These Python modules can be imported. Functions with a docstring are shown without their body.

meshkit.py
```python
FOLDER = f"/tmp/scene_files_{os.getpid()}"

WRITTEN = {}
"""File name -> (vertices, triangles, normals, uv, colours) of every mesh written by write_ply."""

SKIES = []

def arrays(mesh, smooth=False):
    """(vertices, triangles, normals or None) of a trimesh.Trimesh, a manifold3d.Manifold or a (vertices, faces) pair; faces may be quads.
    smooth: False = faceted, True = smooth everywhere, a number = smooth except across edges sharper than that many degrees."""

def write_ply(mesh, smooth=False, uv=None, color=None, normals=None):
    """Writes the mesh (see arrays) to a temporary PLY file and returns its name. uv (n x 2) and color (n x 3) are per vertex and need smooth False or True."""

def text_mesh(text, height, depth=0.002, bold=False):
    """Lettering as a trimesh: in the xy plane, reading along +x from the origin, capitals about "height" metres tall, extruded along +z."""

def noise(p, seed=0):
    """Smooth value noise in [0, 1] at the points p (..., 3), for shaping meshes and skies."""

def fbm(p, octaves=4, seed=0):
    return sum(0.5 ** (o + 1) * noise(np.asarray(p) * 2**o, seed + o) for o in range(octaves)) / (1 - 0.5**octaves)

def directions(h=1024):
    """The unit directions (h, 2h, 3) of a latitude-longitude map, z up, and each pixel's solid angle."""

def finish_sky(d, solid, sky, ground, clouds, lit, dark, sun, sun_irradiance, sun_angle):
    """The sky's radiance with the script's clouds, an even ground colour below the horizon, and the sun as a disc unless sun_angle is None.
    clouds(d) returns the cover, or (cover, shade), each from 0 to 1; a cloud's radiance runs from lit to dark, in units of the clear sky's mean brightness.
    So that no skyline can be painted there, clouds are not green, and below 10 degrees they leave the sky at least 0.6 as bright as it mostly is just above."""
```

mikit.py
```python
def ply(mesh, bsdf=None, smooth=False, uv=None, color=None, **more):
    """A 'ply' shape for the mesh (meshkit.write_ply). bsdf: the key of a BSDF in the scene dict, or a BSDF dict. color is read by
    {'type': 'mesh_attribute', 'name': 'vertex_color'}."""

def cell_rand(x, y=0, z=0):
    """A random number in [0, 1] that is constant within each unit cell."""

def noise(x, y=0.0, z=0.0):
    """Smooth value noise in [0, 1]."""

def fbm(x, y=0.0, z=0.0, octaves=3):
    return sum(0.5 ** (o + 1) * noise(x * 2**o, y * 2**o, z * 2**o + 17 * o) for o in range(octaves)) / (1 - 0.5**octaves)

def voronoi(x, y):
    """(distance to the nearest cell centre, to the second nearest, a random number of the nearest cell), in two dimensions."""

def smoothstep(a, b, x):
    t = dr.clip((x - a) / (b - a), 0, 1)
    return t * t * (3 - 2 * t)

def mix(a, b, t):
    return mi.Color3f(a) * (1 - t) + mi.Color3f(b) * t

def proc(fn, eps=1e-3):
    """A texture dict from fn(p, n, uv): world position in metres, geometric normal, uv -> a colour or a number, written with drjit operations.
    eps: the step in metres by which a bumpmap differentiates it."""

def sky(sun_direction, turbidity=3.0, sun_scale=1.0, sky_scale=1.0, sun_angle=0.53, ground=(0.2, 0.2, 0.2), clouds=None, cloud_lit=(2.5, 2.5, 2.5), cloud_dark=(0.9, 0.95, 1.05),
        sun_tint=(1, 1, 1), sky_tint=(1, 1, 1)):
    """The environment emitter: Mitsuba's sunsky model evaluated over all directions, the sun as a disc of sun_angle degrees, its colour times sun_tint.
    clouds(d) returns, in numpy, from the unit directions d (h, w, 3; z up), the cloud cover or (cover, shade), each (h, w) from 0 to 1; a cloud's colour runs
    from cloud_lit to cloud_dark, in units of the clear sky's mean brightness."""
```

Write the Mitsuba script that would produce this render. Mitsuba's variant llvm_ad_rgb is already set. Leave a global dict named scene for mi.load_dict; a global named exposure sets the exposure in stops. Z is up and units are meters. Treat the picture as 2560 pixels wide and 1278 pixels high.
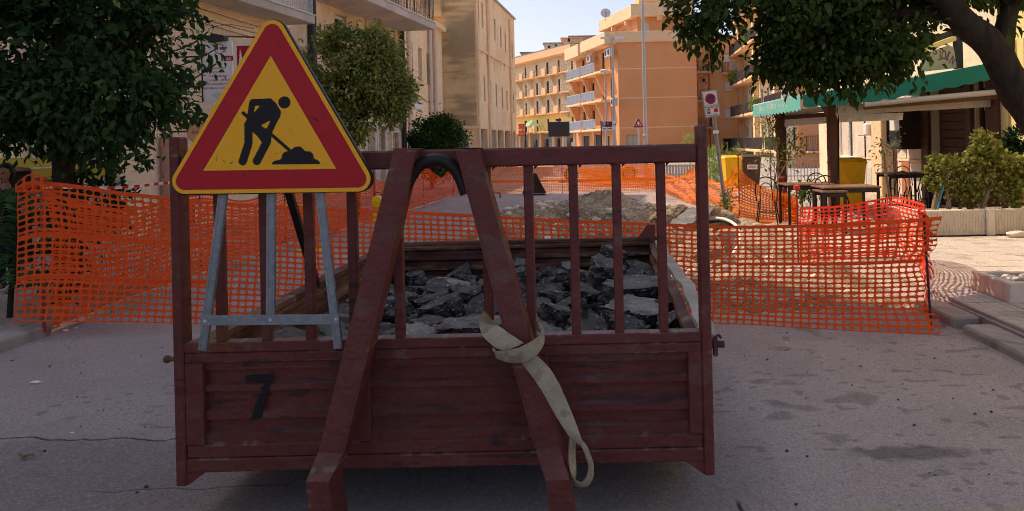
import math, random
import numpy as np, trimesh, drjit as dr, mitsuba as mi, manifold3d as m3
import mikit, meshkit
from shapely.geometry import Polygon, LineString, Point, MultiPolygon
from shapely.ops import unary_union

T = mi.ScalarTransform4f
scene, labels = {}, {}
FPX, CX, CY, EYE, ROLL = 2000.0, 1470.0, 356.0, 1.7, 0.0227   # focal length and principal point in photo pixels (2560 wide), eye height in metres
scene['camera'] = {'type': 'perspective', 'fov': 2 * math.degrees(math.atan(1280 / FPX)), 'fov_axis': 'x', 'near_clip': 0.05, 'far_clip': 3000.0,
                   'principal_point_offset_x': -190 / 2560, 'principal_point_offset_y': 283 / 1278,
                   'to_world': T().look_at(origin=[0, 0, EYE], target=[0, 1, EYE], up=[math.sin(ROLL), 0, math.cos(ROLL)])}
SUN = (-0.55, 0.26, 0.80)
scene["sky_light"] = mikit.sky(SUN, turbidity=6.5, sun_scale=0.66, ground=(0.3, 0.26, 0.22), sky_tint=(1.08, 0.965, 0.93), sun_tint=(1.05, 1.0, 0.95))
exposure = 2.35


# ------------------------------------------------------------------ helpers
def ray(px, py):
    u, v = (px - CX) / FPX, (py - CY) / FPX
    return np.array([u * math.cos(ROLL) - v * math.sin(ROLL), 1.0, -(u * math.sin(ROLL) + v * math.cos(ROLL))])


def P(px, py, Y):
    """The point at depth Y that the photo shows at this pixel."""
    return np.array([0, 0, EYE]) + ray(px, py) * Y


def G(px, py, z=0.0):
    d = ray(px, py)
    return np.array([0, 0, EYE]) + d * ((z - EYE) / d[2])


def numbered(k):
    if k not in scene and k not in labels:
        return k
    i = 1
    while f'{k}_{i:03d}' in scene or f'{k}_{i:03d}' in labels:
        i += 1
    return f'{k}_{i:03d}'


def thing(name, label, cat, group=None):
    k = numbered(name)
    labels[k] = {'label': label, 'category': cat}
    if group:
        labels[k]['group'] = group
    return k


def part(parent, name, mesh, m, label=None, smooth=False, **kw):
    k = numbered(f'{parent}__{name}')
    scene[k] = mikit.ply(mesh, 'mat_' + m, smooth=smooth, **kw)
    if label:
        labels[k] = {'label': label}
    return k


def partd(parent, name, d, label=None):
    """A part that shares the mesh of another: d is its ply dict."""
    k = numbered(f'{parent}__{name}')
    scene[k] = d
    if label:
        labels[k] = {'label': label}
    return k


def single(name, label, cat, mesh, m, smooth=False, group=None, **kw):
    k = numbered(name)
    scene[k] = mikit.ply(mesh, 'mat_' + m, smooth=smooth, **kw)
    labels[k] = {'label': label, 'category': cat}
    if group:
        labels[k]['group'] = group
    return k


def struct(name, mesh, m, label, smooth=False, kind='structure', **kw):
    k = numbered(name)
    scene[k] = mikit.ply(mesh, 'mat_' + m, smooth=smooth, **kw)
    labels[k] = {'label': label, 'category': name.replace('_', ' '), 'kind': kind}
    return k


def TM(v, f):
    return trimesh.Trimesh(np.asarray(v, float), np.asarray(f, int), process=False)


def cat(ms):
    ms = [m for m in ms if m is not None]
    return trimesh.util.concatenate(ms) if len(ms) > 1 else ms[0]


BF = np.array([[0, 2, 1], [1, 2, 3], [4, 5, 6], [5, 7, 6], [0, 1, 4], [1, 5, 4], [2, 6, 3], [3, 6, 7], [0, 4, 2], [2, 4, 6], [1, 3, 5], [3, 7, 5]])


def bx(x0, x1, y0, y1, z0, z1):
    x0, x1, y0, y1, z0, z1 = min(x0, x1), max(x0, x1), min(y0, y1), max(y0, y1), min(z0, z1), max(z0, z1)
    return TM([[x, y, z] for z in (z0, z1) for y in (y0, y1) for x in (x0, x1)], BF)


def hexa(bottom, top):
    """A six-sided block from two quads given in the same turning order."""
    v = np.vstack([bottom, top])
    f = [[0, 2, 1], [0, 3, 2], [4, 5, 6], [4, 6, 7]]
    for i in range(4):
        j = (i + 1) % 4
        f += [[i, j, 4 + j], [i, 4 + j, 4 + i]]
    m = TM(v, f)
    if m.volume < 0:
        m.invert()
    return m


def rbx(x0, x1, y0, y1, z0, z1, r=0.006):
    """A box with chamfered edges."""
    x0, x1, y0, y1, z0, z1 = min(x0, x1), max(x0, x1), min(y0, y1), max(y0, y1), min(z0, z1), max(z0, z1)
    r = min(r, (x1 - x0) * .45, (y1 - y0) * .45, (z1 - z0) * .45)
    pts = []
    for sx, X in ((1, x0), (-1, x1)):
        for sy, Yy in ((1, y0), (-1, y1)):
            for sz, Z in ((1, z0), (-1, z1)):
                pts += [[X, Yy + sy * r, Z + sz * r], [X + sx * r, Yy, Z + sz * r], [X + sx * r, Yy + sy * r, Z]]
    return hull(pts)


def hull(pts):
    m = m3.Manifold.hull_points(np.asarray(pts, float)).to_mesh()
    return TM(m.vert_properties[:, :3], m.tri_verts)


def bar(p0, p1, w, h, up=(0, 0, 1), r=0.0):
    """A rectangular bar from p0 to p1: w wide, h high (along up as far as possible)."""
    p0, p1 = np.asarray(p0, float), np.asarray(p1, float)
    d = p1 - p0
    L = np.linalg.norm(d)
    d /= L
    s = np.cross(d, up)
    if np.linalg.norm(s) < 1e-6:
        s = np.cross(d, (0, 1, 0))
    s /= np.linalg.norm(s)
    u = np.cross(s, d)
    b = rbx(-w / 2, w / 2, 0, L, -h / 2, h / 2, r) if r else bx(-w / 2, w / 2, 0, L, -h / 2, h / 2)
    M = np.eye(4)
    M[:3, :3] = np.column_stack([s, d, u])
    M[:3, 3] = p0
    b.apply_transform(M)
    return b


def tube(pts, r, n=8, caps=True):
    p = np.asarray(pts, float)
    r = np.broadcast_to(r, (len(p),))
    t = np.gradient(p, axis=0)
    t /= np.linalg.norm(t, axis=1, keepdims=True) + 1e-12
    a = np.cross(t[0], [0, 0, 1.0] if abs(t[0][2]) < .9 else [1.0, 0, 0])
    A = []
    for i in range(len(p)):
        a = a - t[i] * np.dot(a, t[i])
        a /= np.linalg.norm(a) + 1e-12
        A.append(a)
    A = np.array(A)
    B = np.cross(t, A)
    ang = np.arange(n) * 2 * np.pi / n
    v = p[:, None] + r[:, None, None] * (np.cos(ang)[None, :, None] * A[:, None] + np.sin(ang)[None, :, None] * B[:, None])
    i, j = np.meshgrid(np.arange(len(p) - 1), np.arange(n), indexing='ij')
    a0, b0, c0, d0 = i * n + j, i * n + (j + 1) % n, (i + 1) * n + (j + 1) % n, (i + 1) * n + j
    f = np.vstack([np.stack([a0, b0, c0], -1).reshape(-1, 3), np.stack([a0, c0, d0], -1).reshape(-1, 3)])
    v = v.reshape(-1, 3)
    if caps:
        k = len(v)
        v = np.vstack([v, p[0], p[-1]])
        e = (len(p) - 1) * n
        jj = np.arange(n)
        f = np.vstack([f, np.stack([np.full(n, k), (jj + 1) % n, jj], -1), np.stack([np.full(n, k + 1), e + jj, e + (jj + 1) % n], -1)])
    return TM(v, f)


def cyl(p0, p1, r, n=10, r1=None):
    return tube([p0, p1], [r, r if r1 is None else r1], n)


def lathe(prof, n=20, at=(0, 0, 0)):
    m = tube([[0, 0, z] for _, z in prof], [max(q, 1e-4) for q, _ in prof], n)
    m.apply_translation(at)
    return m


def spl(pts, n):
    """A smooth curve through the points (Catmull-Rom), n points."""
    p = np.asarray(pts, float)
    q = np.vstack([2 * p[0] - p[1], p, 2 * p[-1] - p[-2]])
    out = []
    for x in np.linspace(0, len(p) - 1 - 1e-9, n):
        i = int(x)
        t = x - i
        a, b, c, d = q[i:i + 4]
        out.append(.5 * (2 * b + (c - a) * t + (2 * a - 5 * b + 4 * c - d) * t * t + (3 * b - a - 3 * c + d) * t ** 3))
    return np.array(out)


class Fr:
    """A local frame: right, up and outward axes at an origin; coordinates (a, b, c)."""
    def __init__(s, o, right, up=(0, 0, 1)):
        s.o = np.asarray(o, float)
        s.r = np.asarray(right, float) / np.linalg.norm(right)
        s.u = np.asarray(up, float) / np.linalg.norm(up)
        s.n = np.cross(s.r, s.u)
        s.M = np.eye(4)
        s.M[:3, :3] = np.column_stack([s.r, s.u, s.n])
        s.M[:3, 3] = s.o

    def to(s, m):
        m = m.copy()
        m.apply_transform(s.M)
        return m

    def at(s, a, b, c=0.0):
        return s.o + s.r * a + s.u * b + s.n * c

    def bx(s, a0, a1, b0, b1, c0, c1):
        return s.to(bx(a0, a1, b0, b1, c0, c1))

    def rbx(s, a0, a1, b0, b1, c0, c1, r=.006):
        return s.to(rbx(a0, a1, b0, b1, c0, c1, r))

    def hit(s, px, py, c=0.0):
        """(a, b) where the photo's pixel meets the plane at offset c."""
        d, e = ray(px, py), np.array([0, 0, EYE])
        q = e + d * (np.dot(s.o + s.n * c - e, s.n) / np.dot(d, s.n)) - s.o
        return float(np.dot(q, s.r)), float(np.dot(q, s.u))

    def ext(s, poly, c0, c1):
        ms = []
        for g in getattr(poly, 'geoms', [poly]):
            if g.area > 1e-9:
                m = trimesh.creation.extrude_polygon(g, c1 - c0, engine='earcut')
                m.apply_translation([0, 0, c0])
                ms.append(m)
        return s.to(cat(ms))

    def text(s, txt, height, a, b, c, bold=False, center=True, width=None, skew=0):
        m = meshkit.text_mesh(txt, height, 0.003, bold)
        w = m.bounds[1][0] - m.bounds[0][0]
        k = 1.0 if width is None else width / w
        m.vertices[:, 0] = (m.vertices[:, 0] - m.bounds[0][0] - (w / 2 if center else 0)) * k
        m.apply_translation([a, b, c])
        return s.to(m)


def rect(a0, a1, b0, b1):
    return Polygon([(a0, b0), (a1, b0), (a1, b1), (a0, b1)])


def wall(fr, a0, a1, b0, b1, holes=(), thick=.25):
    p = rect(a0, a1, b0, b1)
    if holes:
        p = p.difference(unary_union([rect(*h) for h in holes]))
    return fr.ext(p, -thick, 0)


def faceup(px, py, Y):
    """A frame facing the camera squarely with its origin at that pixel and depth."""
    return Fr(P(px, py, Y), (1, 0, 0))


# ------------------------------------------------------------------ materials
def raw(name, d):
    scene['mat_' + name] = d


def rgb(c):
    return {'type': 'rgb', 'value': [float(x) for x in c]} if isinstance(c, (tuple, list)) else c


def mat(name, color, rough=.6, bump=None, scale=.002, **kw):
    d = {'type': 'principled', 'base_color': rgb(color), 'roughness': rough, 'specular': .22, **kw}
    if bump is not None:
        d = {'type': 'bumpmap', 'arbitrary': bump, 'scale': scale, 'bsdf': d}
    raw(name, {'type': 'twosided', 'bsdf': d})


def thin(name, color, trans=.7, rough=.5):
    raw(name, {'type': 'principledthin', 'base_color': rgb(color), 'roughness': rough, 'diff_trans': trans, 'spec_trans': 0.0, 'spec_tint': 0.0})


VC = {'type': 'mesh_attribute', 'name': 'vertex_color'}
N, FB, VO, SS, MX = mikit.noise, mikit.fbm, mikit.voronoi, mikit.smoothstep, mikit.mix
PR = mikit.proc


def asphalt(p, n, uv):
    big, mid, fine = FB(p.x * .35, p.y * .35), FB(p.x * 2.1 + 9, p.y * 1.7), FB(p.x * 60, p.y * 60, octaves=2)
    c = MX((.250, .200, .186), (.335, .272, .250), SS(.3, .7, big * .6 + mid * .4))
    c = MX(c, (.31, .27, .25), SS(.56, .75, FB(p.x * 1.1 + 40, p.y * 3.0)) * SS(.5, 2.2, p.x) * .6)
    x = p.x + .4 * (N(p.y * .7, 3) - .5)
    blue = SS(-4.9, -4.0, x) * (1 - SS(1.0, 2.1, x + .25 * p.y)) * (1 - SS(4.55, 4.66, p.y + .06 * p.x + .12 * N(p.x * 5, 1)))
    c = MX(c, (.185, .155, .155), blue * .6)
    spots = SS(.70, .78, FB(p.x * 2.6 + 71, p.y * 3.4 + 5)) * SS(.2, 1.2, p.x)
    c = MX(c, (.085, .072, .066), spots * .42)
    c = MX(c, (.40, .36, .34), SS(.80, .86, N(p.x * 90, p.y * 90, 7)) * .4)
    c = MX(c, (.12, .11, .11), SS(.78, .86, N(p.x * 110, p.y * 110, 3)) * .4)
    c = MX(c, (.13, .115, .11), SS(.80, .83, N(p.x * 11, p.y * 17, 5)) * .5 * SS(.4, .6, FB(p.x * .9 + 3, p.y * .9)))
    yc = 4.66 + .25 * (p.x + 1.9) * 0 - .08 * (p.x + 1.7) + .05 * (N(p.x * 5, 2) - .5) + .02 * (N(p.x * 24, 9) - .5)
    crack = (1 - SS(.003, .016, dr.abs(p.y - yc))) * (1 - SS(-1.6, -1.4, p.x))
    yd = 4.03 + .06 * (N(p.x * 7, 5) - .5)
    crack = dr.maximum(crack, (1 - SS(.002, .01, dr.abs(p.y - yd))) * SS(-2.7, -2.4, p.x) * (1 - SS(-1.6, -1.5, p.x)) * .7)
    xe = .62 + .16 * (4.0 - p.y) + .03 * (N(p.y * 9, 8) - .5)
    crack = dr.maximum(crack, (1 - SS(.004, .016, dr.abs(p.x - xe))) * (1 - SS(3.7, 3.8, p.y)))
    c = MX(c, (.045, .04, .042), crack)
    stain = 1 - SS(.25, .5, dr.sqrt(dr.square((p.x - 1.70) / .42) + dr.square((p.y - 4.28) / .13)) * (.7 + .6 * N(p.x * 14, p.y * 14)) * .5)
    c = MX(c, (.06, .052, .048), stain * .6)
    return c * (.80 + .40 * N(p.x * 130, p.y * 130)) * (.9 + .2 * fine)


def asphalt_h(p, n, uv):
    return N(p.x * 90, p.y * 90) * .6 + FB(p.x * 25, p.y * 25) * .6


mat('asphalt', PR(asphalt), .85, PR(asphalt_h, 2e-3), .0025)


def paint(p, n, uv):
    k = FB(p.x * 3 + 5, p.y * 3, p.z * 3)
    c = MX((.108, .025, .022), (.148, .039, .031), k)
    c = MX(c, (.115, .058, .045), SS(.6, .8, FB(p.x * 2.5, p.y * 2, p.z * 9 + 3)) * .7)
    streak = SS(.62, .74, FB(p.x * 4 + 30, p.y * 6, p.z * 19, octaves=4)) * SS(.48, .66, FB(p.x * 1.3 + 60, p.y, p.z * 2))
    c = MX(c, (.035, .026, .027), streak * .6)
    c = MX(c, (.028, .024, .027), SS(.64, .70, FB(p.x * 11, p.y * 9, p.z * 42, octaves=4)) * SS(.5, .6, N(p.x * 2.6 + 8, p.y * 2, p.z * 3)) * .75)
    c = MX(c, (.19, .15, .13), SS(.62, .9, FB(p.x * 8, p.y * 8, p.z * 8 + 60)) * .35)
    c = MX(c, (.16, .062, .03), SS(.60, .72, FB(p.x * 7 + 90, p.y * 7, p.z * 7, octaves=4)) * SS(.5, .7, FB(p.x * 1.7 + 20, p.y, p.z * 1.7)) * .8)
    ed = mi.Float(0)
    for z in (.828, .781, .735, .362, .301, .24, 1.6, 1.682):
        ed = dr.maximum(ed, 1 - SS(.002, .010, dr.abs(p.z - z)))
    wear = ed * SS(.5, .66, FB(p.x * 14, p.z * 20, 4, octaves=4))
    c = MX(c, MX((.11, .05, .028), (.19, .14, .115), SS(.5, .65, N(p.x * 40, p.z * 9))), wear * .7)
    c = MX(c, (.27, .235, .21), SS(.8, .98, n.z) * .35 * FB(p.x * 9, p.y * 9))
    return c * (.82 + .36 * N(p.x * 70, p.y * 70, p.z * 70))


def paint_h(p, n, uv):
    return FB(p.x * 14, p.y * 14, p.z * 14) + .25 * N(p.x * 70, p.y * 70, p.z * 70)


mat('paint', PR(paint), .52, PR(paint_h, 2e-3), .006)


def rust(p, n, uv):
    k = FB(p.x * 4, p.y * 4, p.z * 14)
    c = MX((.07, .026, .022), (.17, .085, .05), SS(.35, .75, k))
    return MX(c, (.25, .2, .17), SS(.68, .8, FB(p.x * 9 + 7, p.y * 9, p.z * 9)) * .5) * (.8 + .4 * N(p.x * 60, p.y * 60, p.z * 60))


mat('rust', PR(rust), .75, PR(paint_h, 2e-3), .006)


def rubble(p, n, uv):
    g, g2 = N(p.x * 75, p.y * 75, p.z * 75), N(p.x * 34 + 5, p.y * 34, p.z * 34)
    c = MX((.028, .026, .026), (.090, .083, .080), SS(.3, .8, FB(p.x * 9, p.y * 9, p.z * 9)))
    c = MX(c, (.30, .28, .265), SS(.66, .8, g) * SS(.35, .7, g2) * .9)
    c = MX(c, (.20, .185, .175), SS(.55, .75, FB(p.x * 4 + 3, p.y * 4, p.z * 4)) * .5)
    c = MX(c, (.008, .008, .009), SS(.62, .75, N(p.x * 26, p.y * 26, p.z * 26 + 9)) * .8)
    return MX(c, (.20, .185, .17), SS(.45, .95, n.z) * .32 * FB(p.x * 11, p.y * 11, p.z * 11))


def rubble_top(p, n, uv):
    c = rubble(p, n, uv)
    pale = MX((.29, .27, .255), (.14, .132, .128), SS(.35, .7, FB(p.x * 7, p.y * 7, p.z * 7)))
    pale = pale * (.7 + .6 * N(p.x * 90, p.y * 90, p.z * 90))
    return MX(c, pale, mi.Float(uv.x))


def rubble_h(p, n, uv):
    return .6 * FB(p.x * 30, p.y * 30, p.z * 30) + .5 * N(p.x * 75, p.y * 75, p.z * 75)


mat('rubble', PR(rubble_top), .8, PR(rubble_h, 2e-3), .012)


def soil(p, n, uv):
    k = FB(p.x * 3, p.y * 3, p.z * 4, octaves=4)
    c = MX((.17, .122, .082), (.39, .30, .215), SS(.25, .75, k))
    c = MX(c, (.4, .34, .27), SS(.62, .75, N(p.x * 18, p.y * 18, p.z * 18)) * .7)
    return c * (.7 + .6 * N(p.x * 45, p.y * 45, p.z * 45))


def soil_h(p, n, uv):
    return FB(p.x * 12, p.y * 12, p.z * 12) + .4 * N(p.x * 40, p.y * 40, p.z * 40)


mat('soil', PR(soil), .95, PR(soil_h, 4e-3), .05)


def galv(p, n, uv):
    d, d2, r = VO(p.x * 55 + p.y * 20, p.z * 55)
    return MX((.20, .22, .24), (.30, .325, .35), r * .6 + .4 * FB(p.x * 9, p.y * 9, p.z * 9))


mat('galv', PR(galv), .42, metallic=.55)


def plaster(a, b, dirt, s=1.0, stain=.0, streak=.0):
    def fn(p, n, uv):
        h = p.x + p.y
        k = FB(h * .8 * s, p.z * .9 * s, p.x * .5 * s, octaves=4)
        c = MX(a, b, SS(.3, .7, k))
        c = MX(c, dirt, SS(.58, .78, FB(h * 2.4 * s + 11, p.z * .55 * s, p.x)) * (.25 + streak))
        if stain:
            m = .6 * FB(h * .45 + 4, p.z * .8, octaves=3) + .4 * FB(h * .8 + 9, p.z * 5.5, octaves=4)
            m = m + .16 * (SS(-8.5, -7.3, p.x) - .6)
            c = MX(c, (.24, .17, .10), SS(.36, .64, m) * stain)
        return c * (.93 + .14 * N(h * 14, p.z * 14, p.x * 9))
    return PR(fn)


mat('cream', plaster((.78, .62, .44), (.83, .68, .50), (.46, .34, .23)), .9)
mat('mottled', plaster((.50, .36, .22), (.70, .52, .34), (.26, .19, .125), 1.6, streak=.45), .9)
mat('ochre', plaster((.80, .57, .33), (.85, .62, .38), (.48, .33, .19), streak=.15), .9)
mat('stained', plaster((.62, .44, .23), (.70, .50, .28), (.26, .18, .11), stain=.7), .9)
mat('orange', plaster((.62, .30, .14), (.65, .32, .15), (.57, .28, .13), .3), .9)
mat('brick_orange', plaster((.76, .42, .2), (.78, .45, .22), (.62, .33, .16), .5), .9)
mat('beige', (.72, .53, .33), .9)
mat('slab', plaster((.42, .37, .33), (.5, .44, .39), (.25, .2, .17), 1.0), .9)
mat('concrete', plaster((.54, .48, .41), (.64, .57, .49), (.28, .23, .19), 1.2, streak=.2), .9)


def tile(p, n, uv):
    c = MX((.37, .325, .285), (.46, .41, .365), FB(p.x * 1.2, p.y * 1.2))
    gx, gy = dr.abs(p.x * 10 - dr.floor(p.x * 10) - .5), dr.abs(p.y * 10 - dr.floor(p.y * 10) - .5)
    c = c * (1 - .28 * SS(.40, .47, dr.maximum(gx, gy)))
    c = MX(c, (.22, .18, .15), SS(.62, .8, FB(p.x * 2.3 + 8, p.y * 2.3)) * .6)
    return c * (.88 + .24 * N(p.x * 50, p.y * 50))


mat('tile', PR(tile), .85)
mat('kerb', plaster((.27, .235, .21), (.36, .315, .28), (.13, .11, .095), 2.5, streak=.3), .9, PR(soil_h, 4e-3), .01)


def bark(p, n, uv):
    return MX((.016, .012, .011), (.06, .045, .036), FB(p.x * 22, p.y * 22, p.z * 6))


mat('bark', PR(bark), .95, PR(lambda p, n, uv: FB(p.x * 30, p.y * 30, p.z * 8), 3e-3), .02)


def wood(p, n, uv):
    return MX((.07, .03, .02), (.135, .062, .04), FB(p.x * 5, p.y * 5, p.z * 40 + 3))


mat('wood', PR(wood), .6)
for nm, c, r in (('white', (.72, .70, .67), .6), ('offwhite', (.62, .56, .49), .8), ('black', (.012, .012, .014), .5), ('darkgrey', (.035, .035, .04), .6), ('blackmetal', (.026, .02, .019), .45),
                 ('brownmetal', (.055, .026, .02), .5), ('grey', (.28, .28, .29), .7), ('lightgrey', (.5, .5, .52), .6), ('silver', (.45, .45, .46), .35), ('glass', (.025, .03, .035), .08),
                 ('shutter_grey', (.42, .40, .36), .7), ('doorbrown', (.07, .045, .035), .6), ('rail_blue', (.20, .23, .29), .6), ('railbar', (.10, .09, .09), .5), ('yellowwall', (.74, .62, .27), .9),
                 ('palewall', (.66, .60, .44), .9), ('peach', (.74, .48, .28), .9), ('pink', (.6, .3, .2), .9), ('signred', (.42, .012, .02), .45), ('signyellow', (.88, .42, .02), .45), ('signwhite', (.7, .68, .66), .5),
                 ('red', (.5, .03, .03), .5), ('shopred', (.55, .05, .075), .6), ('maroon', (.13, .02, .04), .5), ('blue', (.03, .05, .2), .5), ('yellowbin', (.85, .48, .02), .5), ('brownbin', (.10, .06, .045), .6),
                 ('postred', (.32, .05, .035), .6), ('tealdark', (.035, .30, .26), .8), ('greencloth', (.3, .5, .28), .8), ('tabletop', (.17, .095, .06), .4), ('terracotta', (.4, .16, .08), .8),
                 ('skin', (.34, .18, .12), .6), ('hair', (.012, .009, .008), .5), ('shirt', (.05, .075, .03), .9), ('trousers', (.02, .02, .03), .9), ('drain', (.46, .25, .18), .6),
                 ('roofgrey', (.3, .27, .25), .9), ('screen', (.035, .032, .034), .35), ('signgrey', (.2, .19, .18), .7), ('carwhite', (.75, .75, .77), .2), ('rubber', (.02, .02, .02), .8), ('yellowawning', (.34, .25, .03), .8),
                 ('laundry', (.66, .6, .62), .9), ('magenta', (.5, .05, .14), .6), ('rope_blue', (.05, .28, .5), .7), ('signgreen', (.45, .6, .5), .6), ('plaque', (.62, .36, .16), .6), ('violet', (.2, .08, .14), .6),
                 ('lens', (.85, .50, .01), .25), ('board', (.42, .40, .29), .8), ('signpurple', (.3, .04, .06), .6), ('hedgepot', (.35, .3, .25), .9), ('tanleaf', (.30, .22, .07), .8), ('plastic_sheet', (.20, .18, .165), .5),
                 ('curtain', (.62, .55, .48), .6), ('cabinet', (.05, .03, .022), .5), ('reddoor', (.42, .16, .08), .7), ('downpipe', (.66, .54, .45), .6), ('hatred', (.6, .06, .04), .5), ('labelgrey', (.5, .5, .5), .6)):
    mat(nm, c, r)


def strap_c(p, n, uv):
    w = N(p.x * 420, p.y * 420, p.z * 420)
    c = MX((.28, .225, .145), (.44, .365, .25), SS(.25, .75, FB(p.x * 9, p.y * 9, p.z * 9, octaves=4)))
    c = MX(c, (.14, .105, .07), SS(.58, .75, FB(p.x * 22 + 3, p.y * 22, p.z * 14)) * .6)
    return c * (.7 + .6 * w)


mat('strap', PR(strap_c), .95, PR(lambda p, n, uv: N(p.x * 300, p.y * 300, p.z * 300), 1e-3), .003)
thin('net', (.86, .115, .028), .55)
thin('netorange', (.93, .23, .02), .85)
thin('netred', (.86, .075, .04), .6)
thin('leaf', VC, .55, .4)
thin('teal', (.03, .20, .18), .12, .8)  # awning cloth with the shade of its near side put into the colour
thin('teal_lit', (.20, .56, .54), .3, .8)  # same awning cloth, sunlight on the front valance painted into the colour
thin('net_lit', (.85, .55, .45), .5)  # net colour paled to paint the sunlit bottom edge
thin('canopy', (.45, .66, .42), .8, .8)


def tape(p, n, uv):
    k = uv.x - dr.floor(uv.x)
    return MX((.74, .72, .72), (.55, .04, .05), dr.select(k > .5, mi.Float(1), mi.Float(0)))


thin('tape', PR(tape), .4)
thin('tapeyellow', (.80, .62, .05), .4)
# ------------------------------------------------------------------ the ground
KL, KR = -5.1, 3.17                                    # the two kerb lines
ground = bx(-700, 700, -300, 1500, -1.2, -.012)
struct('ground', ground, 'soil', 'bare dusty ground spreading out beyond the street')
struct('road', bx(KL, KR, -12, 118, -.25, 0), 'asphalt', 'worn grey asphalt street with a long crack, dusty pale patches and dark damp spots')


def kerb_line(x0, x1, y0, y1, z, n, seed):
    rng = np.random.default_rng(seed)
    ys = np.linspace(y0, y1, n + 1)
    return [rbx(x0 + rng.uniform(-.012, .006), x1, ys[i] + .006, ys[i + 1] - .006, -.2, z + rng.uniform(-.006, .006), .018) for i in range(n)]


pl = struct('left_pavement', bx(-16, KL - .26, -12, 118, -.25, .10), 'kerb', 'dark grey pavement under the tree on the left side of the street')
for i, m in enumerate(kerb_line(KL - .25, KL, 4.5, 22.5, .105, 18, 3)):
    part(pl, 'kerbstone', m, 'kerb')
pr = struct('right_pavement', cat([bx(KR + .30, 40, -12, 118, -.25, .105), bx(KR + .262, KR + .30, -12, 118, -.25, .085)]), 'kerb', 'tan paved pavement in sun and shade on the right side of the street')
for i, m in enumerate(kerb_line(KR, KR + .26, 2.6, 6.86, .075, 4, 5) + kerb_line(KR, KR + .26, 7.05, 15.1, .085, 8, 6)):
    part(pr, 'kerbstone', m, 'kerb')
rng = np.random.default_rng(11)
TS = .40
for i in range(14):
    for j in range(21):
        x, y = KR + .302 + i * TS, 4.3 + j * TS
        if (3.75 < x + .2 and y + .2 > 7.4 and y < 8.3) or (y > 12.2 and x > 4.6):
            continue
        z = .117 + rng.uniform(-.003, .003)
        part(pr, 'paving_tile', rbx(x + .003, x + TS - .003, y + .003, y + TS - .003, .06, z, .004), 'tile')

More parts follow.
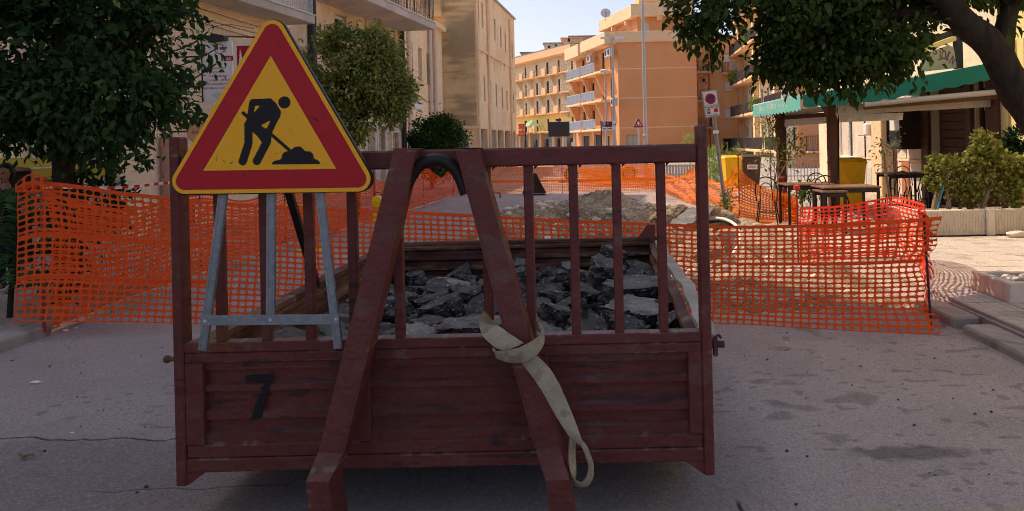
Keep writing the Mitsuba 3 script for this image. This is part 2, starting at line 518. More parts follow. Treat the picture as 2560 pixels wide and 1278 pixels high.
# trench along the right kerb and the dug-up strip behind the net
def patch(x0, x1, y0, y1, nx, ny, zf, skirt=-.2):
    X, Y = np.meshgrid(np.linspace(x0, x1, nx), np.linspace(y0, y1, ny))
    Z = zf(X, Y)
    v = np.stack([X, Y, Z], -1).reshape(-1, 3)
    i, j = np.meshgrid(np.arange(ny - 1), np.arange(nx - 1), indexing='ij')
    a = i * nx + j
    f = np.vstack([np.stack([a, a + 1, a + nx + 1], -1).reshape(-1, 3), np.stack([a, a + nx + 1, a + nx], -1).reshape(-1, 3)])
    return TM(v, f)


def fb(X, Y, s, o=4, seed=0):
    return meshkit.fbm(np.stack([X * s, Y * s, 0 * X + 3.3], -1), o, seed)


def sst(a, b, x):
    t = np.clip((x - a) / (b - a), 0, 1)
    return t * t * (3 - 2 * t)


def heap(X, Y, c, rx, ry, h, p=1.3):
    d = np.sqrt(((X - c[0]) / rx) ** 2 + ((Y - c[1]) / ry) ** 2)
    return h * np.clip(1 - d, 0, 1) ** p


def zdirt(X, Y):
    e = sst(0, .5, X + 1.2) * sst(0, .4, KR + .15 - X) * sst(0, .5, Y - 7.65) * sst(0, .6, 15.6 - Y)
    z = .10 * fb(X, Y, 1.3, 5, 2) + .07 * fb(X, Y, 6, 3, 9)
    z += heap(X, Y, (1.75, 9.0), 1.3, 1.3, .22) + heap(X, Y, (2.35, 12.3), 1.1, 1.8, .45, 1.0)
    return e * z - .015


struct('dug_soil', patch(-1.3, KR + .2, 7.6, 15.8, 170, 240, zdirt), 'soil', 'churned soil and broken ground spread behind the orange net', smooth=True)


def zheap(X, Y):
    z = np.maximum(heap(X, Y, (.16, 13.9), 2.3, 2.2, .92, .85), heap(X, Y, (-.85, 13.6), 1.5, 1.9, .78, .7))
    z = np.maximum(z, heap(X, Y, (.80, 13.6), 1.3, 1.9, .70, .8))
    k = z / 1.0
    return z + sst(0, .15, k) * (.30 * (fb(X, Y, 2.2, 4, 5) - .5) + .17 * (fb(X, Y, 7, 3, 6) - .5) + .05 * (fb(X, Y, 22, 2, 8) - .5)) - .02


hp = single('soil_heap', 'large heap of light brown excavated soil behind the net in the middle of the street', 'soil heap', patch(-2.7, 3.0, 11.2, 16.5, 260, 250, zheap), 'soil')


def stone(size, seed, sub=2, amp=.12):
    m = trimesh.creation.icosphere(subdivisions=sub)
    v = m.vertices
    n = meshkit.fbm(v * 1.3 + seed * 7.7, 3, seed % 97)
    v = v * (1 + amp * 4 * (n - .5))[:, None]
    rng = np.random.default_rng(seed)
    for _ in range(5):                                  # a few flat faces
        d = rng.normal(size=3)
        d /= np.linalg.norm(d)
        h = v @ d
        v = v - np.maximum(h - rng.uniform(.55, .85), 0)[:, None] * d
    m = TM(v * np.asarray(size) / 2, m.faces)
    return m


stones = []
rng = np.random.default_rng(5)
for i in range(700):
    r = rng.random()
    if r < .6:
        a = rng.uniform(0, 2 * math.pi)
        q = rng.uniform(.3, 1.02)
        x, y = .2 + 2.3 * q * math.cos(a), 13.8 + 2.3 * q * math.sin(a)
        z = float(zheap(np.array([x]), np.array([y]))[0])
    else:
        x, y = rng.uniform(-1.0, 3.0), rng.uniform(7.9, 12)
        z = float(zdirt(np.array([x]), np.array([y]))[0])
    s = .025 + .13 * rng.random() ** 3
    m = stone((s * 1.3, s, s * .8), i, 1)
    m.apply_translation([x, y, max(z, 0) + s * .15])
    stones.append(m)
struct('loose_stones', cat(stones), 'concrete', 'small stones scattered over the soil heap and the dug ground', kind='stuff')

# boulders and slabs behind the net on the right
for (px, py, Y, s, lab) in ((1700, 540, 11.2, (.5, .4, .36), 'grey broken slab leaning on the rubble behind the net, left of the parking sign'),
                            (1735, 560, 10.6, (.42, .3, .22), 'pale rough boulder in the rubble just behind the net, right end of the skip'),
                            (1800, 545, 12.2, (.5, .4, .30), 'tan block of stone at the foot of the leaning parking sign'),
                            (1772, 530, 11.8, (.4, .35, .3), 'rounded grey boulder beside the right post of the skip, behind the net'),
                            (1660, 548, 10.4, (.34, .3, .24), 'dark boulder in the rubble behind the fourth gap of the skip bars')):
    m = stone(s, int(px), 3, .16)
    m.vertices += m.vertex_normals * (.05 * (meshkit.fbm(m.vertices * 12, 3, 5)[:, None] - .5))
    q = P(px, py, Y)
    m.apply_translation([q[0], q[1], max(q[2], s[2] * .3)])
    single('boulder', lab, 'boulder', m, 'soil')
sh = patch(0, 1, 0, 1, 24, 10, lambda X, Y: 0 * X)
v = sh.vertices
a, b, c, d = P(1668, 560, 10.0), P(1700, 575, 9.6), P(1760, 500, 12.0), P(1790, 520, 11.8)
w = v[:, :1], v[:, 1:2]
q = a * (1 - w[0]) * (1 - w[1]) + b * (1 - w[0]) * w[1] + c * w[0] * (1 - w[1]) + d * w[0] * w[1]
q[:, 2] = np.maximum(.25, q[:, 2]) + .18 * (meshkit.fbm(q * 3.2, 3, 4) - .5)
single('plastic_sheet', 'crumpled grey plastic sheet lying over the rubble behind the net', 'plastic sheet', TM(q, sh.faces), 'plastic_sheet', smooth=True)
hose = spl([P(1775, 545, 11.6), P(1810, 548, 11.2), P(1838, 562, 10.6), P(1848, 585, 10.2), P(1846, 612, 9.6), P(1830, 640, 9.0)], 30)
hose[:, 2] = np.maximum(hose[:, 2], .12)
single('water_pipe', 'thin white plastic pipe curving out of the dug soil behind the net', 'pipe', tube(hose, .022, 8), 'white', smooth=True)
hose = spl([P(1772, 556, 11.3), P(1800, 552, 11.3), P(1825, 560, 11.0), P(1850, 572, 10.6)], 24)
hose[:, 2] = np.maximum(hose[:, 2], .2)
single('black_hose', 'black rubber hose arching over the rubble behind the net', 'hose', tube(hose, .02, 8), 'rubber', smooth=True)

# ------------------------------------------------------------------ the skip
Y0 = 3.63
XL, XR = -1.905, .542
sk = thing('skip_container', 'dark maroon open steel skip with barred front and number 7, full of broken asphalt', 'skip')


def sx(px, py=700, Y=Y0):
    return P(px, py, Y)[0]


PW = .047
part(sk, 'post', rbx(XL, XL + PW, Y0, Y0 + .09, .18, 1.767, .006), 'paint')
part(sk, 'post', rbx(XR - PW, XR, Y0, Y0 + .09, .175, 1.767, .006), 'paint')
part(sk, 'top_rail', rbx(XL + PW, XR - PW, Y0 + .004, Y0 + .085, 1.598, 1.683, .008), 'paint')
part(sk, 'upper_rail', cat([rbx(XL + PW, XR - PW, Y0 + .003, Y0 + .083, .782, .828, .005), rbx(XL + PW, XR - PW, Y0 + .008, Y0 + .08, .734, .780, .004)]), 'paint')
part(sk, 'bottom_rail', cat([rbx(XL + PW, XR - PW, Y0 + .003, Y0 + .085, .239, .300, .006), rbx(XL + PW, XR - PW, Y0 + .01, Y0 + .08, .302, .362, .006)]), 'paint')
stile = [(XL + PW, sx(500)), (sx(868), sx(917)), (sx(1312), sx(1365)), (sx(1716), XR - PW)]
for a, b in stile:
    part(sk, 'stile', rbx(a, b, Y0 + .006, Y0 + .08, .362, .734, .004), 'paint')
for k in range(3):
    a, b = stile[k][1], stile[k + 1][0]
    pts = [(.362, .03)]
    for z0, z1, d in ((.362, .405, .03), (.413, .463, .062), (.472, .505, .03), (.513, .590, .064), (.599, .625, .03), (.634, .69, .064), (.697, .734, .032)):
        pts += [(z0, d), (z1, d)]
    prof = [(z, d) for z, d in pts]
    v, f = [], []
    for z, d in prof:
        v += [[a, Y0 + d, z], [b, Y0 + d, z]]
    for i in range(len(prof) - 1):
        f += [[2 * i, 2 * i + 1, 2 * i + 3], [2 * i, 2 * i + 3, 2 * i + 2]]
    m = TM(v, f)
    m = m.subdivide().subdivide()
    m.vertices[:, 1] += .011 * (meshkit.fbm(m.vertices * [7, 1, 7], 3, k) - .5)
    part(sk, 'pressed_panel', cat([m, bx(a, b, Y0 + .06, Y0 + .066, .3, .8)]), 'paint', smooth=25)
seven = [Polygon([(607, 944), (677, 942), (677, 949), (675, 957), (607, 958)]), Polygon([(660, 962), (672, 960), (668, 975), (659, 990), (648, 1052), (620, 1055), (640, 995), (650, 985), (645, 975)])]
seven = [Polygon([(P(x, y, Y0)[0], P(x, y, Y0)[2]) for x, y in s.exterior.coords]) for s in seven]
fq = Fr((0, Y0 + .03, 0), (1, 0, 0))
part(sk, 'painted_number', cat([fq.ext(seven[0], -.003, .002), fq.ext(seven[1], -.003, .002)]), 'black', label='black painted number 7')
# bars between the rails
for px in (548, 661, 772, 881, 995, 1218, 1324, 1436, 1544, 1655):
    xx = P(px, 600, Y0 + .03)[0]
    part(sk, 'bar', rbx(xx - .021, xx + .021, Y0 + .02, Y0 + .062, .826, 1.6, .004), 'paint')
gus = []
for px in (1218, 1324, 1436, 1544, 1655, 1755):
    xx = P(px, 420, Y0 + .03)[0]
    for s in (-1, 1):
        if px == 1755 and s == 1:
            continue
        e = .018
        o = .021 if px != 1755 else .004
        gus.append(hexa([[xx + s * o, Y0 + .024, 1.6], [xx + s * (o + e), Y0 + .024, 1.6], [xx + s * (o + e), Y0 + .06, 1.6], [xx + s * o, Y0 + .06, 1.6]],
                        [[xx + s * o, Y0 + .024, 1.6 - e], [xx + s * (o + .002), Y0 + .024, 1.6 - .004], [xx + s * (o + .002), Y0 + .06, 1.6 - .004], [xx + s * o, Y0 + .06, 1.6 - e]]))
part(sk, 'weld_gusset', cat(gus), 'paint')
# the lifting frame
def quadbar(l0, r0, l1, r1, Yt, Yb, dep):
    """A leg from the photo's top edge (l0, r0) to its bottom edge (l1, r1), each (px, py)."""
    t = [P(*l0, Yt), P(*r0, Yt)]
    b = [P(*l1, Yb), P(*r1, Yb)]
    D = np.array([0, dep, 0])
    return hexa([b[0], b[1], b[1] + D, b[0] + D], [t[0], t[1], t[1] + D, t[0] + D])


for (a, b, c, d, e, g) in (((984, 374), (1038, 374), (796, 1130), (858, 1134), (764, 1205), (822, 1204)), ((1139, 373), (1194, 373), (1338, 1120), (1400, 1118), (1364, 1202), (1422, 1199))):
    sgn = 1 if a[0] < 1100 else -1
    Yt, Yb = 3.54, 3.42
    lg = quadbar(a, b, c, d, Yt, Yb, .15)
    lip = quadbar((b[0] - 3, b[1]) if sgn > 0 else (a[0] - 1, a[1]), (b[0] + 2, b[1]) if sgn > 0 else (a[0] + 3, a[1]), (d[0] - 3, d[1]) if sgn > 0 else (c[0] - 1, c[1]), (d[0] + 2, d[1]) if sgn > 0 else (c[0] + 3, c[1]), Yt - .006, Yb - .006, .02)
    k = part(sk, 'lifting_leg', lg, 'paint')
    part(k, 'edge_lip', lip, 'paint')
    # foot: sloping shoulder and upright block
    s0, s1 = P(c[0], c[1], Yb), P(d[0], d[1], Yb)
    f0, f1 = P(e[0], e[1], 3.27), P(g[0], g[1], 3.27)
    D = np.array([0, .18, 0])
    sh = hexa([f0, f1, f1 + D, f0 + D], [s0, s1, s1 + D * .8, s0 + D * .8])
    b0, b1 = f0.copy(), f1.copy()
    b0[2] = b1[2] = .012
    b0[0] += .03
    b1[0] += .03
    ft = hexa([b0, b1, b1 + D, b0 + D], [f0, f1, f1 + D, f0 + D])
    part(k, 'foot', cat([sh, ft]), 'paint')
arch = spl([P(1004, 500, 3.62), P(1022, 452, 3.62), P(1048, 414, 3.615), P(1085, 399, 3.61), P(1122, 408, 3.615), P(1148, 440, 3.62), P(1166, 485, 3.62)], 40)
part(sk, 'hook_bar', tube(arch, .028, 14), 'blackmetal', label='bent round lifting bar worn black', smooth=50)
tops = [hexa([P(984, 374, 3.54), P(1038, 374, 3.54), P(1038, 374, 3.54) + [0, .15, 0], P(984, 374, 3.54) + [0, .15, 0]], [P(980, 371, 3.535), P(1048, 371, 3.535), P(1048, 371, 3.535) + [0, .16, 0], P(980, 371, 3.535) + [0, .16, 0]]),
        hexa([P(1139, 373, 3.54), P(1194, 373, 3.54), P(1194, 373, 3.54) + [0, .15, 0], P(1139, 373, 3.54) + [0, .15, 0]], [P(1134, 370, 3.535), P(1198, 370, 3.535), P(1198, 370, 3.535) + [0, .16, 0], P(1134, 370, 3.535) + [0, .16, 0]])]
for m in tops:
    part(sk, 'cap_plate', m, 'rust')


def corr(p0, p1, z0, z1, n, dep, inward, seed):
    """A corrugated side wall from p0 to p1 (plan points), ribs pressed towards 'inward'."""
    prof = []
    zs = np.linspace(z0, z1, 2 * n + 1)
    for i in range(2 * n):
        d = dep if i % 2 else 0
        prof += [(zs[i] + .012, d), (zs[i + 1] - .012, d)]
    prof = [(z0, 0)] + prof + [(z1, 0)]
    v, f = [], []
    K = 24
    p0, p1, inward = np.asarray(p0, float), np.asarray(p1, float), np.asarray(inward, float)
    for z, d in prof:
        for k in range(K):
            t = k / (K - 1)
            q = p0 * (1 - t) + p1 * t + inward * (d + .02 * (meshkit.fbm(np.array([[t * 6, z * 4, seed]]), 2, 1)[0] - .5))
            v.append([q[0], q[1], z])
    for i in range(len(prof) - 1):
        for k in range(K - 1):
            a = i * K + k
            f += [[a, a + 1, a + K + 1], [a, a + K + 1, a + K]]
    return TM(v, f)


Yr = 7.40
LW0, LW1, RW0, RW1 = (-1.865, Y0 + .09), (-1.865, Yr), (.495, Y0 + .09), (.59, Yr)
wl = part(sk, 'side_wall', cat([corr(LW0, LW1, .22, .77, 5, .045, (1, 0), 1), corr((LW0[0] - .012, LW0[1]), (LW1[0] - .012, LW1[1]), .22, .77, 5, .045, (1, 0), 1)]), 'rust')
part(wl, 'top_lip', hexa([[-1.90, Y0 + .09, .765], [-1.82, Y0 + .09, .765], [-1.82, Yr, .765], [-1.90, Yr, .765]], [[-1.90, Y0 + .09, .80], [-1.82, Y0 + .09, .80], [-1.82, Yr, .80], [-1.90, Yr, .80]]), 'rust')
wr = part(sk, 'side_wall', cat([corr(RW0, RW1, .22, .77, 5, .045, (-1, 0), 2), corr((RW0[0] + .012, RW0[1]), (RW1[0] + .012, RW1[1]), .22, .77, 5, .045, (-1, 0), 2)]), 'rust')
lip = []
K = 18
for i in range(K):                                       # the dented lip of the right wall, a bulge outwards half way
    t0, t1 = i / K, (i + 1) / K
    def lp(t):
        bul = .035 * math.sin(math.pi * min(1, t * 1.6)) + .008 * math.sin(t * 40)
        return np.array([RW0[0] * (1 - t) + RW1[0] * t + bul, RW0[1] * (1 - t) + RW1[1] * t, .79 + .012 * math.sin(t * 23)])
    a, b = lp(t0), lp(t1)
    W = np.array([.075, 0, .006])
    dn = np.array([0, 0, -.03])
    lip.append(hexa([a + dn, a + W + dn, b + W + dn, b + dn], [a, a + W, b + W, b]))
part(wr, 'top_lip', cat(lip), 'kerb', label='dented top lip dusted pale grey')
tw = part(sk, 'tail_wall', cat([corr((-1.86, Yr), (.60, Yr), .22, .78, 6, .05, (0, -1), 3), bx(-1.86, .6, Yr + .005, Yr + .02, .22, .78)]), 'rust')
part(tw, 'top_lip', rbx(-1.90, .62, Yr - .02, Yr + .06, .775, .812, .008), 'rust')
part(sk, 'corner_plate', cat([TM([[.44, Yr - .03, .81], [.60, Yr - .03, .81], [.60, Yr - .03, .93], [.53, Yr - .03, .93]], [[0, 1, 2], [0, 2, 3]]), bx(.555, .60, Yr - .028, Yr + .05, .3, .93)]), 'paint')
part(sk, 'floor', bx(-1.86, .52, Y0 + .30, Yr, .13, .235), 'rust')
for x0 in (-1.16, -.33):
    part(sk, 'skid_beam', rbx(x0, x0 + .09, Y0 + .9, Yr, .03, .128, .006), 'rust')
for (x0, s) in ((XL + PW, 1), (XR - PW, -1)):
    part(sk, 'corner_gusset', hexa([[x0, Y0 + .01, .18], [x0 + s * .004, Y0 + .01, .18], [x0 + s * .004, Y0 + .075, .18], [x0, Y0 + .075, .18]], [[x0, Y0 + .01, .239], [x0 + s * .085, Y0 + .01, .239], [x0 + s * .085, Y0 + .075, .239], [x0, Y0 + .075, .239]]), 'paint')
    part(sk, 'bottom_beam', rbx(x0 - .02 + .012 * s, x0 + .05 + .012 * s, Y0 + .7, Yr, .045, .128, .006), 'paint')
for x0 in (-1.7, .38):
    rl = part(sk, 'roller', cyl((x0 - .09, Yr - .25, .075), (x0 + .09, Yr - .25, .075), .075, 20), 'rust', smooth=40)
    part(rl, 'bracket', cat([bx(x0 - .12, x0 - .1, Yr - .3, Yr - .2, .04, .2), bx(x0 + .1, x0 + .12, Yr - .3, Yr - .2, .04, .2)]), 'paint')
q = P(418, 898, Y0 + .03)
part(sk, 'hinge_pin', cat([trimesh.creation.icosphere(3, .018).apply_translation(q), cyl(q, q + [.05, 0, 0], .011, 10)]), 'rust', smooth=50)
q = P(1795, 861, Y0 + .03)
part(sk, 'latch', cat([cyl(q - [.03, 0, 0], q + [.028, 0, 0], .016, 12), bx(q[0] - .022, q[0] - .004, q[1] - .02, q[1] + .02, q[2] - .05, q[2] + .03), tube(spl([q + [-.02, 0, .02], q + [0, -.01, .045], q + [.014, 0, .03]], 8), .006, 6)]), 'rust', smooth=40)

# ------------------------------------------------------------------ broken asphalt in the skip
def chunk(lx, ly, lz, seed, pale=0.0):
    rng = np.random.default_rng(seed)
    k = rng.integers(6, 9)
    ang = np.sort(rng.uniform(0, 2 * math.pi, k) + np.linspace(0, .01, k))
    ang = (np.arange(k) + rng.uniform(-.33, .33, k)) * 2 * math.pi / k
    R = rng.uniform(.78, 1.1, k)
    pts = []
    for a, r in zip(ang, R):
        pts += [[r * math.cos(a), r * math.sin(a), 1 + .08 * rng.normal()], [r * rng.uniform(.7, 1.0) * math.cos(a + rng.uniform(-.15, .15)), r * rng.uniform(.75, 1.0) * math.sin(a), -1 + .3 * rng.random()]]
    h = m3.Manifold.hull_points(np.array(pts) * [lx / 2, ly / 2, lz / 2]).refine_to_length(.019).to_mesh()
    m = TM(h.vert_properties[:, :3], h.tri_verts)
    m.merge_vertices()
    n = m.vertex_normals
    top = n[:, 2] > .75
    d = meshkit.fbm(m.vertices * 16 + seed, 3, seed % 50) - .5
    d2 = meshkit.noise(m.vertices * 48 + seed, seed % 31) - .5
    d3 = meshkit.fbm(m.vertices * 24 + seed, 2, seed % 41) - .5
    amp = np.where(top, .010, .060) * min(1, lz / .09)
    m.vertices = m.vertices + n * (d * amp + d2 * np.where(top, .005, .018) + d3 * np.where(top, .006, .03))[:, None]
    uv = np.zeros((len(m.vertices), 2))
    uv[:, 0] = np.where(top, pale, 0)
    return m, uv


def place(m, yaw, tilt, roll, pos):
    M = trimesh.transformations.euler_matrix(tilt, roll, yaw, 'sxyz')
    M[:3, 3] = pos
    m.apply_transform(M)
    return m


def level(X, Y):
    return .53 + .04 * (X < -.6) + .05 * sst(5.5, 7, Y) + .04 * math.sin(X * 2.1 + 1) + .04 * math.sin(Y * 1.7) + .04 * (Y0 + 1.2 > Y)


GRP = 'broken asphalt chunks heaped in the skip'
special = [  # px, py, depth, lx, ly, lz, yaw, tilt, roll, pale, label
    (1590, 758, 4.75, .50, .42, .15, .2, .10, .05, .95, 'largest pale-topped asphalt slab in the right half of the skip load'),
    (1185, 800, 4.35, .46, .36, .17, .1, .12, -.04, .55, 'thick grey asphalt slab lying level just left of the strap knot'),
    (1040, 800, 4.3, .36, .34, .10, .5, .22, .1, .9, 'pale flat asphalt piece between the lifting frame legs, at the front left'),
    (1110, 745, 4.95, .38, .30, .18, -.4, .2, -.3, .0, 'rounded black asphalt lump in the middle of the skip load'),
    (1375, 812, 4.2, .26, .22, .10, .7, .5, .35, .9, 'pale-faced asphalt wedge tilted beside the strap'),
    (1380, 760, 4.7, .26, .24, .17, .9, .2, .3, .05, 'compact black lump just right of the right lifting leg'),
    (1550, 815, 4.15, .30, .28, .22, .5, .9, .3, .0, 'upright rough asphalt chunk near the right end of the skip front'),
    (1468, 815, 4.3, .34, .3, .14, 1.2, .75, -.5, .1, 'steep black asphalt slab leaning beside the upright chunk'),
    (1605, 700, 5.6, .62, .40, .12, -.1, .15, -.05, .45, 'long grey asphalt slab in the right rear of the skip load'),
    (830, 735, 4.35, .36, .3, .22, .3, .5, .4, .0, 'black asphalt boulder behind the right leg of the triangular sign'),
    (735, 820, 4.1, .42, .3, .16, -.3, .35, .2, .1, 'crumbling asphalt chunk under the crossbar of the triangular sign'),
    (1070, 842, 3.92, .30, .24, .08, .1, .12, .0, .9, 'pale thin asphalt slab against the front rail, left lifting leg side'),
    (965, 822, 4.05, .34, .26, .10, .4, .25, -.15, .3, 'dark slab wedged behind the left lifting leg'),
    (1510, 672, 6.2, .38, .3, .26, .2, .3, .3, .1, 'tall black chunk at the rear right of the heap'),
    (1530, 640, 7.0, .34, .3, .22, 1.0, .3, .2, .0, 'black chunk standing highest against the tail wall'),
    (1430, 850, 3.95, .3, .22, .09, .2, .1, .1, .75, 'pale broken slab at the front rail under the tilted pieces'),
    (800, 838, 3.95, .34, .24, .07, .2, .1, .0, .8, 'flat pale slab at the front rail behind the sign stand')]
taken = []
for i, (px, py, Y, lx, ly, lz, yaw, ti, ro, pale, lab) in enumerate(special):
    m, uv = chunk(lx * .86, ly * .86, lz * .95, 900 + i, pale * .75)
    q = P(px, py, Y)
    q[2] = np.clip(q[2] - .02, .42, .66)
    place(m, yaw, ti, ro, q)
    m.vertices[:, 0] = np.clip(m.vertices[:, 0], -1.80, .49 + .024 * (Y - 3.7))
    m.vertices[:, 1] = np.maximum(m.vertices[:, 1], Y0 + .10)
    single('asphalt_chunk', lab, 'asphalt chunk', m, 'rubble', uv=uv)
    taken.append((q[0], q[1], max(lx, ly) * .36))
rng = np.random.default_rng(77)
count = 0
for layer in (0, 1):
    for i in range(9):
        for j in range(14):
            x = -1.66 + i * .26 + rng.uniform(-.09, .09)
            y = 3.92 + j * .255 + rng.uniform(-.09, .09)
            if x > .42 + .02 * (y - 3.7) or y > 7.25:
                continue
            if layer and rng.random() < .42:
                continue
            if layer and any((x - a) ** 2 + (y - b) ** 2 < r * r for a, b, r in taken):
                continue
            s = rng.uniform(.24, .42) if layer == 0 else rng.uniform(.16, .34)
            lz = rng.uniform(.28, .52) * s
            m, uv = chunk(s, s * rng.uniform(.65, .95), lz, 1000 + count, float(rng.random() < .2) * rng.uniform(.3, .8))
            z = level(x, y) - .10 + layer * .12 - .04 * (layer == 1 and y > 6.6)
            place(m, rng.uniform(0, 6.3), rng.normal() * .26, rng.normal() * .26, (x, y, z))
            m.vertices[:, 0] = np.clip(m.vertices[:, 0], -1.80, .49 + .024 * (y - 3.7))
            m.vertices[:, 1] = np.clip(m.vertices[:, 1], Y0 + .10, Yr - .06)
            row = 'against the front rail' if y < 4.3 else 'in the front part' if y < 5.0 else 'in the middle' if y < 5.9 else 'in the rear part' if y < 6.6 else 'along the tail wall'
            col = 'far left' if x < -1.35 else 'left' if x < -.9 else 'centre left' if x < -.5 else 'centre right' if x < -.1 else 'far right'
            lab = f"{'pale-topped' if uv.max() > .05 else 'black'} {'big' if s > .33 else 'middling' if s > .25 else 'small'} {('lower', 'upper')[layer]} asphalt chunk {row} of the skip load, {col}"
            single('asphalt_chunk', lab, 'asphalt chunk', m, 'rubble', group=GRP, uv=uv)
            count += 1
bed = patch(-1.81, .5, Y0 + .1, Yr - .05, 90, 140, lambda X, Y: .36 + .1 * fb(X, Y, 3, 4, 3) + .05 * fb(X, Y, 14, 2, 4))
struct('crushed_asphalt', bed, 'rubble', 'fine crushed asphalt between the chunks in the skip', kind='stuff', uv=np.zeros((len(bed.vertices), 2)))

# ------------------------------------------------------------------ the roadworks sign on its stand
YS = 3.50
sg = thing('roadworks_sign', 'triangular red and yellow roadworks sign with digging man hung on the skip front', 'road sign')
fs = Fr((0, YS, 0), (1, 0, 0))


def pxpoly(pts, Y=YS):
    return Polygon([(P(x, y, Y)[0], P(x, y, Y)[2]) for x, y in pts])


tri = Polygon([(681, 82), (894, 447), (462, 453)])
mk = lambda g: unary_union([pxpoly(list(q.exterior.coords)) .difference(unary_union([pxpoly(list(h.coords)) for h in q.interiors])) if q.interiors else pxpoly(list(q.exterior.coords)) for q in getattr(g, 'geoms', [g])])
plate = Polygon([(683, 82), (897, 447), (462, 455)])
sp = part(sg, 'plate', fs.ext(mk(plate.buffer(33.5)), -.03, -.004), 'black', label='black rimmed backing plate')
part(sg, 'border', fs.ext(mk(tri.buffer(32)), -.0038, 0), 'signyellow', label='yellow outer border')
inner = Polygon([(677, 139), (841, 422), (508, 427)])
part(sg, 'red_band', fs.ext(mk(tri.buffer(22)).difference(mk(inner)), .0004, .0016), 'signred', label='red triangular band')
part(sg, 'field', fs.ext(mk(inner.buffer(-.2)), .0003, .0012), 'signyellow', label='yellow field')


def S(x, y):
    return (400 + x / 2.6625, y / 2.6625)


def SL(pts, w):
    return LineString([S(*q) for q in pts]).buffer(w / 2.6625 / 2)


def SP(pts, r=0):
    g = Polygon([S(*q) for q in pts])
    return g.buffer(r / 2.6625).buffer(-2 * r / 2.6625).buffer(r / 2.6625) if r else g


man = unary_union([SP([(594, 700), (604, 661), (738, 655), (774, 688), (807, 745), (796, 790), (746, 810), (728, 805), (672, 836), (600, 870), (562, 830), (580, 790)], 6),
                   SL([(555, 752), (590, 784), (606, 770)], 22), SL([(615, 690), (603, 778)], 42), SL([(782, 760), (728, 872)], 44),
                   SP([(560, 822), (640, 790), (706, 860), (742, 905), (740, 950), (705, 960), (620, 880), (570, 890)], 4),
                   SL([(590, 835), (590, 955), (552, 1074)], 54), SL([(655, 870), (712, 945), (646, 1072)], 54), SL([(690, 850), (872, 1008)], 21)])
man = man.difference(SP([(626, 752), (634, 705), (667, 705)])).difference(SP([(673, 836), (728, 804), (707, 858)]))
hp_ = unary_union([SP([(738, 1095), (762, 1070), (800, 1064), (832, 1026), (870, 1002), (968, 1004), (1006, 1022), (1024, 1054), (1056, 1070), (1070, 1092)], 5), Point(S(918, 1022)).buffer(47 / 2.66), Point(S(850, 1045)).buffer(38 / 2.66), Point(S(985, 1045)).buffer(38 / 2.66)])
hp_ = hp_.intersection(SP([(700, 900), (1100, 900), (1100, 1092), (700, 1096)]))
part(sg, 'pictogram', fs.ext(mk(unary_union([man, hp_, Point(S(829, 682)).buffer(40 / 2.6625)])), .0014, .0024), 'black', label='black figure of a man digging a heap')
scr = []
for pts, w in (([(965, 598), (950, 635), (920, 660)], 4), ([(730, 1045), (770, 1025), (815, 1015)], 4), ([(1020, 790), (1050, 800)], 14), ([(1085, 765), (1110, 755)], 10), ([(775, 320), (800, 290)], 9), ([(425, 1065), (430, 1085)], 8), ([(375, 1040), (377, 1070)], 7),
               ([(470, 1090), (490, 1070)], 10), ([(550, 1175), (565, 1155)], 9), ([(700, 560), (720, 545), (705, 580)], 3), ([(570, 490), (620, 505)], 3), ([(860, 850), (880, 900)], 3), ([(980, 740), (1020, 720)], 5)):
    ln_ = LineString([S(*q) for q in pts])
    r_ = np.random.default_rng(int(pts[0][0]))
    nb = 3 + int(ln_.length / 1.3)
    g = unary_union([Point(*(np.array(ln_.interpolate(t, True).coords[0]) + r_.normal(0, w / 2.6625 * .22, 2))).buffer(w / 2.6625 * r_.uniform(.08, .38), 3) for t in r_.uniform(0, 1, nb)])
    scr.append(fs.ext(mk(g), .0015, .0019))
part(sg, 'scratches', cat(scr), 'darkgrey', label='dark scuffs and scratches')


def chan(p0, p1, w, d, flip=1):
    """A galvanised channel: web and two flanges, open towards the back."""
    web = bar(p0, p1, w, .003, up=(0, -1, 0))
    dirv = (np.asarray(p1) - p0) / np.linalg.norm(np.asarray(p1) - p0)
    s = np.cross(dirv, (0, -1, 0))
    s /= np.linalg.norm(s)
    fl = [bar(p0 + s * (w / 2 - .002) * k + [0, d / 2, 0], p1 + s * (w / 2 - .002) * k + [0, d / 2, 0], .003, d, up=(0, -1, 0)) for k in (-1, 1)]
    rib = [bar(p0 + s * w * .28 * k - [0, .002, 0], p1 + s * w * .28 * k - [0, .002, 0], .005, .004, up=(0, -1, 0)) for k in (-1, 1)]
    return cat([web] + fl + rib)


Yl = YS + .035
for (a, b) in (((562, 440), (505, 876)), ((677, 440), (675, 800)), ((793, 440), (845, 872))):
    part(sg, 'stand_leg', chan(P(*a, Yl), P(*b, Yl), .036, .022), 'galv')
part(sg, 'crossbar', bar(P(502, 801, Yl - .008), P(848, 798, Yl - .008), .006, .044, up=(0, 0, 1)), 'galv')
part(sg, 'bolt', cyl(P(512, 803, Yl - .014), P(512, 803, Yl - .004), .007, 10), 'silver')
part(sg, 'bolt', cyl(P(675, 800, Yl - .014), P(675, 800, Yl - .004), .007, 10), 'silver')
part(sg, 'bolt', cyl(P(839, 798, Yl - .014), P(839, 798, Yl - .004), .007, 10), 'silver')
ra, rb_ = P(716, 470, 3.62), P(790, 716, 4.05)
part(sg, 'rear_leg', cat([bar(ra, rb_, .034, .003, up=(0, -1, 0)), bar(ra + [.016, .012, 0], rb_ + [.016, .012, 0], .003, .024, up=(0, -1, 0))]), 'blackmetal')

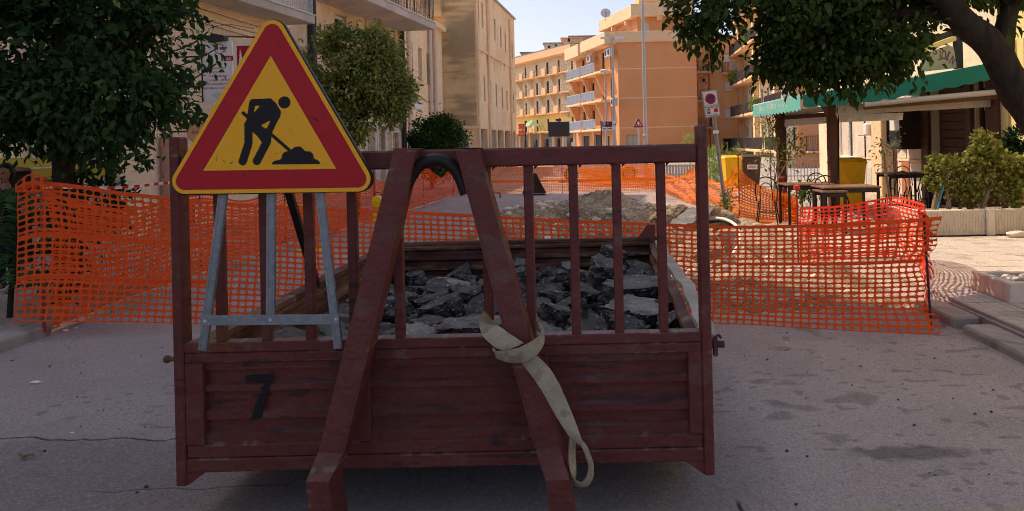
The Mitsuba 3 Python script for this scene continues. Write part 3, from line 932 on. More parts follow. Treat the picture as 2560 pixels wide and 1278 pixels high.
# ------------------------------------------------------------------ the lifting strap
def ribbon(edges, th=.0045, sub=60):
    """A strap through (left px, right px, depth left, depth right) stations."""
    L = spl([P(l[0], l[1], dl) for l, r, dl, dr_ in edges], sub)
    R = spl([P(r[0], r[1], dr_) for l, r, dl, dr_ in edges], sub)
    t = np.gradient((L + R) / 2, axis=0)
    nn = np.cross(t, R - L)
    nn /= np.linalg.norm(nn, axis=1, keepdims=True) + 1e-9
    K = 5
    rows = []
    for i in range(K):
        s = i / (K - 1)
        rows.append(L * (1 - s) + R * s + nn * (.004 * math.sin(s * math.pi)))
    A = np.array(rows)                                   # K x sub x 3
    F = A + nn * th / 2
    B = A - nn * th / 2
    v = np.vstack([F.reshape(-1, 3), B.reshape(-1, 3)])
    o = K * sub
    f = []
    for i in range(K - 1):
        for j in range(sub - 1):
            a = i * sub + j
            f += [[a, a + 1, a + sub + 1], [a, a + sub + 1, a + sub], [o + a, o + a + sub + 1, o + a + 1], [o + a, o + a + sub, o + a + sub + 1]]
    for j in range(sub - 1):
        for i in (0, K - 1):
            a = i * sub + j
            q = [[a, o + a, o + a + 1], [a, o + a + 1, a + 1]]
            f += q if i == 0 else [x[::-1] for x in q]
    m = TM(v, f)
    m.vertices += .0025 * (meshkit.fbm(m.vertices * 28, 3, 2)[:, None] - .5) * [1, 1, 1]
    return m


st = thing('lifting_strap', 'dirty beige webbing sling knotted round the right lifting leg of the skip', 'strap')
part(st, 'knot_loop', ribbon([((1212, 775), (1240, 800), 3.66, 3.70), ((1198, 800), (1232, 812), 3.56, 3.60), ((1206, 838), (1246, 815), 3.45, 3.47), ((1234, 866), (1280, 838), 3.40, 3.42), ((1262, 880), (1310, 858), 3.385, 3.40)]), 'strap', smooth=True)
part(st, 'knot_band', ribbon([((1232, 869), (1238, 882), 3.40, 3.40), ((1238, 878), (1244, 898), 3.375, 3.375), ((1285, 872), (1290, 908), 3.365, 3.365), ((1325, 855), (1334, 893), 3.375, 3.375), ((1352, 832), (1358, 862), 3.42, 3.42), ((1345, 806), (1359, 828), 3.52, 3.50), ((1338, 800), (1350, 806), 3.60, 3.60)]), 'strap', smooth=True)
part(st, 'tail', ribbon([((1290, 892), (1328, 878), 3.40, 3.40), ((1322, 930), (1360, 905), 3.375, 3.375), ((1350, 970), (1390, 945), 3.36, 3.36), ((1372, 1008), (1412, 990), 3.35, 3.35), ((1396, 1050), (1436, 1048), 3.34, 3.34), ((1426, 1095), (1452, 1092), 3.34, 3.34), ((1452, 1115), (1462, 1112), 3.345, 3.345)]), 'strap', smooth=True)
part(st, 'eye', cat([ribbon([((1447, 1104), (1460, 1104), 3.345, 3.345), ((1464, 1138), (1474, 1132), 3.33, 3.35), ((1471, 1166), (1483, 1162), 3.325, 3.35), ((1466, 1192), (1482, 1194), 3.325, 3.35), ((1452, 1206), (1466, 1216), 3.325, 3.35), ((1436, 1196), (1438, 1212), 3.33, 3.36), ((1424, 1172), (1440, 1176), 3.34, 3.37), ((1422, 1130), (1438, 1130), 3.36, 3.39), ((1424, 1092), (1440, 1096), 3.38, 3.40)])]), 'strap', smooth=True)
# ------------------------------------------------------------------ building helpers
def window(fr, parent, a0, a1, b0, b1, pane='glass', frame='white', depth=.14, fw=.06, name='window', label=None, mull=0, sill=True):
    ring = rect(a0, a1, b0, b1).difference(rect(a0 + fw, a1 - fw, b0 + fw * (name != 'door'), b1 - fw))
    for i in range(mull):
        x = a0 + (a1 - a0) * (i + 1) / (mull + 1)
        ring = ring.union(rect(x - fw * .4, x + fw * .4, b0 + .01, b1 - .01))
    k = part(parent, name, fr.ext(ring, -depth - .05, -depth), frame, label)
    part(k, 'pane', fr.bx(a0 + .005, a1 - .005, b0 + .005, b1 - .005, -depth - .09, -depth - .055), pane)
    if sill and name == 'window':
        part(k, 'sill', fr.bx(a0 - .06, a1 + .06, b0 - .05, b0 - .003, -depth + .01, .05), 'slab')
    return k


def railing(fr, a0, a1, b0, b1, c, step=.12, r=.008, m=None, ends=0.0):
    """Upright bars between two rails, as one mesh; ends: depth of the returns to the wall."""
    ms = [fr.bx(a0, a1, b1 - .03, b1, c - .02, c + .02), fr.bx(a0, a1, b0, b0 + .02, c - .012, c + .012)]
    n = max(2, int((a1 - a0) / step))
    ms += [fr.bx(x - r, x + r, b0 + .02, b1 - .03, c - r, c + r) for x in np.linspace(a0 + r, a1 - r, n + 1)]
    if ends:
        for x in (a0, a1):
            ms += [fr.bx(x - .02, x + .02, b1 - .028, b1 - .002, c - ends, c - .022), fr.bx(x - .012, x + .012, b0 + .002, b0 + .018, c - ends, c - .014)]
            ms += [fr.bx(x - r, x + r, b0 + .02, b1 - .03, q - r, q + r) for q in np.arange(c - ends + .06, c - .05, step)]
    return cat(ms)


def shadow_body(fr, a0, a1, top, depth, back=.26):
    """The rest of a building behind its front wall."""
    return fr.bx(a0, a1, 0, top, -depth, -back)


# ------------------------------------------------------------------ left side: the house with the shop boards
dA = np.array([.13, 1.0, 0])
frA = Fr((-10.6, 0, .0), dA)
hA = thing('cream_house', 'cream house behind the left tree with balcony and shop boards', 'building')
a_end = 21.3
wins = []
hx = lambda fr, x0, y0, x1, y1: (fr.hit(x0, y0)[0], fr.hit(x1, y1)[0], fr.hit((x0 + x1) / 2, y1)[1], fr.hit((x0 + x1) / 2, y0)[1])
wA = hx(frA, 743, 66, 769, 116)
gA = (frA.hit(215, 400)[0], frA.hit(300, 400)[0], .1, 2.35)
vA = (frA.hit(0, 400)[0], frA.hit(128, 400)[0], .1, 1.45)
uA = (frA.hit(84, 390)[0], frA.hit(120, 390)[0], 1.78, 2.5)
part(hA, 'wall', wall(frA, -9, a_end, 0, 14.2, [wA, gA, vA, uA]), 'cream')
part(hA, 'upper_storey', frA.bx(-9, 13.6, 14.2, 20.5, -8, 0), 'cream')  # unseen block above the house, added to shade the near street
part(hA, 'body', shadow_body(frA, -9, a_end, 14.2, 8, .6), 'cream')
window(frA, hA, *wA, frame='white', label='window with white frame under the balcony')
part(hA, 'shutter_box', frA.bx(wA[0], wA[1], wA[3] - .28, wA[3], -.13, -.03), 'brick_orange', label='red roller shutter box')
s = part(hA, 'roller_shutter', frA.bx(gA[0], gA[1], gA[2], gA[3], -.22, -.16), 'shutter_grey', label='grey roller shutter of the closed shop')
for z in np.arange(.25, 2.3, .16):
    part(s, 'slat', frA.rbx(gA[0] + .02, gA[1] - .02, z, z + .145, -.158, -.14, .006), 'shutter_grey')
part(hA, 'shop_interior', frA.bx(vA[0], vA[1], vA[2], vA[3], -.24, -.2), 'black')
window(frA, hA, *uA, pane='darkgrey', frame='grey')
for (x, y, hgt, c) in ((560, 29, .16, .12), (560, 62, .08, .06), (600, 44, .05, .035)):
    b = frA.hit(x, y)[1]
    part(hA, 'string_course', frA.rbx(2, a_end - .02, b, b + hgt, .002, c, .01), 'cream')
bz = frA.hit(698, 64)[1]
ae = frA.hit(698, 64)[0]
bal = part(hA, 'balcony', frA.rbx(7, ae, bz, bz + .2, .003, .98, .01), 'slab', label='concrete balcony slab over the shop')
part(bal, 'edge_strip', frA.bx(7, ae + .02, bz + .202, bz + .23, .003, 1.01), 'offwhite')
part(bal, 'railing', railing(frA, 7.1, ae - .04, bz + .24, bz + 1.25, .93, .11, .012, ends=.85), 'lightgrey', label='white barred railing')
for (px, r, z1, m, nm) in ((403, .11, 2.0, 'drain', 'pinkish brown drainpipe on the cream wall'), (76, .055, 6, 'lightgrey', 'white drainpipe beside the yellow awning')):
    a = frA.hit(px, 430)[0]
    k = part(hA, 'drainpipe', cyl(frA.at(a, .1, r + .02), frA.at(a, z1, r + .02), r, 14), m, label=nm, smooth=40)
    part(k, 'collar', cyl(frA.at(a, z1 - .2, r + .02), frA.at(a, z1 - .12, r + .02), r + .015, 14), m)
a, b = frA.hit(500, 511)
part(hA, 'number_plate', cat([frA.bx(a - .11, a + .11, b - .07, b + .07, .002, .012)]), 'white', label='white house number plate 5')
part(hA, 'number_figure', frA.text('5', .09, a, b - .045, .014, bold=True), 'blue')
part(hA, 'meter_box', frA.rbx(a - 1.0, a - .25, b - .35, b + .1, .002, .05, .01), 'darkgrey')
# cables along the wall
for y0 in (38, 70):
    b = frA.hit(560, y0)[1]
    part(hA, 'cable', tube([frA.at(4 + i, b - .03 * math.sin(i * 1.3) - .05, .08 - .03 * (y0 > 50)) for i in np.arange(0, 17, .6)], .008, 5), 'blackmetal')

# yellow shop awning at the left edge
aw = thing('yellow_awning', 'yellow shop awning with scalloped valance at the left edge behind the tree', 'awning')
b1, b0 = 1.66, 1.50
part(aw, 'cloth', frA.to(TM([[vA[0] - .5, 1.66, .02], [vA[1] + .1, 1.66, .02], [vA[1] + .1, b0, 1.0], [vA[0] - .5, b0, 1.0], [vA[1] + .1, b0, .02], [vA[0] - .5, b0, .02]], [[0, 1, 2], [0, 2, 3], [1, 4, 2]])), 'yellowawning')
sc = [(vA[0] - .5, b0)] + [(x, b0 - .15 - .05 * abs(math.sin((x) * 14))) for x in np.linspace(vA[0] - .5, vA[1] + .1, 60)] + [(vA[1] + .1, b0)]
part(aw, 'valance', frA.ext(Polygon(sc), .998, 1.006), 'yellowawning')
part(aw, 'frame_tube', cyl(frA.at(vA[0] - .5, b0, .985), frA.at(vA[1] + .1, b0, .985), .014, 8), 'silver')

# shop boards standing out from the wall
hb = thing('hardware_sign', 'white hardware shop board with red lettering and arrow left of the triangular sign', 'shop sign')
YB = 15.5
fb_ = Fr((0, YB, 0), (1, 0, 0))


def bxy(px, py, Y):
    q = P(px, py, Y)
    return q[0], q[2]


(x0, z1), (x1, z0) = bxy(506, 103, YB), bxy(583, 254, YB)
part(hb, 'board', fb_.rbx(x0, x1, z0, z1, -.05, 0, .006), 'white')
for txt, y, x, w in (('CASALINGHI', 180, 543, 38), ('FERRAMENTA', 190, 545, 46), ('COLORI E VERNICI', 200, 547, 66), ('DUPLICAZIONE CHIAVI', 210, 546, 70), ('MATERIALE ELETTRICO', 220, 546, 74), ('BRICOLAGE', 170, 545, 40)):
    q = bxy(x, y + 3, YB)
    part(hb, 'lettering', fb_.text(txt, .042, q[0], q[1], .001, width=w * YB / FPX), 'signpurple')
q0, q1 = bxy(553, 140, YB), bxy(583, 152, YB)
part(hb, 'red_label', fb_.bx(q0[0], q1[0], q1[1], q0[1], .001, .003), 'signpurple')
part(hb, 'label_lettering', fb_.text('MAX', .05, (q0[0] + q1[0]) / 2, q1[1] + .015, .0035, bold=True, width=.15), 'white')
rg = bxy(549, 122, YB)
part(hb, 'ring_emblem', fb_.ext(Point(*rg).buffer(.10).difference(Point(*rg).buffer(.085)).union(rect(rg[0], rg[0] + .14, rg[1] - .02, rg[1] + .035)), .001, .004), 'violet')
ar = [bxy(x, y, YB) for x, y in ((528, 238), (546, 227), (546, 233), (566, 233), (566, 242), (546, 242), (546, 249))]
part(hb, 'arrow', fb_.ext(Polygon(ar), .001, .004), 'signgreen')
part(hb, 'bracket', cat([cyl((x0 - .5, YB - .02, z1 - .3), (x0, YB - .02, z1 - .3), .015, 8), cyl((x0 - .5, YB - .02, z0 + .3), (x0, YB - .02, z0 + .3), .015, 8), bx(x0 - .02, x0, YB - .03, YB - .01, z0, z1)]), 'blackmetal')
fl = thing('floodlight', 'dark box floodlight above the white hardware board', 'floodlight')
q = P(540, 95, YB - .1)
part(fl, 'housing', hexa([q + [-.16, 0, -.08], q + [.17, 0, -.05], q + [.16, .2, -.05], q + [-.14, .2, -.08]], [q + [-.1, 0, .10], q + [.14, 0, .05], q + [.14, .2, .06], q + [-.1, .2, .1]]), 'darkgrey')
part(fl, 'cable', tube(spl([q + [-.1, .1, .08], q + [-.2, .15, .2], q + [.1, .3, .3], q + [.5, .6, .25]], 20), .006, 5), 'blackmetal')
mb = thing('logo_sign', 'white board with a red M beside the hardware board', 'shop sign')
YM = 17.2
fm = Fr((0, YM, 0), (1, 0, 0))
(x0, z1), (x1, z0) = bxy(586, 108, YM), bxy(655, 205, YM)
part(mb, 'board', fm.rbx(x0, x1, z0, z1, -.05, 0, .006), 'white')
part(mb, 'red_panel', fm.bx(x0 + .05, x1 - .03, z0 + .12, z1 - .06, .001, .003), 'signred')
part(mb, 'letter', fm.ext(Polygon([(x0 + .06, z0 + .1), (x0 + .12, z1 - .12), (x0 + .2, z0 + .35), (x0 + .29, z1 - .1), (x0 + .38, z0 + .1), (x0 + .3, z0 + .1), (x0 + .28, z0 + .4), (x0 + .2, z0 + .15), (x0 + .13, z0 + .38), (x0 + .11, z0 + .1)]), .004, .006), 'white')
p0, p1 = P(536, 90, 16.4), P(660, 94, 16.4)
part(mb, 'arm', cat([bar(p0, p1, .03, .03), bar(p0 + [0, 0, .28], p1 + [.2, 0, -.02], .012, .012), cyl(p0, p0 + [-.4, 0, 0], .015, 6)]), 'rust')
pq = thing('round_plaque', 'round orange shop plaque on the cream house left of the triangular sign', 'shop sign')
YP = 15.8
q = P(498, 328, YP)
fp = Fr(q, (1, 0, 0))
part(pq, 'disc', fp.ext(Point(0, 0).buffer(.24, 24), -.04, 0), 'plaque')
part(pq, 'rim', fp.ext(Point(0, 0).buffer(.25, 24).difference(Point(0, 0).buffer(.235, 24)), -.045, .004), 'terracotta')
part(pq, 'lettering', fp.text('velo', .065, .0, -.05, .002, width=.25), 'blue')
part(pq, 'tick_mark', fp.ext(LineString([(-.15, -.01), (-.135, -.04), (-.115, .03)]).buffer(.006), .002, .004), 'red')
part(pq, 'bracket', cyl(q + [-.6, .02, 0], q + [-.19, .02, 0], .015, 8), 'blackmetal')

# ------------------------------------------------------------------ the weathered house next to it
hB = thing('weathered_house', 'weathered brown plaster house with concrete balcony behind the round tree', 'building')
a0, a1 = a_end + .003, 29.6
wB = [hx(frA, 836, 38, 867, 84), hx(frA, 911, 76, 935, 104), hx(frA, 955, 87, 963, 115), hx(frA, 967, 108, 988, 128)]
dB = [(frA.hit(915, 360)[0], frA.hit(936, 360)[0], .1, 2.35), (frA.hit(945, 360)[0], frA.hit(962, 360)[0], .1, 2.4), (frA.hit(980, 360)[0], frA.hit(996, 360)[0], .1, 2.2)]
part(hB, 'wall', wall(frA, a0, a1, 0, 12.6, wB + dB), 'mottled')
part(hB, 'body', cat([shadow_body(frA, a0, a1, 12.6, 7, .6), frA.bx(a1 - .02, a1, 0, 12.6, -.6, -.26)]), 'mottled')
for i, w in enumerate(wB):
    window(frA, hB, *w, pane='darkgrey', frame=('lightgrey', 'grey', 'doorbrown', 'lightgrey')[i])
part(hB, 'roller_blind', frA.bx(wB[0][0] + .03, wB[0][1] - .03, wB[0][2] + .45, wB[0][3] - .03, -.135, -.11), 'offwhite')
for i, w in enumerate(dB):
    window(frA, hB, *w, pane=('signgreen', 'lightgrey', 'concrete')[i], frame='offwhite', name='door')
    part(hB, 'door_surround', frA.ext(rect(w[0] - .12, w[1] + .12, w[2], w[3] + .14).difference(rect(w[0], w[1], w[2] - .1, w[3])), .002, .04), 'offwhite')
bz = frA.hit(998, 79)[1]
ae = frA.hit(998, 79)[0]
bal = part(hB, 'balcony', frA.rbx(23, ae, bz, bz + .24, .003, 1.38, .01), 'slab', label='grey concrete balcony slab with stained underside')
part(bal, 'edge_strip', frA.bx(23, ae + .02, bz + .242, bz + .28, .003, 1.42), 'offwhite')
part(bal, 'railing', railing(frA, 23.1, ae - .04, bz + .29, bz + 1.4, 1.33, .14, .011, ends=1.2), 'railbar', label='dark barred railing')
a = frA.hit(775, 200)[0]
part(hB, 'drainpipe', frA.rbx(a - .11, a + .11, .1, 12.4, .005, .18, .02), 'darkgrey', label='dark square drainpipe between the two houses')
a = frA.hit(1004, 300)[0]
part(hB, 'drainpipe', cyl(frA.at(a, .1, .1), frA.at(a, 6, .1), .08, 12), 'darkgrey', smooth=40)

# ------------------------------------------------------------------ the set-back ochre house
frC = Fr((-8.75, 31.5, 0), (.05, 1, 0))
hC = thing('ochre_house', 'set-back ochre house with pale drainpipes left of the stained building', 'building')
wC = [hx(frC, 1024, 104, 1033, 188), hx(frC, 1045, 120, 1056, 200), hx(frC, 1066, 134, 1072, 209), hx(frC, 1075, 140, 1080, 213), hx(frC, 1086.5, 150, 1090, 218)]
dC = [(frC.hit(1027, 300)[0], frC.hit(1036, 300)[0], .1, 2.75), (frC.hit(1050, 300)[0], frC.hit(1060, 300)[0], .1, 2.7)]
part(hC, 'wall', wall(frC, -1.2, 13.4, 0, 8.2, wC + dC), 'ochre')
part(hC, 'body', shadow_body(frC, -1.2, 13.4, 8.2, 6, .6), 'ochre')
for w in wC:
    window(frC, hC, *w, pane='shutter_grey', frame='doorbrown', depth=.2)
for w in dC:
    window(frC, hC, *w, pane='black', frame='offwhite', name='door')
q0, q1 = frC.hit(1034, 251), frC.hit(1056, 280)
part(hC, 'blank_signboard', frC.rbx(q0[0], q1[0], q1[1] + .1, q0[1] - .15, .003, .06, .01), 'white', label='white blank signboard over the door')
for px in (1019, 1071, 1083):
    a = frC.hit(px, 200)[0]
    k = part(hC, 'drainpipe', cyl(frC.at(a, .1, .13), frC.at(a, 8.1, .13), .10, 10), 'downpipe', smooth=40)
    part(k, 'collar', cyl(frC.at(a, 3.6, .13), frC.at(a, 3.75, .13), .125, 10), 'downpipe')
part(hC, 'cornice', frC.rbx(-1.2, 13.3, 8.05, 8.3, .003, .3, .02), 'ochre')
part(hC, 'cable', tube([frC.at(x, 4.1 - .12 * math.sin((x % 2.2) / 2.2 * math.pi), .05) for x in np.arange(-1, 13, .27)], .018, 5), 'railbar')

# ------------------------------------------------------------------ the stained building with the arcade
frD = Fr((-6.2, 45, 0), (.065, 1, 0))
frDf = Fr((-8.72, 45, 0), (1, 0, 0))
hD = thing('arcade_building', 'tall ochre building with a black-stained end wall and arcade along the street', 'building')
aD = frD.hit(1289.5, 250)[0]
wD = []
for x, y0, y1 in ((1195.4, 0, 55), (1206, 8, 70), (1222, 27, 87), (1237, 47, 102), (1252, 67, 118), (1263.5, 82, 130), (1280.5, 104, 147)):
    wD.append(hx(frD, x - 1.9 * (1 + (1290 - x) / 200), y0, x + 1.9 * (1 + (1290 - x) / 200), y1))
for x, y0, y1 in ((1198.6, 182, 248), (1211.7, 190, 252), (1226.3, 200, 261), (1241, 210, 266), (1256, 219, 271), (1267.5, 227, 276), (1284.3, 237, 282)):
    wD.append(hx(frD, x - 1.8 * (1 + (1290 - x) / 200), y0, x + 1.8 * (1 + (1290 - x) / 200), y1))
gD = [(frD.hit(x0, 330)[0], frD.hit(x1, 330)[0], .02, 2.62) for x0, x1 in ((1196, 1219), (1225.5, 1241), (1244.5, 1259), (1262, 1276), (1280, 1289))]
part(hD, 'street_wall', wall(frD, .02, aD, 0, 10.9, wD + gD, .3), 'ochre')
part(hD, 'body', cat([frD.bx(.3, aD, 2.9, 10.9, -6, -.32), frD.bx(.3, aD, 0, 2.9, -6, -2.2), frD.bx(aD - .02, aD, 0, 10.9, -6, -.3)]), 'ochre')
for w in wD:
    window(frD, hD, *w, pane='shutter_grey', frame='doorbrown', depth=.16, sill=False)
for i, w in enumerate(gD):
    part(hD, 'arcade_shutter', frD.bx(w[0] - .3, w[1] + .3, 0, 2.9, -2.15, -2.05), 'lightgrey', label='pale grey closed front inside the arcade' if i == 0 else None)
part(hD, 'arcade_floor', frD.bx(.3, aD - .03, 0, .03, -2.0, -.31), 'concrete')
part(hD, 'end_wall', wall(frDf, 0, 2.50, 2.62, 10.9, [], .3), 'stained', label='end wall stained black with damp')
part(hD, 'end_wall_base', wall(frDf, 0, 2.50, 0, 2.6, [(frDf.hit(1143, 340)[0] - .3, frDf.hit(1170, 340)[0], .1, 2.25)], .3), 'ochre')
w = (frDf.hit(1143, 340)[0] - .3, frDf.hit(1170, 340)[0], .1, 2.25)
window(frDf, hD, *w, pane='shutter_grey', frame='grey', name='door')
part(hD, 'ledge', frDf.rbx(-.1, 2.62, 2.60, 2.78, .003, .14, .02), 'ochre')
part(hD, 'bay', frDf.rbx(-.35, .7, 8.9, 10.8, .003, .45, .02), 'stained')
b = frD.hit(1232, 143)[1]
part(hD, 'string_course', frD.rbx(.1, aD - 1.2, b - .06, b + .06, .003, .10, .01), 'ochre', label='narrow ledge with black drip stains')
part(hD, 'drip_stain', cat([frD.ext(Polygon([(x, b - .061), (x + .35, b - .061), (x + .2, b - .061 - h)]), .0015, .003) for x, h in ((.5, .5), (1.6, .3), (3.1, .65), (4.6, .4), (5.5, .8), (6.7, .5), (7.8, .6), (9.3, .45))]), 'stained')
for px in (1191, 1219, 1274):
    a = max(.1, frD.hit(px, 200)[0])
    part(hD, 'drainpipe', cyl(frD.at(a, .1, .10), frD.at(a, 10.6, .10), .075, 8), 'ochre', smooth=40)
part(hD, 'roof_edge', frD.rbx(-.1, aD + .1, 10.9, 11.02, -6, .14, .02), 'slab')
# ------------------------------------------------------------------ the far yellow block of flats
eL, eR = np.array([-13.3, 140.0, 0]), np.array([-1.2, 118.0, 0])
frE = Fr(eL, eR - eL)
lenE = float(np.linalg.norm(eR - eL))
hE = thing('yellow_flats', 'far pale yellow block of flats with rows of peach balcony boxes', 'building')
rows = [frE.hit(1380, y)[1] for y in (188, 235.5, 283)]
low = frE.hit(1334, 331)[1]
top = frE.hit(1400, 140)[1]
par = frE.hit(1400, 121)[1]
dpx = [(1288.5, 4), (1315, 5), (1343, 7), (1370, 8), (1398.5, 6), (1431.5, 5.5)]
holes = []
for r in rows:
    for x, w in dpx:
        a = frE.hit(x, 250)[0]
        ww = w / 2000 * 130 * 1.7
        holes.append((a - ww / 2, a + ww / 2, r + .02, r + 2.15))
for x, w in dpx:
    a = frE.hit(x, 300)[0]
    holes.append((a - .35, a + .35, low + .05, low + 2.0))
part(hE, 'wall', wall(frE, -14, lenE, rows[2] - .15, top + .2, [h for h in holes if h[2] > rows[2] - .1]), 'palewall')
part(hE, 'lower_wall', wall(frE, -14, lenE, low - .3, rows[2] - .153, [h for h in holes if h[2] < rows[2] - .1]), 'yellowwall', label='bright yellow lower storey')
part(hE, 'body', frE.bx(-14, lenE, 3.2, par - .3, -10, -.3), 'palewall')
for h in holes:
    window(frE, hE, *h, pane='doorbrown', frame='doorbrown', depth=.12, name='door', sill=False)
for z in rows:
    part(hE, 'balcony_slab', frE.bx(-10, lenE - .6, z - .14, z, .003, 1.3), 'peach')
    part(hE, 'railing', railing(frE, -10, lenE - .7, z + .1, z + 1.0, 1.15, .8, .010), 'railbar')
    for x, w in ((1298, 14), (1322.5, 14), (1350.5, 15), (1380, 15), (1410, 16)):
        a = frE.hit(x, 250)[0]
        part(hE, 'balcony_box', frE.rbx(a - w / 2 * .098, a + w / 2 * .098, z - .2, z + .95, 1.17, 1.5, .03), 'peach')
for z in rows[:2]:
    for x in (1305, 1332, 1360, 1389, 1420):
        a = frE.hit(x, 250)[0]
        f = [frE.at(a, z - .14, 1.25), frE.at(a, z - .14, .0), frE.at(a + .0, z - 2.0, .0)]
        part(hE, 'fin', hexa([f[0], f[1], f[2], f[2] + frE.n * .03], [q + frE.r * .14 for q in (f[0], f[1], f[2], f[2] + frE.n * .03)]), 'palewall')
part(hE, 'parapet', frE.rbx(-14, lenE + .2, top, par, -.4, 1.4, .03), 'peach', label='deep peach roof parapet')
part(hE, 'roof_edge', frE.bx(-14, lenE + .25, par + .002, par + .1, -.45, 1.45), 'roofgrey')
part(hE, 'first_floor_slab', frE.bx(-10, lenE, low - .16, low, .003, 2.0), 'peach')
for x in (1334, 1365):
    a = frE.hit(x, 320)[0]
    part(hE, 'balcony_box', frE.rbx(a - .5, a + .5, low - .2, low + .95, 2.01, 2.3, .03), 'peach')
part(hE, 'shop_recess', frE.bx(-14, lenE, 0, low - .3, -1.9, -1.6), 'shutter_grey')
for x in (1303, 1328, 1355, 1388, 1412, 1440):
    a = frE.hit(x, 340)[0]
    part(hE, 'pillar', frE.rbx(a - .32, a + .32, 0, low - .17, -.2, .35, .02), 'peach')
for x, w in ((1293, .6), (1316, .9), (1338, .5), (1346, .5), (1370, 1.1), (1400, 1.1), (1427, 1.3)):
    a = frE.hit(x, 350)[0]
    part(hE, 'shop_window', frE.bx(a - w, a + w, .1, 2.4, -1.59, -1.55), 'glass')
for x, y in ((1421, 287), (1436, 360)):
    a, b = frE.hit(x, y)
    part(hE, 'cooling_unit', frE.rbx(a - .4, a + .4, b - .3, b + .3, .01, .35, .03), 'lightgrey')
q = frE.at(frE.hit(1351, 315)[0], 0, 3.2)
cn = thing('green_canopy', 'pale green tent canopy on the terrace of the yellow flats', 'canopy')
ca, cb = frE.hit(1351, 318)
c0 = [(-1.6, -.5), (1.6, -.5), (1.6, 1.6), (-1.6, 1.6)]
pts = [frE.at(ca + x, cb + .1, 1.2 + y) for x, y in c0]
apx = [frE.at(ca - .5, cb + 1.1, 1.5), frE.at(ca + .5, cb + 1.1, 1.5)]
part(cn, 'cloth', TM(np.array(pts + apx), [[0, 1, 5], [0, 5, 4], [1, 2, 5], [2, 3, 4], [2, 4, 5], [3, 0, 4]]), 'canopy')
part(cn, 'fringe', cat([cyl(pts[i], pts[(i + 1) % 4], .05, 6) for i in range(4)] + [cyl(p_, p_ - [0, 0, 2.0], .03, 6) for p_ in pts]), 'greencloth')
# houses up the slope behind
def house(label, x0, x1, Y, ytop, dep, m, roof, wins=()):
    k = thing('hillside_house', label, 'house')
    A, B = P(x0, ytop, Y), P(x1, ytop, Y)
    z = (A[2] + B[2]) / 2
    fr = Fr((A[0], Y, 0), (1, 0, 0))
    w = B[0] - A[0]
    part(k, 'wall', fr.bx(0, w, 0, z - .05, -dep, 0), m)
    part(k, 'roof', hexa([fr.at(-.4, z - .04, .4), fr.at(w + .4, z - .04, .4), fr.at(w + .4, z - .04, -dep), fr.at(-.4, z - .04, -dep)], [fr.at(-.4, z + .1, .4), fr.at(w + .4, z + .1, .4), fr.at(w + .2, z + .9, -dep * .7), fr.at(-.2, z + .9, -dep * .7)]), roof)
    for px, py in wins:
        a, b = fr.hit(px, py)
        j = part(k, 'window', fr.ext(rect(a - .4, a + .4, b - .55, b + .55).difference(rect(a - .3, a + .3, b - .45, b + .45)), .003, .05), 'white')
        part(j, 'pane', fr.bx(a - .3, a + .3, b - .45, b + .45, .002, .02), 'darkgrey')
    return k


house('cream hillside house with two windows above the roof of the yellow flats', 1361, 1404, 175, 108, 8, 'palewall', 'roofgrey', ((1373, 119), (1390, 116)))
house('pinkish hillside house with flat roof, left of the satellite dish', 1405, 1457, 185, 95, 10, 'peach', 'brick_orange', ((1422, 100),))
house('highest grey-roofed hillside house behind the orange building', 1424, 1500, 200, 90, 10, 'slab', 'roofgrey')
house('low grey gable roof just right of the arcade building', 1303, 1352, 190, 131, 12, 'roofgrey', 'roofgrey')

# ------------------------------------------------------------------ the orange building
X0, X1, YF = 3.24, 11.3, 82.0
frF = Fr((X0, YF, 0), (1, 0, 0))
dl = np.array([.31, -1.0, 0])
frFl = Fr(np.array([X0, YF, 0]) - dl / np.linalg.norm(dl) * 15.6, dl)        # left face, running towards the camera
LF = 15.6
WF = X1 - X0
hF = thing('orange_building', 'big orange block with blank end wall and beige parapets', 'building')
fl_z = [3.1, 6.15, 9.15]
g = frF.hit(1566, 337) + frF.hit(1599, 364)
gw = (g[0], g[2], .1, g[1])
part(hF, 'end_wall', wall(frF, 0, WF, 0, 11.85, [gw]), 'orange', label='blank orange end wall')
for z in fl_z:
    part(hF, 'white_line', frF.bx(-.012, WF + .01, z - .05, z + .05, .002, .014), 'beige')
k = window(frF, hF, *gw, pane='shutter_grey', frame='grey', name='garage_door', mull=1)
dw = []
for z in fl_z:
    for t, w in ((3.0, 1.0), (6.6, .9), (10.4, .9), (13.2, .7)):
        dw.append((t, t + w, z + .03, z + 2.2))
gd = [(2.4, 5.2, .05, 2.5), (7.0, 9.5, .05, 2.6), (11.0, 12.4, .05, 2.4)]
part(hF, 'side_wall', wall(frFl, 0, LF, 0, 11.85, dw + gd), 'orange')
part(hF, 'body', cat([frF.bx(.3, WF, 0, 11.85, -13, -.3)]), 'orange')
for h in dw:
    window(frFl, hF, *h, pane='doorbrown', frame='doorbrown', name='door', sill=False)
for h in gd:
    window(frFl, hF, *h, pane='darkgrey', frame='offwhite', name='door', sill=False)
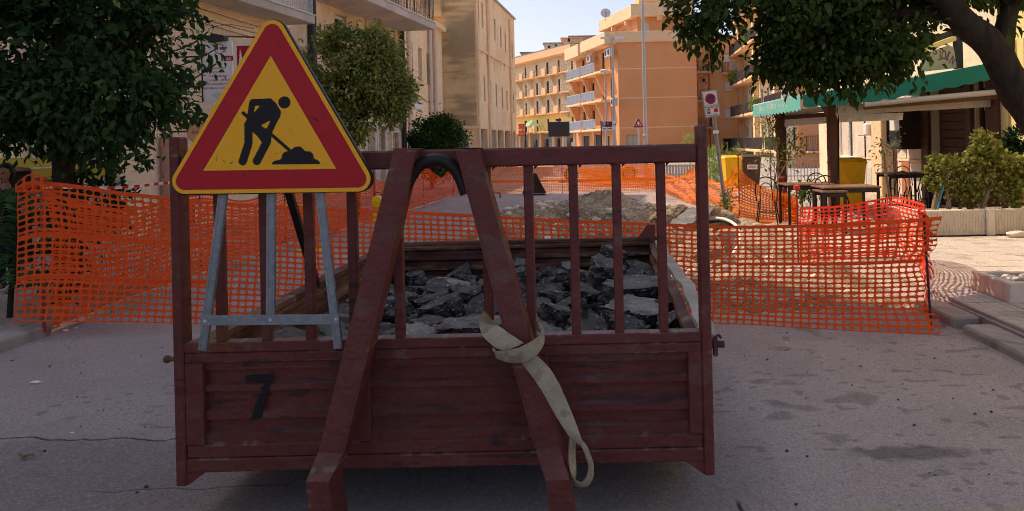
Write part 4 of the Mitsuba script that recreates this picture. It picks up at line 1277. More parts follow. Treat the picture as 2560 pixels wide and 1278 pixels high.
for z in fl_z:
    for i, (t0, t1) in enumerate(((.6, 6.2), (6.6, 14.0))):
        k = part(hF, 'balcony', frFl.rbx(t0, t1, z - .22, z, .003, 1.35, .02), 'beige')
        n = 3 if i == 0 else 4
        e = (t1 if i == 0 else t1 - 2.6) - t0 - .1
        for j in range(n):
            part(k, 'railing_panel', frFl.bx(t0 + .05 + e * j / n + .03, t0 + .05 + e * (j + 1) / n - .03, z + .1, z + .98, 1.24, 1.28), 'rail_blue')
        part(k, 'rail', cat([frFl.bx(t0, t0 + e + .1, z + 1.0, z + 1.06, 1.22, 1.3)] + [frFl.bx(t0 + .05 + e * j / n - .02, t0 + .05 + e * j / n + .02, z + .002, z + 1.0, 1.23, 1.29) for j in range(n + 1)]), 'lightgrey')
    if z < 9:
        for t in (1.2, 6.4, 11.2):  # paler solid wedges standing in for sunlit triangles on the side wall
            part(hF, 'fin', hexa([frFl.at(t, z + 2.83, .01), frFl.at(t, z + 2.83, 1.2), frFl.at(t, z + .3, .03), frFl.at(t, z + .3, .01)], [frFl.at(t + .3, z + 2.83, .01), frFl.at(t + .3, z + 2.83, 1.2), frFl.at(t + .3, z + .3, .03), frFl.at(t + .3, z + .3, .01)]), 'brick_orange')
part(hF, 'parapet', frF.rbx(-.4, WF, 11.85, 12.95, -.3, .3, .02), 'beige', label='beige front parapet')
part(hF, 'parapet', frFl.rbx(6.8, LF - .1, 11.75, 12.95, -.2, 1.35, .02), 'beige')
part(hF, 'parapet', frFl.rbx(.2, 5.9, 11.55, 12.9, -.2, 1.35, .02), 'beige')
part(hF, 'roof_terrace', frF.bx(.2, WF, 11.86, 11.95, -13, -.31), 'slab')
# set-back top storey
T0, T1 = frF.hit(1590, 60)[0] + .25, WF
fu = Fr((X0 + T0, YF + 2.2, 0), (1, 0, 0))
ful = Fr(np.array([X0 + T0, YF + 2.2, 0]) - dl / np.linalg.norm(dl) * 11, dl)
wu = fu.hit(1612, 66)[0]
part(hF, 'top_storey_wall', cat([wall(fu, 0, T1 - T0, 11.96, 14.9, [(wu - .45, wu + .45, 12.0, 14.2)]), wall(ful, 0, 11, 11.96, 14.9, [(2.5, 3.4, 12, 14), (6.5, 7.5, 12, 14)])]), 'orange')
part(hF, 'top_storey_body', fu.bx(.3, T1 - T0, 11.97, 14.9, -9, -.3), 'orange')
window(fu, hF, wu - .45, wu + .45, 12.0, 14.2, pane='lightgrey', frame='offwhite', name='door')
for a_ in (2.5, 6.5):
    window(ful, hF, a_, a_ + .9, 12, 14, pane='doorbrown', frame='white', name='door')
part(hF, 'top_parapet', fu.rbx(-.7, T1 - T0, 14.75, 16.0, -.3, 1.0, .02), 'beige', label='upper beige parapet')
part(hF, 'top_parapet', ful.rbx(.1, 11.02, 14.7, 16.0, -.3, .68, .02), 'beige')
for a_ in (4.3, 8.8):
    part(hF, 'bracket', ful.bx(a_, a_ + .3, 14.2, 14.69, .005, .6), 'beige')
part(hF, 'bracket', fu.bx(2.1, 2.6, 14.35, 14.74, .005, .8), 'beige')
part(hF, 'penthouse', cat([fu.bx(.3, T1 - T0, 15.9, 18.6, -8, -.6)]), 'brick_orange')
for (px, py, w) in ((1516, 132, .95), (1469, 147, .7), (1529, 255, .5)):
    a_, b_ = frFl.hit(px, py, 1.0)
    k = part(hF, 'cooling_unit', frFl.rbx(a_ - w * .9, a_ + w * .9, b_ - .42, b_ + .42, .5, .95, .03), 'lightgrey', label='white outdoor cooling unit')
    for s in ((-.45, .45) if w > .9 else (0,)):
        part(k, 'fan_grille', frFl.ext(Point(a_ + s * w, b_).buffer(.3), .951, .965), 'darkgrey')
ds = thing('satellite_dish', 'big white satellite dish on the roof edge of the orange building', 'satellite dish')
q = P(1514, 34, 88)
prof = [(.02, 0), (.3, .03), (.6, .10), (.85, .2), (.92, .24), (.9, .26), (.6, .13), (.3, .05), (.02, .02)]
dm = lathe([(r_ * .6, z_ * .6) for r_, z_ in prof], 24)
dm.apply_transform(trimesh.transformations.rotation_matrix(math.radians(72), (1, .0, 0)))
dm.apply_translation(q)
part(ds, 'reflector', dm, 'lightgrey', smooth=40)
part(ds, 'arm', cat([bar(q + [0, 0, -.8], q + [0, -.9, -.1], .05, .05), bx(q[0] - .08, q[0] + .08, q[1] - 1.0, q[1] - .85, q[2] - .15, q[2] + .05), cyl(q + [0, .1, -.2], (q[0], q[1] + .1, 15.9), .05, 8)]), 'grey')

# the recessed part with windows
frR = Fr((X1 + .0, 88.0, 0), (1, 0, 0))
hR = thing('orange_wing', 'orange wing with white shutters and hanging laundry right of the blank wall', 'building')
wr_ = []
for (x0, y0, x1, y1) in ((1808, 134, 1831, 157), (1811, 203, 1833, 228), (1812, 271, 1835, 296)):
    wr_.append(hx(frR, x0, y0, x1, y1))
dr_ = [hx(frR, 1737, y, 1746, y + 36) for y in (138, 206, 272)]
bk = hx(frR, 1808, 346, 1843, 376)
WR = frR.hit(1850, 250)[0]
part(hR, 'wall', wall(frR, .02, WR, 0, 13.2, wr_ + dr_ + [bk]), 'brick_orange')
part(hR, 'body', frR.bx(.02, WR, 0, 13.2, -8, -.3), 'orange')
for w in wr_:
    window(frR, hR, *w, pane='white', frame='lightgrey', depth=.08)
for w in dr_:
    window(frR, hR, *w, pane='doorbrown', frame='offwhite', name='door')
window(frR, hR, *bk, pane='glass', frame='darkgrey', mull=2, label='black glazed front at ground level')
for z in (3.2, 6.2, 9.3):
    part(hR, 'white_line', frR.bx(.02, WR, z - .04, z + .04, .002, .014), 'beige')
for y in (180, 251, 318):
    q = frR.hit(1757, y)
    k = part(hR, 'balcony', frR.rbx(.03, frR.hit(1778, y)[0], q[1] - .2, q[1], .003, 1.1, .02), 'beige')
    part(k, 'railing', railing(frR, .06, frR.hit(1777, y)[0], q[1] + .03, q[1] + 1.1, 1.05, .14, .016, ends=.95), 'railbar')
q = frR.hit(1803, 183)
k = part(hR, 'balcony', frR.rbx(q[0], WR, q[1] - .2, q[1], .003, 1.1, .02), 'beige')
part(k, 'railing', railing(frR, q[0] + .03, WR - .03, q[1] + .03, q[1] + 1.1, 1.05, .14, .016, ends=.95), 'railbar')
part(k, 'laundry', frR.bx(q[0] + .75, WR + .2, q[1] + .2, q[1] + 1.15, 1.08, 1.12), 'laundry', label='pale laundry hung over the railing')
a_, b_ = frR.hit(1760, 201)
k = part(hR, 'cooling_unit', frR.rbx(a_ - .35, a_ + .35, b_ - .26, b_ + .26, .01, .35, .03), 'lightgrey')
part(k, 'fan_grille', frR.ext(Point(a_ - .08, b_).buffer(.2), .351, .36), 'darkgrey')
for px in (1773, 1846):
    a_ = frR.hit(px, 250)[0]
    part(hR, 'drainpipe', cyl(frR.at(a_, 0, .12), frR.at(a_, 13, .12), .07, 8), 'terracotta', smooth=40)

# the long balcony wing down the right side of the street
dG = np.array([-.044, -1.0, 0])
frG = Fr((16.95, 87.0, 0), dG)
LG = 34.0
hG = thing('balcony_building', 'cream and orange block with long planted balconies behind the cafe', 'building')
zs = [.75, 4.1, 7.4, 10.6, 13.8]
hG_h = []
for z in zs:
    for a_ in np.arange(2.2, LG - 1.2, 3.1):
        hG_h.append((a_, a_ + .9, z + .05, z + 2.2))
part(hG, 'wall', wall(frG, 0, LG, 0, 16.5, hG_h), 'palewall')
part(hG, 'body', frG.bx(0, LG, 0, 16.5, -8, -.3), 'palewall')
for h in hG_h:
    window(frG, hG, *h, pane='doorbrown', frame='doorbrown', name='door', sill=False)
for z in zs:
    for (t0, t1) in ((.3, 9.3), (10.6, 19.6), (20.9, LG - .4)):
        k = part(hG, 'balcony', frG.rbx(t0, t1, z - .22, z, .003, 1.5, .02), 'peach')
        part(k, 'railing', railing(frG, t0 + .03, t1 - .03, z + .03, z + 1.05, 1.42, .16, .016, ends=1.3), 'railbar')
        part(k, 'privacy_screen', frG.bx(t0 + .3, (t0 + t1) / 2 - 1.0, z + .08, z + .98, 1.37, 1.385), 'rail_blue')
for a_ in (0, 9.55, 19.85, LG - .35):
    part(hG, 'pilaster', frG.rbx(a_, a_ + .8, 0, 16.4, .003, .5, .02), 'ochre')
k = 0
for (t, z) in ((3.4, 7.4), (13.0, 4.1), (7.5, 4.1), (22, 10.6)):
    part(hG, 'flower_pot', lathe([(.18, 0), (.26, .4), (.28, .4), (.28, .45), (.22, .45)], 12, frG.at(t, z + .01, 1.2)), 'terracotta')
# the low yellow-orange house with a small balcony
frY = Fr((P(1960, 400, 42)[0], 42.0, 0), (1, 0, 0))
hY = thing('amber_house', 'amber house with small iron balcony seen under the cafe awning', 'building')
wY = frY.hit(2120, 400)[0]
dY = [hx(frY, 1963, 318, 1968, 392), hx(frY, 1983, 318, 1990, 372), (frY.hit(1984, 400)[0], frY.hit(1992, 400)[0], .1, 1.1)]
part(hY, 'recess_wall', wall(frY, 0, frY.hit(1993, 400)[0], 0, 6, dY[:2]), 'palewall')
part(hY, 'wall', frY.bx(frY.hit(1993, 400)[0] + .004, wY, 0, 6, -.5, .25), 'brick_orange')
part(hY, 'amber_panel', frY.bx(frY.hit(1996, 400)[0], frY.hit(2046, 400)[0], .1, 5.9, .252, .3), 'orange')
for h in dY[:2]:
    window(frY, hY, *h, pane='doorbrown', frame='doorbrown', name='door', sill=False)
a0_, b0_ = frY.hit(2010, 378)
k = part(hY, 'balcony', frY.rbx(a0_, a0_ + .95, b0_ - .08, b0_, .302, .75, .01), 'offwhite')
part(k, 'railing', railing(frY, a0_ + .03, a0_ + .93, b0_ + .02, b0_ + .8, .72, .1, .009, ends=.4), 'railbar')
part(hY, 'ledge', frY.rbx(0, frY.hit(1993, 400)[0], frY.hit(1970, 384)[1] - .12, frY.hit(1970, 375)[1], .003, .5, .02), 'ochre')

# ------------------------------------------------------------------ street furniture further off
def disc_pole(key, px, Ybase, ytop, r, m='lightgrey', r1=None):
    A = P(px, 360, Ybase)
    t = P(px, ytop, Ybase)
    return cyl((A[0], Ybase, 0), (A[0], Ybase, t[2]), r, 10, r1)


tp = thing('tall_pole', 'tall plain grey pole in front of the blank orange wall', 'pole')
x = P(1613, 300, 31)[0]
part(tp, 'shaft', cyl((x, 31, 0), (x, 31, 9), .078, 14, .055), 'silver', smooth=40)
part(tp, 'clamp', cat([lathe([(.09, 0), (.1, .02), (.1, .06), (.09, .08)], 12, (x, 31, P(1613, 341, 31)[2])), bx(x - .16, x + .16, 30.97, 31.03, P(1613, 341, 31)[2] + .02, P(1613, 341, 31)[2] + .05)]), 'lightgrey')
sl = thing('street_lamp', 'double-armed street lamp before the orange building', 'street lamp')
YL = 55
x = P(1534, 250, YL)[0]
zt = P(1533, 96, YL)[2]
part(sl, 'pole', cyl((x, YL, 0), (x, YL, zt), .12, 10, .07), 'silver', smooth=40)
for s in (-1, 1):
    k = part(sl, 'arm', bar((x, YL, zt - .05), (x + s * .3, YL, zt), .06, .06), 'silver')
    part(k, 'lamp_head', hexa([(x + s * .22, YL - .13, zt - .06), (x + s * .85, YL - .13, zt), (x + s * .85, YL + .13, zt), (x + s * .22, YL + .13, zt - .06)], [(x + s * .28, YL - .1, zt + .08), (x + s * .78, YL - .1, zt + .12), (x + s * .78, YL + .1, zt + .12), (x + s * .28, YL + .1, zt + .08)]), 'white')
sl = thing('street_lamp', 'single-headed street lamp left of the double-armed one', 'street lamp')
YL = 60
x = P(1515, 280, YL)[0]
zt = P(1513, 177, YL)[2]
part(sl, 'pole', cyl((x, YL, 0), (x, YL, zt), .10, 10, .06), 'silver', smooth=40)
part(sl, 'lamp_head', trimesh.creation.icosphere(2, 1).apply_scale([.3, .2, .13]).apply_translation([x - .1, YL, zt]), 'white', smooth=True)
ws = thing('children_sign', 'small red and white triangular children warning sign before the orange wall', 'road sign')
YW = 44
x = P(1596, 308, YW)
f = Fr((x[0], YW, x[2] - .06), (1, 0, 0))
t = lambda r: Polygon([(-r * .866, -r * .5), (r * .866, -r * .5), (0, r)])
part(ws, 'plate', f.ext(t(.335).buffer(.03), -.03, 0), 'signwhite')
part(ws, 'red_border', f.ext(t(.32).buffer(.02).difference(t(.19)), .002, .008), 'signred')
fig = unary_union([Point(-.05, .03).buffer(.025), LineString([(-.05, .0), (-.06, -.06), (-.10, -.12)]).buffer(.018), LineString([(-.06, -.06), (-.02, -.12)]).buffer(.016), LineString([(-.1, -.02), (-.02, -.04)]).buffer(.012), Point(.07, .0).buffer(.022), LineString([(.07, -.02), (.07, -.07), (.05, -.12)]).buffer(.016), LineString([(.07, -.07), (.10, -.12)]).buffer(.014)])
part(ws, 'pictogram', f.ext(fig, .002, .008), 'black')
part(ws, 'post', cyl((x[0], YW + .06, 0), (x[0], YW + .06, x[2] + .2), .04, 8), 'lightgrey')
ib = thing('shop_board', 'maroon and white shop board on a dark post below the street lamps', 'shop sign')
YI = 50
f = Fr((0, YI, 0), (1, 0, 0))
(a0_, z1), (a1_, z0) = bxy(1504, 303, YI), bxy(1540, 325, YI)
part(ib, 'board', f.rbx(a0_, a1_, z0, z1, -.08, 0, .01), 'white')
part(ib, 'maroon_panel', f.bx(a0_ + .04, a0_ + .66, z0 + .2, z1 - .02, .001, .006), 'maroon')
part(ib, 'lettering', cat([f.bx(a0_ + .09, a0_ + .24, z1 - .09 - i * .08, z1 - .05 - i * .08, .007, .01) for i in range(4)] + [f.bx(a0_ + .35, a0_ + .44, z1 - .18, z1 - .13, .007, .01)]), 'white')
part(ib, 'small_lettering', cat([f.bx(a0_ + .08, a0_ + .25, z0 + .06, z0 + .12, .001, .005), f.bx(a0_ + .35, a0_ + .46, z0 + .07, z0 + .12, .001, .005), f.ext(Point(a0_ + .56, z0 + .1).buffer(.05), .001, .005)]), 'darkgrey')
part(ib, 'emblem', f.ext(Point(a1_ - .08, z1 - .2).buffer(.1).difference(Point(a1_ - .1, z1 - .15).buffer(.07)), .001, .006), 'terracotta')
part(ib, 'post', f.bx(a0_ - .07, a0_ - .002, 0, z1 + .02, -.08, 0), 'darkgrey')
sc_ = thing('display_screen', 'dark unlit advertising screen in front of the yellow flats', 'billboard')
YD = 72
f = Fr((0, YD, 0), (1, 0, 0))
(a0_, z1), (a1_, z0) = bxy(1370, 305, YD), bxy(1424, 341, YD)
part(sc_, 'frame', f.rbx(a0_, a1_, z0, z1, -.3, 0, .02), 'darkgrey')
part(sc_, 'screen', f.bx(a0_ + .06, a1_ - .06, z0 + .06, z1 - .14, .001, .01), 'screen')
part(sc_, 'post', cat([f.bx(a0_ + .3, a0_ + .45, 0, z0, -.2, -.05), f.bx(a1_ - .45, a1_ - .3, 0, z0, -.2, -.05)]), 'lightgrey')
rs = thing('red_sign', 'pair of red shop panels on a post right of the arcade building', 'shop sign')
YR = 62
f = Fr((0, YR, 0), (1, 0, 0))
for y0, y1 in ((310, 324), (326, 340)):
    (a0_, z1), (a1_, z0) = bxy(1296, y0, YR), bxy(1311, y1, YR)
    k = part(rs, 'panel', f.rbx(a0_, a1_, z0, z1, -.06, 0, .01), 'shopred')
    part(k, 'lettering', cat([f.bx(a0_ + .10, a1_ - .10, z1 - .17, z1 - .11, .001, .006), f.bx(a0_ + .05, a1_ - .05, z0 + .16, z0 + .2, .001, .006), f.bx(a0_ + .07, a1_ - .07, z0 + .08, z0 + .12, .001, .006)]), 'pink')
part(rs, 'post', f.bx(a1_ + .03, a1_ + .12, 0, z1 + .7, -.06, 0), 'darkgrey')
hn = thing('dark_hanging_sign', 'small dark maroon panel above the unlit screen', 'shop sign')
q = P(1396, 300, 84)
part(hn, 'panel', rbx(q[0] - .28, q[0] + .28, 84, 84.06, q[2] - .12, q[2] + .12, .01), 'maroon')
part(hn, 'post', bx(q[0] - .04, q[0] + .04, 84.01, 84.05, 0, q[2] - .121), 'darkgrey')
# ------------------------------------------------------------------ the cafe on the right
GZ = .105
XH = 7.8
frH = Fr((XH, 27.0, 0), (0, -1, 0))
hH = thing('cafe_building', 'cream cafe house with brown roller shutter and doors behind the tables', 'building')
ha = lambda px, y=400: frH.hit(px, y)[0]
hb_ = lambda px, py: frH.hit(px, py)[1]
hw = [(ha(2092), ha(2141), 1.05, 2.75), (ha(2221), ha(2244), GZ, 2.75), (ha(2331), ha(2425), GZ, 2.75), (ha(2441), ha(2475), .9, 2.9)]
aE = ha(2506)
part(hH, 'wall', wall(frH, 0, aE, 0, 7.5, hw, .3), 'cream')
part(hH, 'body', frH.bx(0, aE + 12, 0, 7.5, -8, -.32), 'cream')
part(hH, 'side_house_wall', wall(frH, aE + .003, aE + 12, 0, 7.5, [], .3), 'yellowwall', label='pale yellow wall at the right edge')
for i in range(9):
    part(hH, 'fluting', frH.rbx(aE + .1 + i * .3, aE + .28 + i * .3, GZ, 3.4, .003, .035, .01), 'yellowwall')
k = window(frH, hH, *hw[0], pane='curtain', frame='white', depth=.1, mull=1, label='white curtained window')
part(k, 'curtain_gap', frH.bx((hw[0][0] + hw[0][1]) / 2 - .2, (hw[0][0] + hw[0][1]) / 2 + .15, 1.1, 2.7, -.152, -.148), 'darkgrey')
k = window(frH, hH, *hw[1], pane='wood', frame='wood', depth=.12, fw=.12, name='door', mull=2)
sh_ = part(hH, 'roller_shutter', frH.bx(hw[2][0], hw[2][1], hw[2][2], hw[2][3], -.25, -.2), 'wood', label='dark brown roller shutter')
zz = np.linspace(GZ + .02, 2.72, 15)
for i in range(14):
    part(sh_, 'slat', frH.rbx(hw[2][0] + .02, hw[2][1] - .02, zz[i] + .008, zz[i + 1] - .004, -.198, -.165, .012), 'wood')
k = window(frH, hH, *hw[3], pane='glass', frame='wood', depth=.08, fw=.08)
for z0 in (2.15, 2.6):
    part(k, 'paper_notice', frH.bx(hw[3][0] + .1, hw[3][1] - .1, z0, z0 + .3, -.134, -.131), 'white')
for x0, x1 in ((2312, 2330), (2426, 2439), (2476, 2505)):
    part(hH, 'pilaster', frH.rbx(ha(x0), ha(x1), GZ, 2.95, .003, .09, .015), 'wood', label=None)
part(hH, 'pilaster', frH.rbx(ha(2193), ha(2219), GZ, 2.9, .003, .16, .015), 'beige')
bz = hb_(2200, 397)
for x0, x1 in ((2146, 2192), (2247, 2311)):
    part(hH, 'dado_rail', frH.rbx(ha(x0), ha(x1), bz - .03, bz + .03, .003, .05, .01), 'beige')
for x0, x1 in ((2146, 2166), (2168, 2192), (2247, 2268), (2270, 2311)):
    a, b = ha(x0), ha(x1)
    part(hH, 'stone_panel', frH.rbx(a + .01, b - .01, GZ + .05, bz - .04, .003, .022, .008), 'offwhite')
    part(hH, 'stone_panel', frH.rbx(a + .01, b - .01, bz + .04, bz + .62, .003, .022, .008), 'offwhite')
    part(hH, 'stone_panel', frH.rbx(a + .01, b - .01, bz + .64, 2.75, .003, .022, .008), 'offwhite')
part(hH, 'hatch_door', frH.rbx(ha(2257), ha(2277), GZ + .05, bz - .05, .024, .04, .005), 'reddoor', label='orange-brown hatch in the dado')
q = (ha(2170), ha(2181), hb_(2175, 461), hb_(2175, 418))
part(hH, 'notice_plate', frH.rbx(*q, .024, .035, .004), 'labelgrey')
part(hH, 'downpipe', tube([frH.at(ha(2168), .9, .05), frH.at(ha(2168), 2.9, .05)], .02, 8), 'brownmetal', smooth=40)
a_, b_ = frH.hit(2262, 350)
tw_ = part(hH, 'hanging_cloth', hull([frH.at(a_ - .25, b_ - .22, .03), frH.at(a_ + .15, b_ - .28, .03), frH.at(a_ - .2, b_ - .05, .14), frH.at(a_ + .1, b_ + .02, .12), frH.at(a_ - .05, b_ + .2, .05), frH.at(a_ + .12, b_ - .2, .12)]), 'lightgrey')
part(tw_, 'blue_cap', hull([frH.at(a_ - .12, b_ + .02, .03), frH.at(a_ + .12, b_ + .0, .1), frH.at(a_ + .1, b_ + .28, .06), frH.at(a_ - .1, b_ + .26, .05), frH.at(a_, b_ + .1, .17)]), 'blue')
mc = thing('menu_cabinet', 'glazed menu cabinet fixed on the cafe wall beside the brown shutter', 'menu cabinet')
a0, a1 = ha(2273), ha(2311)
z0, z1 = hb_(2290, 372), hb_(2290, 272)
part(mc, 'frame', frH.to(cat([bx(a0, a1, z0, z1, .024, .05), bx(a0, a0 + .06, z0, z1, .05, .55), bx(a1 - .06, a1, z0, z1, .05, .55), bx(a0, a1, z1 - .06, z1, .05, .55), bx(a0, a1, z0, z0 + .06, .05, .55)])), 'cabinet')
part(mc, 'glass_pane', frH.bx(a0 + .061, a1 - .061, z0 + .061, z1 - .061, .50, .508), 'glass')
part(mc, 'menu_sheet', frH.bx(a0 + .15, a1 - .15, z1 - .5, z1 - .15, .509, .512), 'white')
wl_ = thing('wall_lamp', 'small white wall lamp between stone panels and door of the cafe', 'lamp')
a_, b_ = frH.hit(2187, 323)
part(wl_, 'shade', frH.rbx(a_ - .14, a_ + .14, b_ - .17, b_ + .17, .06, .28, .04), 'white')
part(wl_, 'bracket', frH.bx(a_ - .04, a_ + .04, b_ - .05, b_ + .05, .024, .06), 'blackmetal')
# painted board over the awning
pb = thing('painted_board', 'weathered painted board with arched lettering above the green awning', 'shop sign')
YBd = 15.6
fB = Fr((0, YBd, 0), (1, 0, 0))
pts = [bxy(x, y, YBd) for x, y in ((2300, 180), (2312, 130), (2330, 128), (2372, 113), (2384, 118), (2392, 170))]
part(pb, 'board', fB.ext(Polygon(pts), -.06, 0), 'board')
part(pb, 'moulding', fB.ext(LineString([bxy(2308, 124, YBd), bxy(2340, 113, YBd), bxy(2380, 98, YBd)]).buffer(.05), -.1, .08), 'yellowwall')
for ch, x, y, r in (('L', 2322, 157, -52), ('I', 2326, 148, -38), ('S', 2334, 138, -22), ('L', 2348, 147, 2), ('O', 2352, 147, 5), ('V', 2358, 147, 12), ('I', 2364, 149, 18), ('N', 2371, 156, 28)):
    m = meshkit.text_mesh(ch, .16, .004, True)
    m.vertices[:, 0] *= .62
    m.apply_transform(trimesh.transformations.rotation_matrix(math.radians(-r), (0, 0, 1)))
    q = bxy(x, y, YBd)
    m.apply_translation([q[0], q[1], .001])
    part(pb, 'letter', fB.to(m), 'violet')
part(pb, 'canopy_board', fB.ext(Polygon([bxy(x, y, YBd) for x, y in ((2312, 98), (2390, 72), (2395, 92), (2318, 115))]), -.3, -.12), 'darkgrey')
part(pb, 'side_post', fB.bx(bxy(2394, 100, YBd)[0], bxy(2408, 100, YBd)[0], 2.6, 4.3, -.2, -.02), 'darkgrey')

# the awning and its pergola
gx = thing('green_awning', 'teal green awning with scalloped edge over the cafe tables', 'awning')
YA, YZ, XA = 15.0, 19.3, 4.0
q_ = lambda px, py: bxy(px, py, YA)
fA = Fr((0, YA, 0), (1, 0, 0))
tp_ = [q_(2008, 237), q_(2240, 203), q_(2502, 152)]
bt = [q_(2008, 266), q_(2120, 258), q_(2250, 240), q_(2400, 212), q_(2502, 190)]
bb = [tuple(spl([(x, 0, z) for x, z in bt], 60)[i][[0, 2]]) for i in range(60)]
bb = [(x, z - .035 * abs(math.sin(i * .62))) for i, (x, z) in enumerate(bb)]
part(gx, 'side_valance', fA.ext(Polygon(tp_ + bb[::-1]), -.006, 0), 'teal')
fAf = Fr((XA, YZ, 0), (0, -1, 0))
vz = [(0, 2.50), (YZ - YA, 2.51)]
low_ = [(t, 2.24 - .045 * abs(math.sin(t * 10.5))) for t in np.linspace(YZ - YA, 0, 90)]
part(gx, 'front_valance', fAf.ext(Polygon(vz + low_), -.004, .004), 'teal_lit', label='sunlit front valance with faded lettering')
for txt, t, hgt, w in (('No', .95, .13, .42), ('Vitto', 1.95, .14, .85), ('vini', 3.0, .11, .6)):
    part(gx, 'lettering', fAf.text(txt, hgt, t, 2.32, .005, width=w), 'offwhite')
n = 14
rows_ = []
for i in range(n + 1):
    s = i / n
    for t in np.linspace(0, 1, 16):
        x = XA * (1 - s) + 7.78 * s
        rows_.append([x, YA + .01 + (YZ - YA) * t, 2.5 + .55 * s - .05 * math.sin(math.pi * s) - .02 * math.sin(t * 30) * math.sin(math.pi * s)])
f = []
for i in range(n):
    for j in range(15):
        a = i * 16 + j
        f += [[a, a + 1, a + 17], [a, a + 17, a + 16]]
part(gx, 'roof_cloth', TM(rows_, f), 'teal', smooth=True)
part(gx, 'frame_tube', cat([cyl((XA + .02, YA, 2.49), (XA + .02, YZ, 2.49), .025, 8), cyl((XA, YA + .02, 2.49), (7.7, YA + .02, 3.0), .02, 8), cyl((XA, YZ, 2.49), (7.7, YZ, 3.0), .02, 8)]), 'white')
pg_ = thing('pergola', 'dark brown wooden pergola posts and beams carrying the green awning', 'pergola')
for (px, Yp, w) in ((2083, 16.0, .19), (1954, 18.4, .19)):
    x = P(px, 400, Yp)[0]
    k = part(pg_, 'post', rbx(x - w / 2, x + w / 2, Yp - w / 2, Yp + w / 2, GZ, 2.3, .015), 'wood')
    part(k, 'capital', hexa([[x - w / 2, Yp - w / 2, 2.12], [x + w / 2, Yp - w / 2, 2.12], [x + w / 2, Yp + w / 2, 2.12], [x - w / 2, Yp + w / 2, 2.12]], [[x - w, Yp - w, 2.36], [x + w, Yp - w, 2.36], [x + w, Yp + w, 2.36], [x - w, Yp + w, 2.36]]), 'wood')
pa, pc = P(2083, 283, 16.0), P(1954, 293, 18.4)
part(pg_, 'beam', bar(pa + (0, 0, -.02), pc + (0, 0, -.02), .08, .09), 'wood')
pe = P(2260, 277, 15.6)
part(pg_, 'beam', bar(pa + (.1, 0, 0), pe, .08, .09), 'wood')
part(pg_, 'front_board', bar(P(2160, 268, 15.1), P(2505, 240, 15.1), .06, .10), 'wood')
cb = thing('roller_blind_box', 'silver tube blind and rolled clear plastic screens under the awning', 'blind')
part(cb, 'tube', cyl(P(2160, 261, 15.05), P(2506, 229, 15.05), .055, 14), 'silver', smooth=40)
part(cb, 'end_cap', cyl(P(2504, 229, 15.05), P(2513, 228, 15.05), .075, 12), 'blackmetal')
def sheet(p0, p1, p2, p3, n=30, amp=.02, seed=1):
    v, f = [], []
    for j in range(5):
        for i in range(n):
            s, t = i / (n - 1), j / 4
            q = (np.array(p0) * (1 - s) + np.array(p1) * s) * (1 - t) + (np.array(p3) * (1 - s) + np.array(p2) * s) * t
            q[1] += amp * math.sin(s * 25 + seed) * t
            v.append(q)
    for j in range(4):
        for i in range(n - 1):
            a = j * n + i
            f += [[a, a + n + 1, a + 1], [a, a + n, a + n + 1]]
    return TM(v, f)


part(cb, 'screen_roll', sheet(P(2090, 262, 15.3), P(2506, 238, 15.3), P(2506, 266, 15.3), P(2090, 288, 15.3)), 'slab', smooth=True)
part(cb, 'screen_roll', sheet(P(1962, 278, 18.2), P(2075, 264, 16.1), P(2075, 278, 16.1), P(1962, 292, 18.2)), 'offwhite', smooth=True)
part(cb, 'screen_roll', sheet(P(1962, 298, 18.2), P(2075, 290, 16.1), P(2075, 308, 16.1), P(1962, 316, 18.2)), 'white', smooth=True)
part(cb, 'screen_roll', sheet(P(2092, 286, 15.9), P(2258, 282, 15.5), P(2258, 300, 15.5), P(2092, 306, 15.9)), 'white', smooth=True)
part(cb, 'cord', cat([tube([P(2096, 270, 15.9), P(2096, 420, 15.9), P(2098, 482, 15.7)], .012, 6), tube(spl([P(2098, 482, 15.7), P(2112, 486, 15.7), P(2120, 500, 15.7), P(2122, 520, 15.7)], 10), .014, 6)]), 'blackmetal')

# tables and chairs
def table(label, x, y, w, d, h=.75, yaw=0.0):
    k = thing('cafe_table', label, 'table', 'cafe tables under the awning')
    fr = Fr((x, y, GZ + .012), (math.cos(yaw), math.sin(yaw), 0))
    up = lambda m: m
    def B(a0, a1, c0, c1, z0, z1, r=.006):
        return fr.to(rbx(a0, a1, z0, z1, -c1, -c0, r))
    part(k, 'tabletop', B(-w / 2, w / 2, -d / 2, d / 2, h - .03, h), 'tabletop')
    for s in (-1, 1):
        part(k, 'apron', B(-w / 2 + .03, w / 2 - .03, s * (d / 2 - .03) - .012, s * (d / 2 - .03) + .012, h - .1, h - .031), 'blackmetal')
    for sx_ in (-1, 1):
        for sy_ in (-1, 1):
            part(k, 'leg', B(sx_ * (w / 2 - .04) - .022, sx_ * (w / 2 - .04) + .022, sy_ * (d / 2 - .04) - .022, sy_ * (d / 2 - .04) + .022, 0, h - .031), 'blackmetal')


table('bare brown cafe table nearest the leaning orange net, left of the pergola post', 3.95, 14.6, .85, .75)
table('dark cafe table just right of the thick pergola post', 4.35, 13.6, .95, .8)
table('dark cafe table by the cafe door in the sun', 6.75, 17.2, .9, .8, .78)
table('small cafe table end behind the thick pergola post', 4.0, 13.3, .42, .6, .70)


